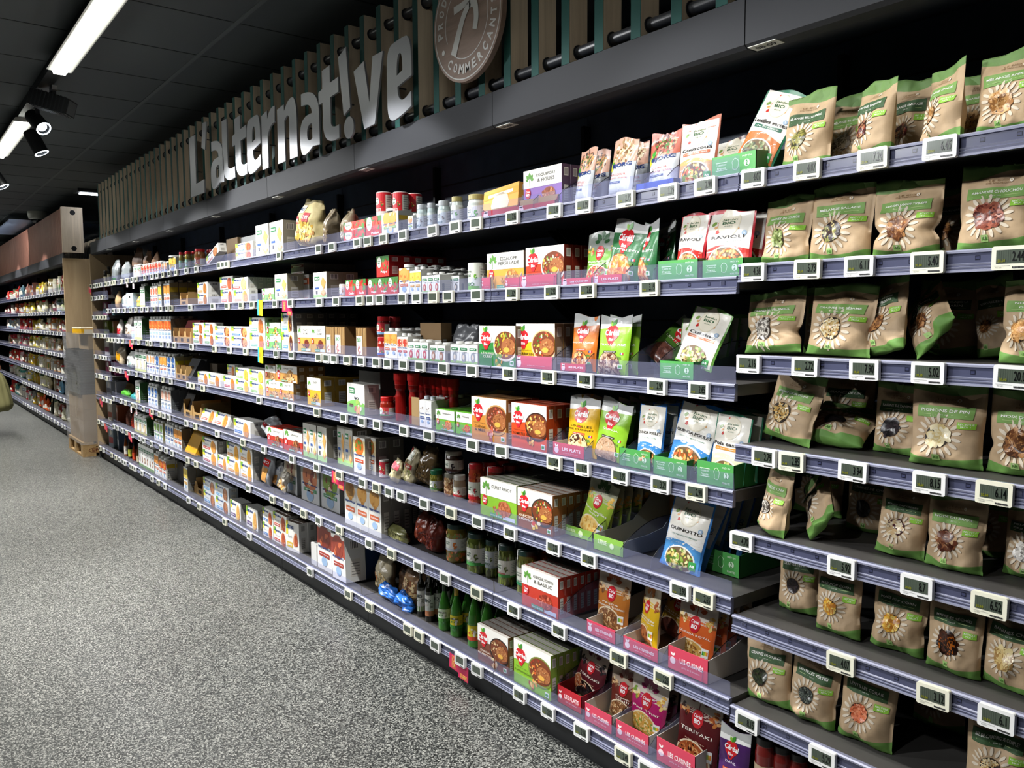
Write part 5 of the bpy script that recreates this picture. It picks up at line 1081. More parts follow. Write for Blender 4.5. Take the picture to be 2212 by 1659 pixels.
P('m4', 1367, 1424, 877, art_jardin, QP, '#2f6fb8', 'blue edged quinoa chicken pouch, left one', yb=988, nd=4, dd=.05, zoff=.006); P('m4', 1432, 1522, 884, art_jardin, QP, '#2f6fb8', 'large blue edged quinoa chicken pouch, tilted', yb=1012, rot=(10, 10, 0), nd=1, zoff=.008, w=.14); P('m4', 1440, 1525, 884, art_jardin, QP, '#2f6fb8', 'blue edged pouch behind the tilted one', y0=.11, nd=4, dd=.05)
PCS = ('#2f7a5c', 'Pois cassés', 'À la provençale', '#d8943c', '#dcd8b4', ['#9aa84a', '#b8c06c', '#7c8a34', '#c8b878'])
P('m4', 1524, 1600, 900, art_jardin, PCS, '#2f7a5c', 'green edged split pea pouch', yb=1030, zoff=.006, rot=(8, 3, 0), nd=3, dd=.05)
T('m4', 1194, 1262, 960, 'pink', 'pink tray under the yellow pouch', text='LES PLATS', yb=988); T('m4', 1338, 1406, 972, 'green', 'green tray of the left quinoa chicken pouches', yb=1012); T('m4', 1411, 1485, 990, 'green', 'green tray of the tilted quinoa chicken pouch', yb=1036); T('m4', 1505, 1586, 1000, 'green', 'green tray of the split pea pouches', yb=1052)
# row 5
P('m5', 1222, 1322, 1035, art_doyplant, ('#9ab83c', '#3f5a34', 'Purée lentilles|oeuf', 'cuisiné', ['#e8b858', '#f0cc7c', '#d89a3c'], '#b8b89c'), '#b8b89c', 'olive green falafel pouch tilted right', yb=1158, rot=(9, 14, -4), w=.125, h=.185, zoff=.004); P('m5', 1240, 1325, 1035, art_doyplant, ('#9ab83c', '#3f5a34', 'Purée lentilles|oeuf', 'cuisiné', ['#e8b858', '#f0cc7c', '#d89a3c'], '#b8b89c'), '#b8b89c', 'olive green pouch behind the tilted one', y0=.085, nd=7, dd=.042, w=.12, h=.175, rot=(5, 6, 0))
T('m5', 1214, 1280, 1140, 'lime', 'lime tray under the olive green pouch', yb=1162, hb=.05); T('m5', 1282, 1347, 1162, 'lime', 'empty open lime tray with brown inside', yb=1196, hb=.15, d=.34)
QN = ('#3f7fc8', 'QUINOTTO', 'LÉGUMES VERTS PARMESAN', None, '#4f94d0', ['#7c9c3c', '#c8b468', '#4a6a24', '#d8d09c'])
P('m5', 1418, 1505, 1092, art_jardin, QN, '#3f7fc8', 'blue edged QUINOTTO pouch, front one', yb=1238, rot=(14, 5, 4), w=.135, h=.195); P('m5', 1432, 1520, 1100, art_jardin, QN, '#3f7fc8', 'blue edged pouch leaning behind the QUINOTTO pouch', y0=.09, nd=6, dd=.05, rot=(22, 8, 0), w=.135, h=.19)
T('m5', 1512, 1598, 1190, 'green', 'dark green tray right of the QUINOTTO pouch', y0=.13, hb=.10, d=.22)
# row 6
P('m6', 1282, 1350, 1237, art_doyplant, ('#b8702c', '#a8542c', 'Façon|Couscous Tunisien', 'cuisiné', GRAIN, '#c8b8a4'), '#c8b8a4', 'brown pouch reading Couscous Tunisien', yb=1362, zoff=.004, rot=(5, 0, 0))
P('m6', 1365, 1425, 1262, art_doyplant, ('#dfb41c', '#c87a1c', 'Cassoulet|aubergine', 'cuisiné', ['#a8542c', '#c87a44', '#7a3420'], '#d8c8a8'), '#d8c8a8', 'yellow pouch turned sideways', yb=1398, rot=(3, 2, -24), w=.11, h=.185, zoff=.004, th=.035); P('m6', 1415, 1475, 1268, art_doyplant, ('#b8902c', '#a8642c', 'Cassoulet|aubergine', 'cuisiné', ['#4a2418', '#6a3424'], '#988a78'), '#988a78', 'shaded yellow pouch slid to the back', y0=.16, rot=(10, 12, 0))  # rear yellow pouch: shade put into its darker print and base
P('m6', 1453, 1533, 1300, art_doyplant, ('#d8642c', '#a8502c', 'QUINOA ROYAL|', 'carottes, raisins', ['#e0c078', '#c89a4c', '#8a5a2c', '#f0d8a0'], '#cfc4b8'), '#cfc4b8', 'orange pouch reading QUINOA ROYAL', yb=1436, zoff=.004, rot=(6, 2, 0), nd=4, dd=.05)
T('m6', 1267, 1330, 1350, 'pink', 'pink tray of the Tunisian couscous pouch', yb=1384); T('m6', 1346, 1422, 1388, 'pink', 'pink tray of the sideways yellow pouch', yb=1418); T('m6', 1443, 1530, 1410, 'pink', 'pink tray of the QUINOA ROYAL pouches', yb=1462)
# row 7
P('m7', 1212, 1296, 1392, art_doyplant, ('#5a1a24', '#5a1a2c', 'TERIYAKI|', 'nouilles', ['#e0b088', '#c8784c', '#f0d0b0', '#8a3a24'], '#b8a89c'), '#b8a89c', 'wine red TERIYAKI pouch tilted right', yb=1512, rot=(12, 16, -5), w=.12, h=.185, nd=1, zoff=.004); P('m7', 1228, 1300, 1392, art_doyplant, ('#5a1a24', '#5a1a2c', 'TERIYAKI|', 'nouilles', DARKS, '#a8988c'), '#a8988c', 'wine red pouch behind the tilted TERIYAKI pouch', y0=.09, nd=2, dd=.04, w=.12, h=.18, rot=(6, 8, 0))  # rear pouches carry darker food print and base as painted shade
P('m7', 1310, 1372, 1432, art_doyplant, ('#6a2a20', '#6a2a20', 'Façon|Chili', 'cuisiné', GRAIN, '#a89484'), '#a89484', 'brown red pouch reading Chili', y0=.09, h=.155, zoff=.004)
P('m7', 1352, 1428, 1473, art_doyplant, ('#b01c64', '#8a2454', 'Pad Thaï|', 'nouilles de riz', ['#e8c878', '#d8a44c', '#f0e0a8', '#7c9c3c'], '#cfc4b8'), '#cfc4b8', 'magenta pouch reading Pad Thaï', yb=1592, rot=(6, 2, 0), zoff=.004); P('m7', 1388, 1452, 1458, art_doyplant, ('#6a1440', '#6a1c44', 'Pad Thaï|', 'nouilles', DARKS, '#98887c'), '#98887c', 'shaded magenta pouch behind the Pad Thaï pouch', y0=.13, h=.16)  # rear Pad Thaï pouch is a darker copy, shade in its colours
P('m7', 1453, 1540, 1492, art_doyplant, ('#5a1218', '#5a1a24', 'TERIYAKI|', 'nouilles', ['#c87a3c', '#a8542c', '#e0a86c', '#3a1410'], '#b8a89c'), '#b8a89c', 'dark red TERIYAKI pouch, upright', y0=.055, rot=(6, 2, 2), zoff=.004, nd=2, dd=.05)
P('m7', 1541, 1606, 1545, art_doycereal, ('#4a2460', '#e8dcf0', 'DAHL|', 'plat végétarien', ['#d89a4c', '#b8743c'], .05), '#4a2460', 'purple pouch reading DAHL', y0=.03, h=.17)
T('m7', 1204, 1256, 1492, 'red', 'red tray of the tilted TERIYAKI pouch', yb=1530, text='LES PLATS'); T('m7', 1263, 1322, 1532, 'pink', 'pink tray of the Chili pouch', yb=1572); T('m7', 1330, 1402, 1572, 'pink', 'pink tray of the Pad Thaï pouch', yb=1612); T('m7', 1418, 1502, 1612, 'pink', 'pink tray of the upright TERIYAKI pouch', y0=.014)
# ------------------------------------------------------------------ boxes
def BXX(code, xl, xr, yt, key, t, base, desc, d=.05, yb=None, y0=.03, n=1, nd=1, st=1, side=None, top=None, rot=(0, 0, 0), gap=.0015, zoff=0, mat='card', bar=True, name='food_box', cat='box', group=None, w=None, h=None, ybz=None, back=False):
    if ybz: zoff = max(0, zat(code, (xl+xr)/2, ybz, y0))
    X, y, z, w2, h2 = resolve(code, xl, xr, yt, yb, y0); w2 = w*n if w else w2; h2 = (h*st if h else h2-zoff); wi, hi = w2/n-gap, h2/st-.0006
    ms = meshes(('box', key, str(t), round(wi, 3), round(hi, 3), d, base, side), lambda: [(name, box_mb(key, t, wi, hi, d, base, side, top, mat=mat, bar=bar), None)])
    for i in range(n):
        for k in range(nd):
            for s in range(st):
                o = place(name, ms, X-w2/2+w2/n*(i+.5), y+k*(d+.0015), z+zoff+s*(hi+.0006), rot); reg(o, desc, cat, code, X-w2/2+w2/n*(i+.5), y+k*d, z+zoff+s*hi, group or desc)
CBX = '#f2f0ea'
# row 1..7 ready-meal boxes
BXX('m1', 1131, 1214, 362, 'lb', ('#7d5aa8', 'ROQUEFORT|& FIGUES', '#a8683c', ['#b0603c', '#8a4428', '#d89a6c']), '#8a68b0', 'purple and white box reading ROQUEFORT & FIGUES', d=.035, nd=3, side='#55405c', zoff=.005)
T('m1', 1115, 1199, 440, 'red', 'red tray in front of the ROQUEFORT box', y0=.012, hb=.04, d=.016, text=' ')
BXX('m1', 1042, 1118, 412, 'gen', ('#e8a030', '#e8a030', '#f0d8b8'), '#e8a848', 'orange and yellow burger bun pack', d=.06, rot=(8, -4, 0)); T('m1', 1040, 1116, 452, 'red', 'low tray in front of the orange pack', d=.016, hb=.03, text=' ')
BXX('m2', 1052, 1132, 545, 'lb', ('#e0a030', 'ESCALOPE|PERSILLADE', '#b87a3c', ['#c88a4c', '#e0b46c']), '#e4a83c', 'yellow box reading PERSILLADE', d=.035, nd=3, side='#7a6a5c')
for a, b_ in ((1040, 1060), (1090, 1124)): T('m2', a, b_, 600, 'pink', 'pink cardboard flap before the yellow box', d=.014, hb=.02, text=' ')
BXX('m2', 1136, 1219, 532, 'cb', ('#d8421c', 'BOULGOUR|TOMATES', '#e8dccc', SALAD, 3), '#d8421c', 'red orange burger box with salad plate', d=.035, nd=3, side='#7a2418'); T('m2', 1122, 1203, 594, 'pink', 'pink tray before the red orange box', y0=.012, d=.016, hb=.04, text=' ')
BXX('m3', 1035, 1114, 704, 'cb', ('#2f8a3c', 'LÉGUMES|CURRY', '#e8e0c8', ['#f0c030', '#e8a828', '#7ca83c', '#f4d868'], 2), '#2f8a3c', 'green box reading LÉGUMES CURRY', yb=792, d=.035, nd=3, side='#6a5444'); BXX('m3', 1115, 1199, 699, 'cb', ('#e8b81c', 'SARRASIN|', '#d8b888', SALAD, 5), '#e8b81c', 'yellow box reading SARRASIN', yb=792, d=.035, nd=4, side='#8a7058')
T('m3', 1110, 1194, 770, 'pink', 'pink tray before the SARRASIN box', y0=.012, d=.016, hb=.04, text=' '); 
for a, b_ in ((1038, 1064), (1093, 1110)): T('m3', a, b_, 768, 'pink', 'pink cardboard flap before the green box', d=.014, hb=.02, text="C'EST PRÊT" if a < 1050 else ' ')
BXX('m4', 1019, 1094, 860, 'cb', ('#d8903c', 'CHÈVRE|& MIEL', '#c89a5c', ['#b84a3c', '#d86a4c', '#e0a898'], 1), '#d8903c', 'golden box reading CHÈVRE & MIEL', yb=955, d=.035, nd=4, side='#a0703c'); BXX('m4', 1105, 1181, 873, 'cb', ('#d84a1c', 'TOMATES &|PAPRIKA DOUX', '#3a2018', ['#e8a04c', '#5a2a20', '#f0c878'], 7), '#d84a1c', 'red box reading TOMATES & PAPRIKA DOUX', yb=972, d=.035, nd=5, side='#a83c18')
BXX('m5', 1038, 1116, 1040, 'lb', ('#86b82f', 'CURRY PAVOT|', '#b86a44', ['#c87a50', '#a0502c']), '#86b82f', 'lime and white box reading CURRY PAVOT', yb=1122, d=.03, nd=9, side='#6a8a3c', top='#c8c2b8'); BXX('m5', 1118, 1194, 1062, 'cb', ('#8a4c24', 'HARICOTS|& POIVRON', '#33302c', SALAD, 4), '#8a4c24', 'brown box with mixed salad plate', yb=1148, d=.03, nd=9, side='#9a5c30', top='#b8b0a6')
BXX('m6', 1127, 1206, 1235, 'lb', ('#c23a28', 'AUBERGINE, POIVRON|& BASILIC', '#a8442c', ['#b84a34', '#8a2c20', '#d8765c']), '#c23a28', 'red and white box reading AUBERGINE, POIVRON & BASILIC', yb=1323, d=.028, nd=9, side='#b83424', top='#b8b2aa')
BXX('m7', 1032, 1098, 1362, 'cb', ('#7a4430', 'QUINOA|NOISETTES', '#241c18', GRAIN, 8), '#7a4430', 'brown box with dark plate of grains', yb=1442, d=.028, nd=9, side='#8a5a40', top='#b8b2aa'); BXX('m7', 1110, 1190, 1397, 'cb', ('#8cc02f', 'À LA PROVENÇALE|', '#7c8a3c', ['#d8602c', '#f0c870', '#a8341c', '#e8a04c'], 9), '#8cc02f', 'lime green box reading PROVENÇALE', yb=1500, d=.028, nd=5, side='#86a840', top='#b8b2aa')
# bay under t!ve
BXX('m1', 742, 789, 478, 'tom', (2, 'Coulis'), '#c8342c', 'red tomato carton pack', d=.06, st=2, side='#c01c20', group='tomato cartons', nd=2, n=1); BXX('m1', 790, 824, 468, 'tom', (4, 'Pulpe'), '#c8342c', 'red tomato carton with green top', d=.06, side='#c01c20', group='tomato cartons', nd=2)
BXX('m2', 746, 790, 604, 'tom', (5, 'Coulis'), '#c8342c', 'low tomato carton', d=.055, side='#b81c20', group='tomato cartons', nd=2, n=2); BXX('m2', 795, 861, 600, 'tom', (6, 'Pulpe'), '#c8342c', 'low tomato carton with leaf print', d=.055, side='#b81c20', group='tomato cartons', nd=2, n=3)
BXX('m2', 814, 841, 553, 'tom', (7, 'Pulpe'), '#c8342c', 'tall tomato carton standing on the low ones', d=.055, ybz=598, side='#9a1418', group='tomato cartons', nd=5)
BXX('m3', 643, 703, 704, 'lb', ('#c8a04c', 'TOASTS|LÉGUMES', '#7a3a24', ['#3a2a1c', '#a83a2c']), '#c8a04c', 'ochre and white cracker box', d=.05, n=2, nd=3, side='#9a8a6c')
BXX('m4', 664, 693, 816, 'lb', ('#e0b030', 'TOASTS|', '#d8a050', ['#3a2a1c', '#e0a860']), '#e0b030', 'yellow and white toast box', d=.075, nd=4, side='#a8842c')
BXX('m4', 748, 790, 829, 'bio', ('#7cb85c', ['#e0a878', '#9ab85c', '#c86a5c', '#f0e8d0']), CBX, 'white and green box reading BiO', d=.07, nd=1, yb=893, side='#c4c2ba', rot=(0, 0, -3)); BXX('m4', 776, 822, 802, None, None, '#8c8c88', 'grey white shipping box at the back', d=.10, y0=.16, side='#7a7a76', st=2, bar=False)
BXX('m4', 941, 982, 886, 'lb', ('#6fb83a', 'Gazpacho|', '#e8883c', PAST), '#6fb83a', 'small green soup box', d=.07, yb=925, side='#5aa02c', nd=2); BXX('m4', 985, 1021, 892, 'lb', ('#6fb83a', 'Velouté|', '#d8502c', ['#e0662c', '#e89a4c']), '#6fb83a', 'small green box with red vegetables', d=.07, yb=934, side='#5aa02c'); T('m4', 984, 1022, 885, 'lime', 'lime tray behind the small green boxes', y0=.10, hb=.14, d=.2)
BXX('m5', 655, 684, 916, 'biotall', 0, '#d8d6cc', 'tall white cracker box with green base', d=.09, n=2, nd=1, side='#8a8478'); BXX('m5', 686, 706, 922, 'biotall', 0, '#d8d6cc', 'tall white cracker box, turned side shaded', d=.14, side='#8a8478'); BXX('m5', 729, 762, 922, 'biotall', 0, '#b8b6ac', 'shaded tall white BiO box', d=.10, n=2, y0=.07, side='#7c7668')  # last pair greyed in base and side to stand in shade
BXX('m5', 764, 789, 945, 'milk', ('#e8d8a0', ['#d8742c', '#6c9a3c'], 'SOUPE', '#c8502c'), CBX, 'white soup carton with vegetables', d=.07, side='#a8a49c', n=1, nd=2); BXX('m5', 790, 812, 945, 'milk', ('#cfc09a', ['#a8642c', '#6c8a3c'], 'SOUPE', '#a8502c'), '#c4c2bc', 'shaded white soup carton', d=.07, y0=.06, side='#8a867e', nd=2)  # second carton repeats the first with shade mixed into its colours
BXX('m6', 745, 824, 1040, 'milk', ('#d8d4cc', ['#d8a050', '#c88a3c'], 'COOKIES', '#c8643c'), '#dcdcd6', 'white oat flake pouch box with spiral biscuit', d=.05, n=3, nd=3, side='#9a9890')
BXX('m7', 686, 717, 1136, 'milk', ('#a8402c', ['#8a3424', '#c8643c'], 'PETIT DÉJ', '#a83a2c'), CBX, 'white and blue cereal box with red slices', d=.05, yb=1232, side='#e4e4e0', top='#c8c8c4'); BXX('m7', 716, 750, 1160, 'milk', ('#a8402c', ['#8a3424', '#c8643c'], 'PETIT DÉJ', '#a83a2c'), CBX, 'white cereal box with blue corner, front one', d=.10, yb=1258, side='#e0e0dc', rot=(0, -4, -4)); BXX('m7', 752, 790, 1150, None, None, '#7c8084', 'shaded blue and white cereal box', d=.10, y0=.11, side='#2c4a78', bar=False)  # last box: white front painted grey for the shade
# bays further left
BXX('m1', 553, 581, 485, 'biotall', 0, CBX, 'tall white sandwich biscuit box, left one', d=.08, side='#a8a498'); BXX('m1', 583, 612, 478, 'biotall', 0, CBX, 'tall white sandwich biscuit box, right one', d=.08, side='#a8a498')
BXX('m1', 509, 546, 524, 'bb', ('#3f86c8', ['#c8844c', '#a8502c']), CBX, 'white biscuit box with blue band', d=.06, st=2, group='small biscuit boxes'); BXX('m1', 515, 553, 511, None, None, '#9a9c9c', 'grey cardboard box at the back', d=.12, y0=.14, bar=False); BXX('m1', 490, 514, 515, None, None, '#7a6448', 'brown open cardboard box', d=.14, y0=.12, bar=False, mat='matte')
BXX('m1', 446, 474, 553, 'bb', ('#c8502c', ['#a8602c', '#c8844c']), CBX, 'small biscuit box tilted on its edge', d=.05, rot=(0, -18, 0), group='small biscuit boxes')
BXX('m2', 427, 449, 610, 'bb', ('#e0a040', ['#d8964c', '#c87c30']), CBX, 'cube biscuit box', d=.09, st=2, group='small biscuit boxes'); BXX('m2', 477, 504, 626, 'bb', ('#e07a5c', ['#c8844c', '#a8502c']), CBX, 'biscuit box with pink band', d=.06, group='small biscuit boxes'); BXX('m2', 476, 504, 597, 'bb', ('#d8502c', ['#d8643c', '#a8502c']), CBX, 'biscuit box with red band, on another box', d=.06, ybz=625, group='small biscuit boxes')
BXX('m2', 505, 538, 626, 'bb', ('#e0946c', ['#e0a45c', '#c8844c']), CBX, 'biscuit box below the deep white one', d=.05, group='small biscuit boxes'); BXX('m2', 502, 536, 600, 'bb', ('#c8342c', ['#e0a45c', '#f0c078']), CBX, 'white box with golden biscuit, long side shaded', d=.05, ybz=626, nd=5, side='#b8b8b4', group='small biscuit boxes')  # shade on the long side of the upper box is its grey side colour
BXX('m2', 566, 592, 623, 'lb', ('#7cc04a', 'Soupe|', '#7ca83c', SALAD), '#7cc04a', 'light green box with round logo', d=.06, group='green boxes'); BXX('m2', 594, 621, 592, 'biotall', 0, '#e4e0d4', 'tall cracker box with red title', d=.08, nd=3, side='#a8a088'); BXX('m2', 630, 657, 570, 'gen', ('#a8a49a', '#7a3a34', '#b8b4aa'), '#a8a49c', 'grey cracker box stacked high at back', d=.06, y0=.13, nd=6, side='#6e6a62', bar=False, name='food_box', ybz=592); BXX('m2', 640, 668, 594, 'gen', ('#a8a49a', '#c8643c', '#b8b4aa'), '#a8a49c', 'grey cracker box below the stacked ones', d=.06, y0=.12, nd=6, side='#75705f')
BXX('m2', 677, 706, 588, 'biotall', 0, '#e4e0d4', 'tall cracker box with orange title', d=.08, nd=2, side='#a8a088')
BXX('m3', 417, 440, 697, 'bb', ('#6cae4c', ['#d88a4c', '#b8642c']), CBX, 'biscuit box with green band, stacked', d=.06, st=2, n=1, group='small biscuit boxes'); BXX('m3', 441, 463, 697, 'bb', ('#6cae4c', ['#d88a4c', '#b8642c']), CBX, 'second biscuit box with green band, stacked', d=.06, st=2, group='small biscuit boxes'); BXX('m3', 465, 538, 705, 'bb', ('#2f7cc8', ['#8a3a24', '#e09a5c']), CBX, 'long white box with filled chocolate biscuits', d=.06, st=2, n=2, group='small biscuit boxes'); BXX('m3', 540, 573, 686, 'bb', ('#6cae8c', ['#d87c4c', '#b8642c']), CBX, 'white box of round biscuits', d=.06, st=2, nd=2, group='small biscuit boxes')
BXX('m3', 575, 607, 697, 'lb', ('#5cae3c', 'SEL|', '#2f7a3c', SALAD), '#6cbc4c', 'green and white box', d=.06, st=2, nd=2, group='green boxes'); BXX('m3', 609, 635, 718, 'bb', ('#4fa0d8', ['#d8a03c', '#5a2a1c']), CBX, 'white box of chocolate dipped bars, lower', d=.06, group='small biscuit boxes'); BXX('m3', 609, 634, 676, 'bb', ('#4fa0d8', ['#d8a03c', '#5a2a1c']), CBX, 'white box of chocolate dipped bars, upper', d=.06, ybz=717, nd=6, side='#8c8c8c', group='small biscuit boxes')
BXX('m4', 427, 476, 806, 'bb', ('#e8b84c', ['#e0984c', '#c87c30']), CBX, 'low biscuit box with orange band', d=.06, n=2, group='small biscuit boxes'); BXX('m4', 483, 509, 813, 'bb', ('#d8402c', ['#e0984c', '#c87c30']), CBX, 'low biscuit box with red corner', d=.06, group='small biscuit boxes'); BXX('m4', 510, 572, 797, 'bb', ('#8cc83c', ['#f0c45c', '#e0b04c']), CBX, 'biscuit box with lemon biscuits', d=.05, n=2, st=2, nd=2, group='small biscuit boxes'); BXX('m4', 492, 508, 788, 'bb', ('#b83a2c', ['#c8844c', '#a8642c']), '#b8b8b4', 'grey shaded biscuit box on top', d=.05, y0=.08, group='small biscuit boxes', ybz=812)  # top box has its white greyed down as painted shade
BXX('m4', 574, 634, 824, 'lb', ('#c8904c', 'GALETTES|', '#d8a860', GRAIN), '#c8904c', 'ochre oat biscuit box, lower', d=.05, n=2, nd=3, side='#a08050', group='ochre oat biscuit boxes'); BXX('m4', 574, 596, 789, 'lb', ('#b8804c', 'GALETTES|', '#b88850', GRAIN), '#b8804c', 'ochre oat biscuit box, upper left', d=.05, ybz=824, group='ochre oat biscuit boxes'); BXX('m4', 597, 643, 790, 'lb', ('#c8904c', 'GALETTES|', '#d8a860', GRAIN), '#c8904c', 'wide ochre oat biscuit box, upper right', d=.05, ybz=826, nd=3, side='#8a6c44', group='ochre oat biscuit boxes')
BXX('m5', 432, 490, 893, 'bb', ('#c84a2c', ['#e0a45c', '#c87c30']), CBX, 'biscuit box lying tilted back', d=.05, n=2, rot=(20, 0, 0), group='small biscuit boxes'); BXX('m5', 505, 541, 908, 'bb', ('#3f86c8', ['#e0a45c', '#d8904c']), CBX, 'white box of butter biscuits with blue band', d=.09, group='small biscuit boxes'); BXX('m5', 529, 582, 897, None, None, '#a8a8a4', 'flat grey box behind the crumpled bag', d=.06, y0=.2, h=.05, bar=False)
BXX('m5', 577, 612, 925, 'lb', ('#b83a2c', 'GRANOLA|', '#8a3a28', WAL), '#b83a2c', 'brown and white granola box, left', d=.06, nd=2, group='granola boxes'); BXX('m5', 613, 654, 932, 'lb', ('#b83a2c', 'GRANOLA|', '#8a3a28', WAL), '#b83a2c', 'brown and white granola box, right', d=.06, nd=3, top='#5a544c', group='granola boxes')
BXX('m6', 438, 470, 948, 'bb', ('#c83a2c', ['#f0b04c', '#e0984c']), CBX, 'biscuit box with golden biscuits', d=.05, st=2, nd=3, side='#9a9890', group='small biscuit boxes'); BXX('m6', 471, 490, 985, 'bb', ('#c83a2c', ['#f0b04c', '#e0984c']), CBX, 'low box of golden biscuits', d=.05, group='small biscuit boxes'); BXX('m6', 491, 519, 957, 'bb', ('#e8a03c', ['#f0b44c', '#e0a03c']), CBX, 'box of madeleines, left', d=.05, st=2, group='small biscuit boxes'); BXX('m6', 520, 546, 965, 'bb', ('#e8a03c', ['#f0b44c', '#e0a03c']), CBX, 'box of madeleines, right', d=.05, st=2, nd=2, side='#a8a8a2', group='small biscuit boxes')
BXX('m7', 440, 495, 1042, 'bb', ('#4f9ad0', ['#8a5434', '#b8784c']), '#d8dce0', 'foil biscuit pack', d=.06, n=2, st=2, mat='foilbag', group='foil biscuit packs', side='#c0c6cc'); BXX('m7', 498, 520, 1083, 'bb', ('#5a3a7a', ['#f0c878', '#e0a85c']), CBX, 'white box with purple band, left', d=.07, side='#9a9a96', group='purple band boxes'); BXX('m7', 532, 557, 1097, 'bb', ('#5a3a7a', ['#f0c878', '#e0a85c']), CBX, 'white box with purple band, right', d=.07, side='#9a9a96', group='purple band boxes')
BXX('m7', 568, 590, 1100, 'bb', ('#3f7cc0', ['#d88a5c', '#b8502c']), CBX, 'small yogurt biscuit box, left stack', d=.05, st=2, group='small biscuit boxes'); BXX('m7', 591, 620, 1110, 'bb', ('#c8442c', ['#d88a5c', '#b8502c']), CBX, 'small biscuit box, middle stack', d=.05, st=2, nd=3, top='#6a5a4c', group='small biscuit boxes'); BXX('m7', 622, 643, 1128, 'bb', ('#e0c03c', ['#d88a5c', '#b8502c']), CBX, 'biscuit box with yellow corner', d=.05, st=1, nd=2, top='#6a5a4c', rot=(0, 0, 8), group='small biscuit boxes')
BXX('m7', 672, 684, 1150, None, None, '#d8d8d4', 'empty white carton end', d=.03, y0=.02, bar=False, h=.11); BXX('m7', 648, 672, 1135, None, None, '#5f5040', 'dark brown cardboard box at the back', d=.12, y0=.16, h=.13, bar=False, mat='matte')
# ------------------------------------------------------------------ drink cartons, tall thin packs
def CT(code, xl, xr, yt, art, t, desc, n=1, nd=3, d=.062, side='#b8b8b2', yb=None, y0=.03, cap='#e8e8e4', band=None, group='drink cartons', gapf=.97, rot=(0, 0, 0)):
    X, y, z, w2, h2 = resolve(code, xl, xr, yt, yb, y0); wi = w2/n*gapf; h2 = max(.06, h2)
    d = max(.03, min(d, wi*1.6))
    ms = meshes(('ct', str(art), str(t), round(wi, 3), round(h2, 2), side), lambda: brick_parts(art, t, wi, h2, d, side, cap, sideband=band))
    for i in range(n):
        for k in range(nd):
            xx = X-w2/2+w2/n*(i+.5); o = place('drink_carton', ms, xx, y+k*(d+.002), z, rot); reg(o, desc, 'carton', code, xx, y+k*d, z, group)
OR = ('#e8943c', ['#f0a850', '#e07c30'], 'AMANDE', '#c8642c'); RD = ('#e0b8a0', ['#c8402c', '#f0e0c8'], 'RIZ', '#c8342c'); BL = ('#e8e8e4', ['#3a6ab0', '#e8d8b0'], 'AVOINE', '#3a5ca0'); YE = ('#f0c83c', ['#f0d860', '#e0a030'], 'SOJA', '#d8a020'); PU = ('#e8e4ec', ['#d8a06c', '#e0c0a0'], 'ÉPEAUTRE', '#5a3a78'); GR = ('#e8ece4', ['#8ab85c', '#e0c890'], 'COCO', '#4a8a5c')
CT('m2', 862, 885, 572, art_milk, OR, 'orange and white drink carton', band='#c8a82c', nd=4); CT('m2', 885, 909, 578, art_milk, YE, 'yellow and white drink carton', n=2, nd=4); CT('m2', 911, 950, 590, art_vegmilk, ('#c85a4c', '#9ac07a'), 'small white BiO oat carton', n=3, nd=4); CT('m2', 952, 992, 592, art_vegmilk, ('#5a5c5a', '#3c6a4c'), 'shaded grey and green carton', n=3, nd=3, y0=.08, cap='#a8a8a4')  # last group: print and caps darkened for shade further back
CT('m3', 830, 858, 710, art_milk, OR, 'orange and white drink carton with round cap', n=2, nd=4); CT('m3', 858, 881, 722, art_milk, RD, 'drink carton with red label', n=2, nd=4); CT('m3', 881, 925, 735, art_vegmilk, ('#c83a4c', '#9ac07a'), 'small white BiO carton with red print', n=3, nd=3); CT('m3', 928, 962, 742, art_vegmilk, ('#a8704c', '#7ab05a'), 'small white BiO hazelnut carton', n=2, nd=3); CT('m3', 973, 1032, 740, art_vegmilk, ('#9aa0a0', '#9ac07a'), 'small white BiO carton with white cap', n=3, nd=3)
CT('m4', 906, 932, 858, art_milk, ('#e8e8ea', ['#f0f0f0', '#6a4a34'], 'COCO', '#24407e'), 'small blue and white coconut carton', n=2, nd=4, yb=912, cap='#d8e0e8')
CT('m1', 824, 861, 452, art_milk, ('#f0efe8', ['#f0a03c', '#e0cc9c'], 'CURCUMA', '#8ab84c'), 'wide white and orange latte carton', nd=3, band='#d8b02c'); CT('m1', 881, 892, 462, art_milk, ('#f0efe8', ['#f0a03c', '#e0cc9c'], 'CURCUMA', '#8ab84c'), 'white carton beside the glass bottles', nd=2)
GRN = '#2f5a2c'
CT('m1', 288, 304, 572, art_vegmilk, ('#d8b0a0', '#e0d87c'), 'pale tall carton by the green bag', n=2, nd=2, side='#6f6656'); CT('m1', 305, 348, 568, art_milk, RD, 'small white and red drink carton', n=7, nd=2, side='#c8c8cc'); CT('m1', 349, 361, 566, art_milk, PU, 'white carton next to the red ones', n=2, nd=2); CT('m1', 365, 380, 553, art_milk, YE, 'yellow and white carton by the jars', n=1, nd=2)
CT('m2', 303, 313, 613, art_vegmilk, ('#d8c0b0', '#e0e87c'), 'tall thin white carton with green side', n=2, nd=3, side=GRN); CT('m2', 325, 341, 612, art_milk, ('#e8e4e0', ['#c86a4c', '#e0b8a0'], 'NATURE', '#c8342c'), 'tall white carton with red label', n=3, nd=3); CT('m2', 342, 349, 608, art_milk, YE, 'tall yellow carton', nd=3, side='#7c8478'); CT('m2', 354, 367, 606, art_milk, OR, 'tall orange and white carton with yellow side', n=2, nd=4, side='#8a7a5c', band='#c8a82c')
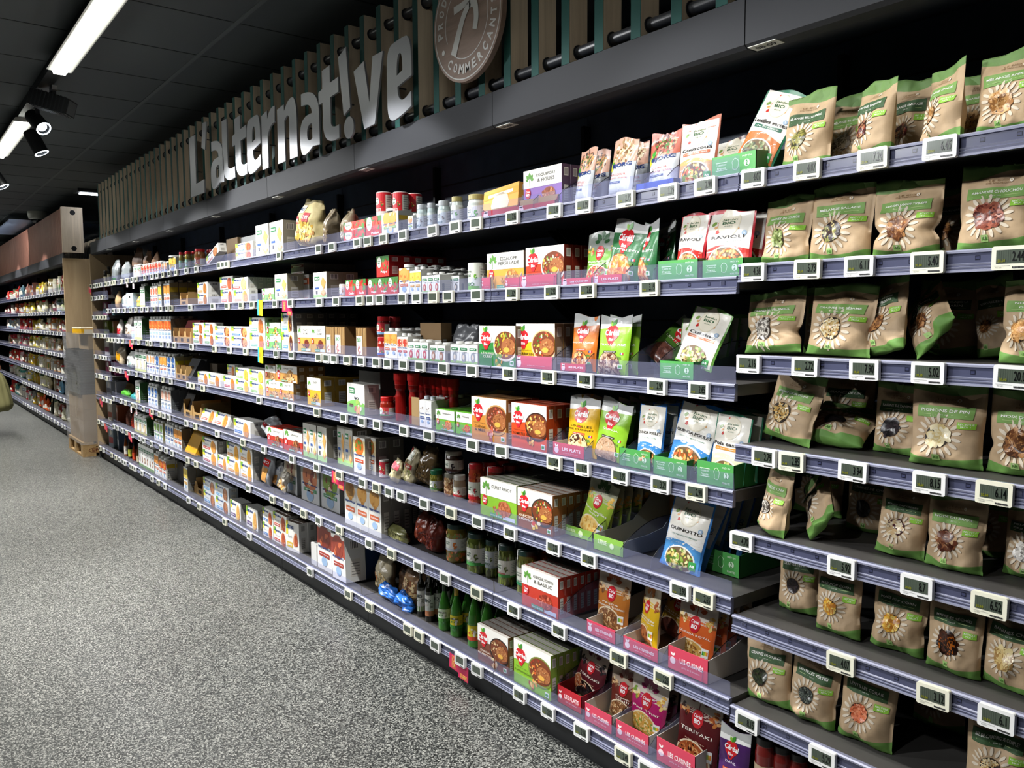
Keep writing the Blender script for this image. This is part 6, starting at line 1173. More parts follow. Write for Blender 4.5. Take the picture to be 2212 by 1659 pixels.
CT('m3', 290, 307, 684, art_vegmilk, ('#e0d8b0', '#d8e08c'), 'tall cream carton with green side', n=2, nd=3, side=GRN); CT('m3', 323, 370, 684, art_milk, ('#e8843c', ['#e0602c', '#f0a860'], 'AMANDE', '#8ab0c8'), 'tall orange topped drink carton', n=7, nd=3, side='#6a6258')
CT('m4', 292, 316, 755, art_vegmilk, ('#e0d8b0', '#d8e08c'), 'tall cream carton with green edge', n=3, nd=3, side=GRN); CT('m4', 317, 335, 760, art_milk, PU, 'tall white carton with purple label', n=3, nd=3); CT('m4', 336, 344, 762, art_milk, BL, 'tall white carton with blue corner', nd=3); CT('m4', 345, 360, 763, art_milk, OR, 'tall orange carton', n=2, nd=3); CT('m4', 361, 379, 765, art_milk, BL, 'tall white carton with blue cap strip', n=2, nd=4, side='#8a8a6c', band='#b8b42c')
CT('m5', 293, 303, 822, art_vegmilk, ('#c8a090', '#d8e08c'), 'tall pale pink carton with green side', nd=3, side=GRN); CT('m5', 320, 341, 829, art_milk, BL, 'tall white oat drink carton', n=3, nd=3, side='#9aa098'); CT('m5', 348, 370, 836, art_milk, ('#e8e4dc', ['#d8a08c', '#e0c8b0'], 'ÉPEAUTRE', '#8a9ab0'), 'tall white spelt drink carton', n=3, nd=4, side='#5c5f60')
CT('m6', 290, 317, 895, art_vegmilk, ('#d8c08c', '#d8d87c'), 'tall cream and yellow carton with green side', n=3, nd=3, side=GRN); CT('m6', 333, 352, 908, art_milk, GR, 'tall white carton with blue writing', n=3, nd=3, side='#a8a060'); CT('m6', 357, 375, 912, art_milk, BL, 'tall white carton with light blue base', n=3, nd=3); CT('m6', 376, 393, 920, art_milk, OR, 'tall yellow orange carton', n=2, nd=4, side='#6a5c48')
CT('m7', 300, 333, 958, art_vegmilk, ('#8a5a4c', '#7aa05a'), 'shaded grey green drink carton', n=6, nd=3, side='#8c8a80'); CT('m7', 334, 343, 975, art_milk, OR, 'orange drink carton', n=2, nd=3); CT('m7', 344, 359, 988, art_milk, ('#d8402c', ['#e0802c', '#f0a850'], 'AMANDE', '#c8502c'), 'red orange drink carton, wide side showing', n=2, nd=2, side='#c8c4b8', band='#c8a82c', d=.07); CT('m7', 397, 406, 1002, art_milk, YE, 'single white and yellow carton beside brown trays', nd=2, side='#7c786c')
# ------------------------------------------------------------------ jars, tins and bottles
def J(code, xc, wpx, yt, desc, body='#8a3a24', lid='#c01c20', lab='#e8e6dc', labt=None, n=1, nd=1, yb=None, y0=.03, neck=.86, content=None, seal=False, lidh=.014, z0=.15, z1=.62, ybz=None, name='glass_jar', cat='jar', dn=None, group='glass jars', lidmat='plastic', arts=None, rows=None):
    zoff = max(0, zat(code, xc, ybz, y0)) if ybz else 0
    X, y, z, w, h = resolve(code, xc-wpx/2, xc+wpx/2, yt, yb, y0); h -= zoff; r = w/2*.97*fsh(X, y)
    ms = meshes(('jar', round(r, 3), round(h, 3), body, lid, lab, str(labt)), lambda: jar_parts(r, h, body, lid, lab, labt, lidh, neck, content, seal=seal, z0=z0, z1=z1, lidmat=lidmat, arts=arts))
    for i in range(n):
        for k in range(nd):
            o = place(name, ms, X+i*(2*r+.004), y+r+k*(2*r+.003), z+zoff); reg(o, desc, cat, code, X+i*2*r, y+k*2*r, z+zoff, group)
TX = ('#e9e7dc', '#c02028', 'Ratatouille', '#c02028', ['#c8303c', '#4a2a3a', '#4f8a3a'])
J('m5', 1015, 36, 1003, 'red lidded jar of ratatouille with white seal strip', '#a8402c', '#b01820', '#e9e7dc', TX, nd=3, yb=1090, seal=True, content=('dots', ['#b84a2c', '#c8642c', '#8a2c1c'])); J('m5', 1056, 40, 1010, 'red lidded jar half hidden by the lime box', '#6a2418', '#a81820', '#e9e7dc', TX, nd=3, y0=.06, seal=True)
J('m5', 966, 40, 975, 'dark olive jar with grey lid, stacked on top', '#3a2820', '#8a8678', '#d8d2c4', ('#cfc9bb', '#4a2a24', 'Olives', '#5a2a24', DARKS), ybz=1022, y0=.07, z0=.12, z1=.7, seal=True); J('m5', 962, 38, 1023, 'brown jar below the dark olive jar', '#8a5a3c', '#8a8678', None, y0=.07, content=('dots', GRAIN)); J('m5', 982, 28, 1028, 'small jar with white lid and label', '#a89478', '#d8d4c8', '#e9e7dc', TX, y0=.02, yb=1075, seal=True)
J('m5', 931, 30, 1016, 'small green lidded jar of peas', '#8a8a3c', '#1f6a44', '#c8ccd0', ('#c8ccd0', '#5a8a4c', 'Pois', '#3a5a2c', ['#7a8a2c']), yb=1056, content=('dots', ['#a8a43c', '#7c7c24', '#c8c05c'])); J('m5', 821, 22, 995, 'small red tin', '#b8303c', '#b8b4ac', '#b8303c', ('#b8303c', '#d8d0c8', 'BIO', '#fff', SALAD), neck=.97, y0=.05, name='food_tin', cat='tin', lidh=.003, z0=.05, z1=.95)
GP = ['#5c6a2c', '#7c8a3c', '#4a5420', '#8a9448']
J('m6', 968, 48, 1133, 'large jar of carrots and peas, dark green lid', '#7a6a2c', '#12302a', '#e6e4dc', ('#e6e4dc', '#c8ccd0', '', '#fff', ['#d8762c']), yb=1215, content=('dots', ['#d8742c', '#e0883c', '#c8642c', '#7c8a3c', '#8a9a3c']), z0=.35, z1=.7, nd=2); J('m6', 1013, 48, 1153, 'jar of green beans with green and white label', '#4f5a24', '#12302a', '#dcdacd', ('#dcdacd', '#4a9a4a', 'Haricots', '#2f7a3a', GP), yb=1240, content=('sticks', GP), z0=.25, z1=.72, nd=2); J('m6', 1051, 30, 1168, 'narrow jar with grey label, set back', '#3f4420', '#12302a', '#b8bcbe', ('#b8bcbe', '#9aa0a4', 'BIO', '#446a4c', GP), yb=1248, content=('sticks', GP), z0=.3, z1=.8); J('m6', 1080, 40, 1178, 'jar of green beans with red corner label', '#4a5222', '#12302a', '#dcdacd', ('#dcdacd', '#4a9a4a', 'Haricots', '#c02028', GP), yb=1266, content=('sticks', GP), z0=.25, z1=.7, nd=2, seal=True); J('m6', 1122, 50, 1190, 'jar of flageolet beans with tricolour strip', '#5a5a2c', '#12302a', '#dfe4d8', ('#dfe4d8', '#2f8a5a', 'Flageolet', '#2f7a4a', GP), yb=1286, content=('sticks', GP), z0=.25, z1=.68, nd=2, seal=True)
J('m4', 823, 32, 858, 'red lidded jar of tomato sauce', '#9a2c1c', '#c01c18', '#d84a4c', ('#d8484c', '#5a9a5c', 'Sauce', '#fff', SALAD), yb=900, nd=2)
J('m3', 817, 28, 684, 'red lidded jar on top of another', '#8a2820', '#c01c20', '#c8343c', ('#c8343c', '#7ab0d8', 'Sauce', '#fff', SALAD), ybz=726, n=1, nd=2, z0=.1, z1=.8); J('m3', 844, 26, 686, 'shaded red lidded jar', '#6a1c18', '#8a1418', '#8a2028', None, ybz=728, y0=.08, nd=1); J('m3', 817, 28, 728, 'red lidded jar below the upper one', '#a83424', '#c01c20', '#d8d8e0', ('#d84c4c', '#4f6ac0', 'Sauce', '#fff', SALAD), nd=2, seal=True)  # middle jar is a darker copy, shade painted into glass, lid and label
J('m3', 0+790, 0.1+20, 700, 'dark jar behind the cracker packs', '#3a2a24', '#5a1418', None, y0=.15) if 0 else None
TN = ('#c02028', '#d8d0c8', 'TOMATE', '#f4e4d8', SALAD)
for xc, nd in ((816, 2), (852, 2)): J('m1', xc, 34, 415, 'tall red tomato tin standing on cartons' if xc < 830 else 'tall red tomato tin with vegetable print', '#c02028', '#d8d4cc', '#c8242c', TN, ybz=466, y0=.03, neck=.97, nd=nd, name='food_tin', cat='tin', lidh=.003, z0=.0, z1=1.0, group='tomato tins')
J('m1', 902, 24, 442, 'clear jar with silver lid, leftmost', '#c4d4d4', '#b8bcc0', '#dfe8e6', ('#dfe8e6', '#c8d4d4', 'EAU', '#5a7a84', GREY), nd=2, z0=.05, z1=.75); J('m1', 924, 20, 439, 'clear jar with silver lid, middle', '#c4d4d4', '#b8bcc0', '#dfe8e6', ('#dfe8e6', '#c8d4d4', 'EAU', '#5a7a84', GREY), nd=2, y0=.06, z0=.05, z1=.75); J('m1', 948, 28, 434, 'clear jar with silver lid, rightmost', '#c4d4d4', '#b8bcc0', '#dfe8e6', ('#dfe8e6', '#c8d4d4', 'EAU', '#5a7a84', GREY), nd=2, z0=.05, z1=.75)
J('m1', 977, 27, 425, 'coconut oil jar with gold lid, narrow', '#d8e0dc', '#b0a468', '#f0f2ee', ('#f0f2ee', '#f0f2ee', 'Coco', '#3a5a34', ['#6ac04a', '#4a9a34', '#6a4a34']), z0=.05, z1=.8); J('m1', 1014, 44, 420, 'wide coconut oil jar with gold lid', '#d0d8d4', '#b0a468', '#f0f2ee', ('#f0f2ee', '#f0f2ee', 'Coco', '#3a5a34', ['#6ac04a', '#4a9a34', '#6a4a34']), z0=.08, z1=.68)
J('m2', 1015, 38, 568, 'white and green tin of beans', '#cfd6c4', '#c8c8c0', '#e4e8dc', ('#e8ecdf', '#6cae3c', 'BIO', '#4a8a3a', ['#7cc03c', '#5aa02c']), neck=.97, name='food_tin', cat='tin', lidh=.003, z0=0, z1=1, nd=2); J('m2', 734, 20, 614, 'small tin with biscuit picture', '#d8d4cc', '#c8c8c4', '#e8e4dc', ('#e8e4dc', '#d8a868', 'PÂTÉ', '#3a5a8a', NUT), neck=.97, name='food_tin', cat='tin', lidh=.003, z0=0, z1=1, nd=1)
for xc, ww, yt in ((387, 11, 545), (400, 14, 543)): J('m1', xc, ww, yt, 'slim baby food jar with red lid, %s' % ('left' if xc < 390 else 'right'), '#8a7a3c', '#b01c24', '#7ab0a8', ('#8ab4a8', '#5a9a3c', 'BIO', '#fff', SALAD), nd=2)
J('m1', 421, 25, 538, 'wide jar with red lid', '#8a5a34', '#b01c24', '#a8543c', ('#a8543c', '#b8a86c', 'BIO', '#fff', PAST), nd=1); J('m1', 446, 20, 540, 'shaded jar with red lid, set back', '#5a3a24', '#8a141c', None, y0=.10, n=2)  # set-back jars get darker glass and lid colours for the shade
def BO(code, xc, wpx, yt, desc, prof, col, cap, lab=None, lz=None, yb=None, y0=.03, nd=1, labt=None, labcol2=None, name='bottle', group='bottles', n=1, dx=0, mat='jarglass'):
    X, y, z, w, h = resolve(code, xc-wpx/2, xc+wpx/2, yt, yb, y0); r = w/2*fsh(X, y)
    ms = meshes(('bo', round(r, 3), round(h, 3), str(col), cap, lab), lambda: bottle_parts([(a*r, b_*h) for a, b_ in prof], col, cap, lab, r*1.012, (lz[0]*h, lz[1]*h) if lz else None, mat, labt, labcol2))
    for i in range(n):
        for k in range(nd):
            o = place(name, ms, X+i*(2*r+.004), y+r+k*(2*r+.002), z); reg(o, desc, 'bottle', code, X+i*2*r, y+k*2*r, z, group)
KET = [(0, 0), (.85, 0), (.92, .03), (.92, .55), (.75, .66), (.95, .72), (.95, .80), (1, .81), (1, 1), (0, 1)]
kc = ['#8a1410']*6+['#b81c18']*3
for xc, yb_, l in ((855, 902, 'left'), (884, 910, 'right')): BO('m4', xc, 25, 812, 'tall red ketchup bottle with wide cap, %s' % l, KET, kc, '#b81c18', None, None, y0=.03 if l == 'left' else .025, nd=1, group='ketchup bottles', mat='film')
BO('m4', 905, 22, 818, 'dark red ketchup bottle in the row behind', KET, kc, '#a81814', y0=.10, n=6, nd=1, group='ketchup bottles', mat='film')
LEM = [(0, 0), (.9, 0), (1, .04), (1, .45), (.85, .60), (.5, .78), (.30, .88), (.30, .94), (.3, 1), (0, 1)]; LG = '#3c7a2c'
OIL = [(0, 0), (1, 0), (1, .62), (.85, .70), (.35, .78), (.32, .95), (.32, 1), (0, 1)]
BO('m7', 902, 18, 1230, 'dark square oil bottle with gold cap, left', OIL, '#16160e', '#a08a3c', '#dcdcd4', (.12, .55), yb=1332, nd=3, labt='BIO', labcol2='#7a9a5c'); BO('m7', 920, 20, 1238, 'dark square oil bottle with gold cap, right', OIL, '#16160e', '#a08a3c', '#dcdcd4', (.12, .55), yb=1343, nd=3, labt='BIO', labcol2='#c8845c')
BO('m7', 949, 28, 1268, 'green lime juice bottle with dark cap', LEM, LG, '#12301c', '#cfe0c0', (.22, .5), yb=1362, labcol2='#4a8a3a', labt='citron', nd=2); BO('m7', 975, 28, 1278, 'green lemon juice bottle with yellow label', LEM, LG, '#c8a83c', '#d8c82c', (.2, .48), yb=1376, labcol2='#3a8a3a', labt='citron', nd=2)
BO('m7', 1013, 32, 1282, 'large green lemon bottle, left of pair', LEM, LG, '#c8a83c', '#d8c82c', (.15, .42), yb=1400, labcol2='#c84a2c', nd=2); BO('m7', 1040, 36, 1293, 'large green lemon bottle, right of pair', LEM, LG, '#c8a83c', '#d8d0a0', (.08, .36), yb=1412, labcol2='#5aa03a', nd=2, labt='citron')
for i, (xc, c, l2) in enumerate(((268, '#8a4a1c', '#e0d8cc'), (277, '#2a1c14', '#c8d04c'), (286, '#9a3a1c', '#e0502c'), (295, '#4a3a14', '#d8c8a8'))): BO('m7', xc, 9, 941+i*9, ['amber syrup bottle with white label', 'black cola bottle with green label', 'red orange syrup bottle', 'olive brown syrup bottle'][i], LEM, c, '#22201c', l2, (.12, .5), nd=2)
for i in range(3): J('b8', 1640+i*36, 48, 1598+i*16, 'red sauce jar with black lid below the lowest pouches', '#7a1c18', '#14120f', '#c8b090', ('#c8b090', '#a8242c', 'SAUCE', '#7a1c18', SALAD), y0=.05+.02*i, group='red sauce jars')
# ------------------------------------------------------------------ bags and odd packs
def G(code, xl, xr, yt, col, desc, yb=None, y0=.03, th=.06, pal=None, patch=None, rot=(3, 0, 0), mat='foilbag', w=None, h=None, name='food_bag', cat='bag', top=None, nd=1, fine=True, seed=None, wr=.010, group='soft bags'):
    X, y, z, w2, h2 = resolve(code, xl, xr, yt, yb, y0); sd = seed or len(REG) % 50+1; c_ = fsh(X, y); w = w or max(.05, w2-.5*th*math.sqrt(1-c_*c_)/c_); h = h or h2
    m = [(name, bag_mb(w, h, th, col, sd, mat, pal, wr, patch, top, fine).mesh(name), None)]
    for k in range(nd): o = place(name, m, X, y+th/2+k*(th+.01), z, rot); reg(o, desc, cat, code, X, y, z, group)
G('m1', 617, 684, 440, '#c0b07c', 'gold potato chip bag, front one', th=.10, pal=['#e8c45c', '#d8a83c', '#f0dc94', '#a8742c'], patch=[(.02, .45, .3, .62, '#a82834', 'CHIPS'), (.45, .52, .7, .72, '#a82834', 'CHIPS'), (.1, .7, .4, .88, '#d8d4c0', 'BIO', '#3a5a8a')], rot=(4, 8, 0), mat='kraft'); G('m1', 683, 718, 452, '#9a8c74', 'brown chip bag, middle one', th=.09, rot=(2, 0, 0), mat='film', pal=['#b8a080', '#a8905c']); G('m1', 719, 755, 455, '#a89a80', 'brown chip bag, right one', th=.09, rot=(2, 2, 0), mat='film', patch=[(.0, .45, .2, .65, '#a82834')]); G('m1', 752, 792, 452, '#3f3a34', 'shaded chip bag lying at the back', th=.08, y0=.17, h=.12, mat='film')  # rear chip bag darkened in colour for the shade at the back
G('m1', 232, 253, 562, '#a8b0b4', 'grey white plastic bag with green base, left', th=.08, patch=[(.1, 0, .9, .16, '#3fae3c')], fine=False); G('m1', 254, 273, 566, '#a8b0b4', 'grey white plastic bag, right', th=.08, fine=False)
for a, b_, t_, dd in ((274, 297, 540, 'left'), (297, 315, 543, 'middle'), (316, 331, 546, 'right')): G('m1', a, b_, t_, '#9a7458', 'brown coffee bag leaning back, %s one' % dd, y0=.14, th=.07, rot=(6, 10, 0), mat='kraft', patch=[(.1, .0, .9, .4, '#1c1a18')], fine=False)
for i, (xc, yt) in enumerate(((224, 585), (232, 576))): J('e1', xc, 8, yt, 'small dark jar with cream label, %s' % ('front' if i == 0 else 'back'), '#1c1a16', '#26221e', '#c8c0a4', None, y0=.04+.06*i)
G('m2', 242, 256, 630, '#c8a87c', 'beige paper bag', th=.06, fine=False, mat='kraft'); G('m2', 256, 272, 632, '#dfe4e4', 'white plastic bag, folded', th=.07, fine=False, patch=[(.2, .3, .7, .6, '#8a9a9c')]); BXX('m2', 273, 288, 633, 'gen', ('#c8dcec', '#a8c4dc', '#e0ecf4'), '#c8dcec', 'light blue box', d=.10)
G('m2', 289, 302, 640, '#c8d04c', 'yellow green small bag', th=.05, fine=False, patch=[(.1, .5, .9, .9, '#d88a4c')])
G('m3', 247, 260, 690, '#d8d4d0', 'white bag with red band', th=.06, fine=False, patch=[(.05, .2, .95, .5, '#b8202c')]); G('m3', 261, 283, 686, '#d8d0c4', 'white and brown snack bag', th=.08, fine=False, pal=['#8a6a4c', '#e8e4dc', '#4a3a30']); BXX('m3', 284, 290, 705, 'gen', ('#a8c8e0', '#e0a0b0', '#c8dcec'), '#b8d0e4', 'thin light blue box', d=.1)
G('m4', 241, 263, 752, '#e0ccac', 'cream bag with orange square print', th=.08, fine=False, rot=(5, 10, 0), patch=[(.1, .25, .8, .65, '#e0a01c')]); G('m4', 264, 290, 760, '#d8dcd8', 'white and green snack bag', th=.08, fine=False, pal=['#e8ece8', '#8ac8a8', '#4a4a44'])
G('m5', 252, 276, 832, '#5cb43c', 'green snack bag lying down', th=.07, h=.07, fine=False, rot=(10, 0, 0)); G('m5', 274, 292, 845, '#3f9a9c', 'teal snack bag lying down', th=.06, h=.06, fine=False, rot=(10, 0, 0)); G('m5', 262, 285, 828, '#8a6a3c', 'brown paper bag behind the green one', th=.06, y0=.12, fine=False, mat='kraft')
G('m6', 268, 277, 880, '#5a3a30', 'dark red snack bag', th=.06, fine=False, pal=['#a8442c', '#3a2420']); G('m6', 279, 289, 890, '#8a2a1c', 'red snack bag', th=.05, fine=False, pal=['#c8502c', '#6a1c14'])
# crackers in clear bags, third shelf
for a, b_, t_, l, nd in ((704, 722, 706, 'left', 2), (723, 745, 706, 'middle', 2), (769, 792, 708, 'right', 2)): BXX('m3', a, b_, t_, 'crk', 0, '#8a6a44', 'clear pack of seeded crackers with white label, %s' % l, d=.11, nd=nd, side='#7c5c3a', top='#5a4630', bar=False, mat='film', name='cracker_pack', cat='pack', group='cracker packs')
# cardboard and films
BXX('m3', 908, 953, 686, None, None, '#9a7c58', 'open brown cardboard box on the cartons', d=.05, y0=.10, bar=False, ybz=738, mat='matte', h=.075); G('m3', 963, 1030, 686, '#6a6c70', 'grey shrink film sheet over cartons', th=.05, y0=.11, mat='film', h=.14)
BXX('m4', 884, 905, 858, None, None, '#a08458', 'torn brown cardboard side beside cartons', d=.004, yb=915, bar=False, mat='matte')
G('m5', 848, 893, 962, '#b8ad8c', 'tilted pasta bag with red banner', yb=1048, th=.05, rot=(10, 14, -6), pal=['#a8a468', '#c8bc84', '#7c8a4a', '#e0d8b0'], patch=[(.1, .42, .9, .56, '#b82830', 'Torsades', '#f4e8e0'), (.3, .66, .7, .9, '#e4e6d4', 'BiO', '#35603a'), (.0, .84, .25, .97, '#b82830')], w=.075, h=.15, mat='film'); G('m5', 880, 930, 952, '#5f4c30', 'brown spiral pasta bag behind', th=.07, y0=.08, pal=['#6a5434', '#7c6440', '#4a3a22'], h=.16, rot=(8, 10, 0)); G('m5', 826, 858, 990, '#c4b890', 'small pasta bag in front of the tilted one', yb=1045, th=.04, rot=(8, 18, 0), h=.10, w=.06, patch=[(.1, .6, .9, .85, '#c8505c')], mat='film')
G('m5', 541, 580, 900, '#b8bcc0', 'crumpled white and clear plastic bag', th=.10, h=.11, rot=(30, 25, 0), wr=.02, patch=[(.2, .3, .5, .5, '#a82c34')])
G('m6', 552, 580, 977, '#9a9ca0', 'white cookie bag tilted forward', th=.05, rot=(8, 10, 0), patch=[(.1, .55, .8, .75, '#c8302c', 'BIO'), (.2, .1, .8, .5, '#c8904c')]); G('m6', 573, 604, 972, '#b8b8b8', 'white cookie bag reading BjORG', th=.05, y0=.07, rot=(6, 4, 0), patch=[(.1, .6, .9, .8, '#c4c6ca', 'BjORG', '#24407e'), (.2, .1, .8, .45, '#b87c3c')], h=.15); G('m6', 592, 612, 1005, '#c8c0b0', 'thin cookie bag on edge', th=.03, rot=(8, 20, 0), h=.12, pal=['#c8904c', '#e0b878'])
G('m6', 812, 880, 1128, '#6a6a40', 'clear pack of noodles lying flat', th=.05, h=.06, w=.25, yb=1165, pal=['#7a7a4c', '#8c8a58'], rot=(0, 0, -8)); G('m6', 876, 925, 1112, '#7a3424', 'tied clear bag of red lentils, left', yb=1180, th=.08, pal=['#a8482c', '#8a3420', '#c05c3c'], mat='film', rot=(4, 10, 0)); G('m6', 905, 945, 1120, '#6a2c22', 'tied clear bag of red lentils, right', yb=1195, th=.07, pal=['#8a3424', '#a8442c', '#6a241c'], mat='film', h=.13)
for i in range(3): J('m6', 842+i*32, 34, 1040+i*14, 'dark tin in the shade behind the noodles', '#24262a', '#3a3c40', '#2c2e30', ('#2c2e30', '#3a3a3c', 'BIO', '#55585c', DARKS), y0=.17, neck=.97, name='food_tin', cat='tin', lidh=.003)
G('m7', 795, 842, 1205, '#b0a488', 'clear bag of rice crackers, left', yb=1278, th=.07, pal=['#d8c090', '#e8d8b0', '#c8a868'], patch=[(.05, .3, .35, .5, '#d87c4c')], mat='film', h=.16); G('m7', 845, 900, 1235, '#8a6a4c', 'clear bag of round rice cakes', yb=1310, th=.08, rot=(8, 16, 0), pal=['#e0c898', '#d8b47c', '#8a5434'], mat='film', h=.17); G('m7', 803, 850, 1258, '#2f6fc8', 'crumpled bright blue and silver bag, left', yb=1300, th=.05, h=.06, rot=(15, 8, 0), wr=.014, patch=[(.1, .05, .6, .35, '#c8ccd0')]); G('m7', 838, 880, 1283, '#2f6fc8', 'crumpled bright blue bag, right', yb=1322, th=.05, h=.06, rot=(15, 10, 0), wr=.014); G('m7', 848, 885, 1208, '#4a3424', 'shaded brown bag behind the rice crackers', y0=.13, th=.06, h=.15, mat='film')
# tall paper tubes / oat packs on the sixth shelf
for a, b_, t_, yb_, l, c2 in ((615, 642, 992, 1065, 'white tube with beige art', '#c8b090'), (651, 690, 1010, 1085, 'white pack reading BjORG with nut art, left', '#c8784c'), (694, 734, 1022, 1102, 'white pack reading BjORG with green salad, right', '#7c9a3c')): BXX('m6', a, b_, t_, 'milk', ('#b8b8b0' if a > 640 else '#d8d0c0', [c2, '#e0d0b0', '#8a3a2c'], 'MUESLI', '#5a9a6c'), '#d4d6d6', l, d=.085, side='#a8aaaa', yb=yb_, name='flake_pack', cat='pack', group='muesli packs')
BXX('m5', 764, 765, 945, None, None, '#cccccc', 'x', d=.01) if 0 else None
# kraft display cases with cut fronts and leaning bars
def wedge(code, xl, xr, yt, col, side, desc, yb=None, y0=.05, n=10, d=.22, lean=22):
    X, y, z, w, h = resolve(code, xl, xr, yt, yb, y0); mb = MB(); th = d/n
    mb.box(-w/2, w/2, 0, th*.86, 0, h, col, 'card', {'R': side, 'L': side}); ms = [('bar_box', mb.mesh('bar_box'), None)]
    for k in range(n): o = place('bar_box', ms, X, y+k*th, z, (-lean, 0, 0) if 0 else (lean, 0, 0)); reg(o, desc, 'box', code, X, y+k*th, z, desc)
wedge('m3', 385, 412, 690, '#9c1c22', '#8a161c', 'slim red packet leaning in a row', n=9, y0=.03, lean=26); wedge('m6', 398, 420, 930, '#d8a01c', '#c8901c', 'slim yellow packet leaning in a row', n=9, y0=.03, lean=26); wedge('m5', 388, 405, 850, '#26201e', '#1c1816', 'slim black packet leaning in a row', n=8, y0=.05, lean=22); wedge('m4', 393, 412, 775, '#24282c', '#1a1c20', 'slim black chocolate packet leaning', n=5, y0=.03, lean=30)
def cutcase(code, xl, xr, yt, desc, yb=None, y0=.02, n=1, d=.2):
    X, y, z, w, h = resolve(code, xl, xr, yt, yb, y0); w /= n; mb = MB(); c = '#b8935c'
    f = [(-w*.48, 0), (w*.48, 0), (w*.48, h), (w*.36, h), (w*.30, h*.55), (-w*.30, h*.55), (-w*.36, h), (-w*.48, h)]
    mb.prism(f[:1]+f[1:], 'Y', 0, .003, c, 'matte'); mb.box(-w*.48, -w*.46, .003, d, 0, h*1.3, c, 'matte'); mb.box(w*.46, w*.48, .003, d, 0, h*1.3, c, 'matte'); mb.box(-w*.48, w*.48, .003, d, 0, .003, c, 'matte'); mb.box(-w*.48, w*.48, d-.003, d, 0, h*1.8, '#6a5438', 'matte')
    mb.box(-w*.2, w*.2, -.0008, 0, h*.12, h*.4, '#3a2c1c', 'matte'); m = [('display_case', mb.mesh('display_case'), None)]
    for i in range(n): o = place('display_case', m, X-w*n/2+w*(i+.5), y, z); reg(o, desc, 'display case', code, X-w*n/2+w*(i+.5), y, z, 'brown cut-out display cases')
cutcase('m2', 388, 406, 638, 'brown cardboard case with cut front'); cutcase('m3', 374, 413, 716, 'brown cardboard case with notched front', n=3); cutcase('m4', 380, 402, 797, 'brown cardboard case with notched front', n=2); cutcase('m5', 396, 436, 876, 'brown open cardboard case', n=2, yb=905); cutcase('m6', 402, 430, 955, 'brown open cardboard case with print', n=2, yb=975); cutcase('m7', 408, 440, 1040, 'ragged brown cardboard case', n=2, yb=1065)
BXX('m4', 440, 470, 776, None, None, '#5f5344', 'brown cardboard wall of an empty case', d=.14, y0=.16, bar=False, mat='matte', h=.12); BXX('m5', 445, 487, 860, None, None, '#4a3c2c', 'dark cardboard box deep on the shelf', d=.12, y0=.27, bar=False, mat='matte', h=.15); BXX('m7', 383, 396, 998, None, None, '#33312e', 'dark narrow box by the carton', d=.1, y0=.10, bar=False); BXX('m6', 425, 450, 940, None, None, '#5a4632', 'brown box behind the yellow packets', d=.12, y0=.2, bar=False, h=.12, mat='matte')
# narrow end bay
rd = random.Random(11)
EC = {2: [('#8a2a30', '#c8ccd0'), ('#a8b0b4', '#5a3a3c')], 3: [('#8a3a58', '#4a6a74'), ('#4a6a74', '#1c4a34')], 4: [('#7a8a2c', '#4a5a1c'), ('#c88a5c', '#7ab83c'), ('#3c8a34', '#2c6a2c')], 5: [('#c8c4bc', '#7a2a4c'), ('#c8d0d0', '#a8b0ac')], 6: [('#8a2c54', '#c83c78'), ('#c0408a', '#7a2a3c')], 7: [('#c8ccd4', '#6a6c78'), ('#a8acb8', '#dcdce4')], 8: [('#d8d0c0', '#a8502c'), ('#9a4a24', '#7a3418')], 9: [('#8a9aa4', '#a83038'), ('#4a5c74', '#c8ccd0')]}
for r_, cs in EC.items():
    code = 'e%d' % r_; z = deckz(code); gap = {2: .085, 3: .13, 4: .12, 5: .15, 6: .13, 7: .15, 8: .17, 9: .20}[r_]
    for i, (a, b_) in enumerate(cs):
        X = -7.36+i*.2; mb = MB(); w_, h_ = .13, gap; mb.box(-w_/2, w_/2, 0, .1, 0, h_, a, 'card'); A = Art(w_, h_); A.rect(.05, .2, .95, .5, b_, 1); A.ell(.5, .72, .2, '#e8e4dc', 2); A.put(mb, lambda x, y, o: ((x-.5)*w_, -o, y*h_))
        o = place('grocery_pack', [('grocery_pack', mb.mesh('grocery_pack'), None)], X, .06+.02*i, z, (0, 0, 6-12*i)); reg(o, 'small coloured grocery pack', 'packet', code, X, .06, z, 'packs in the narrow bay')
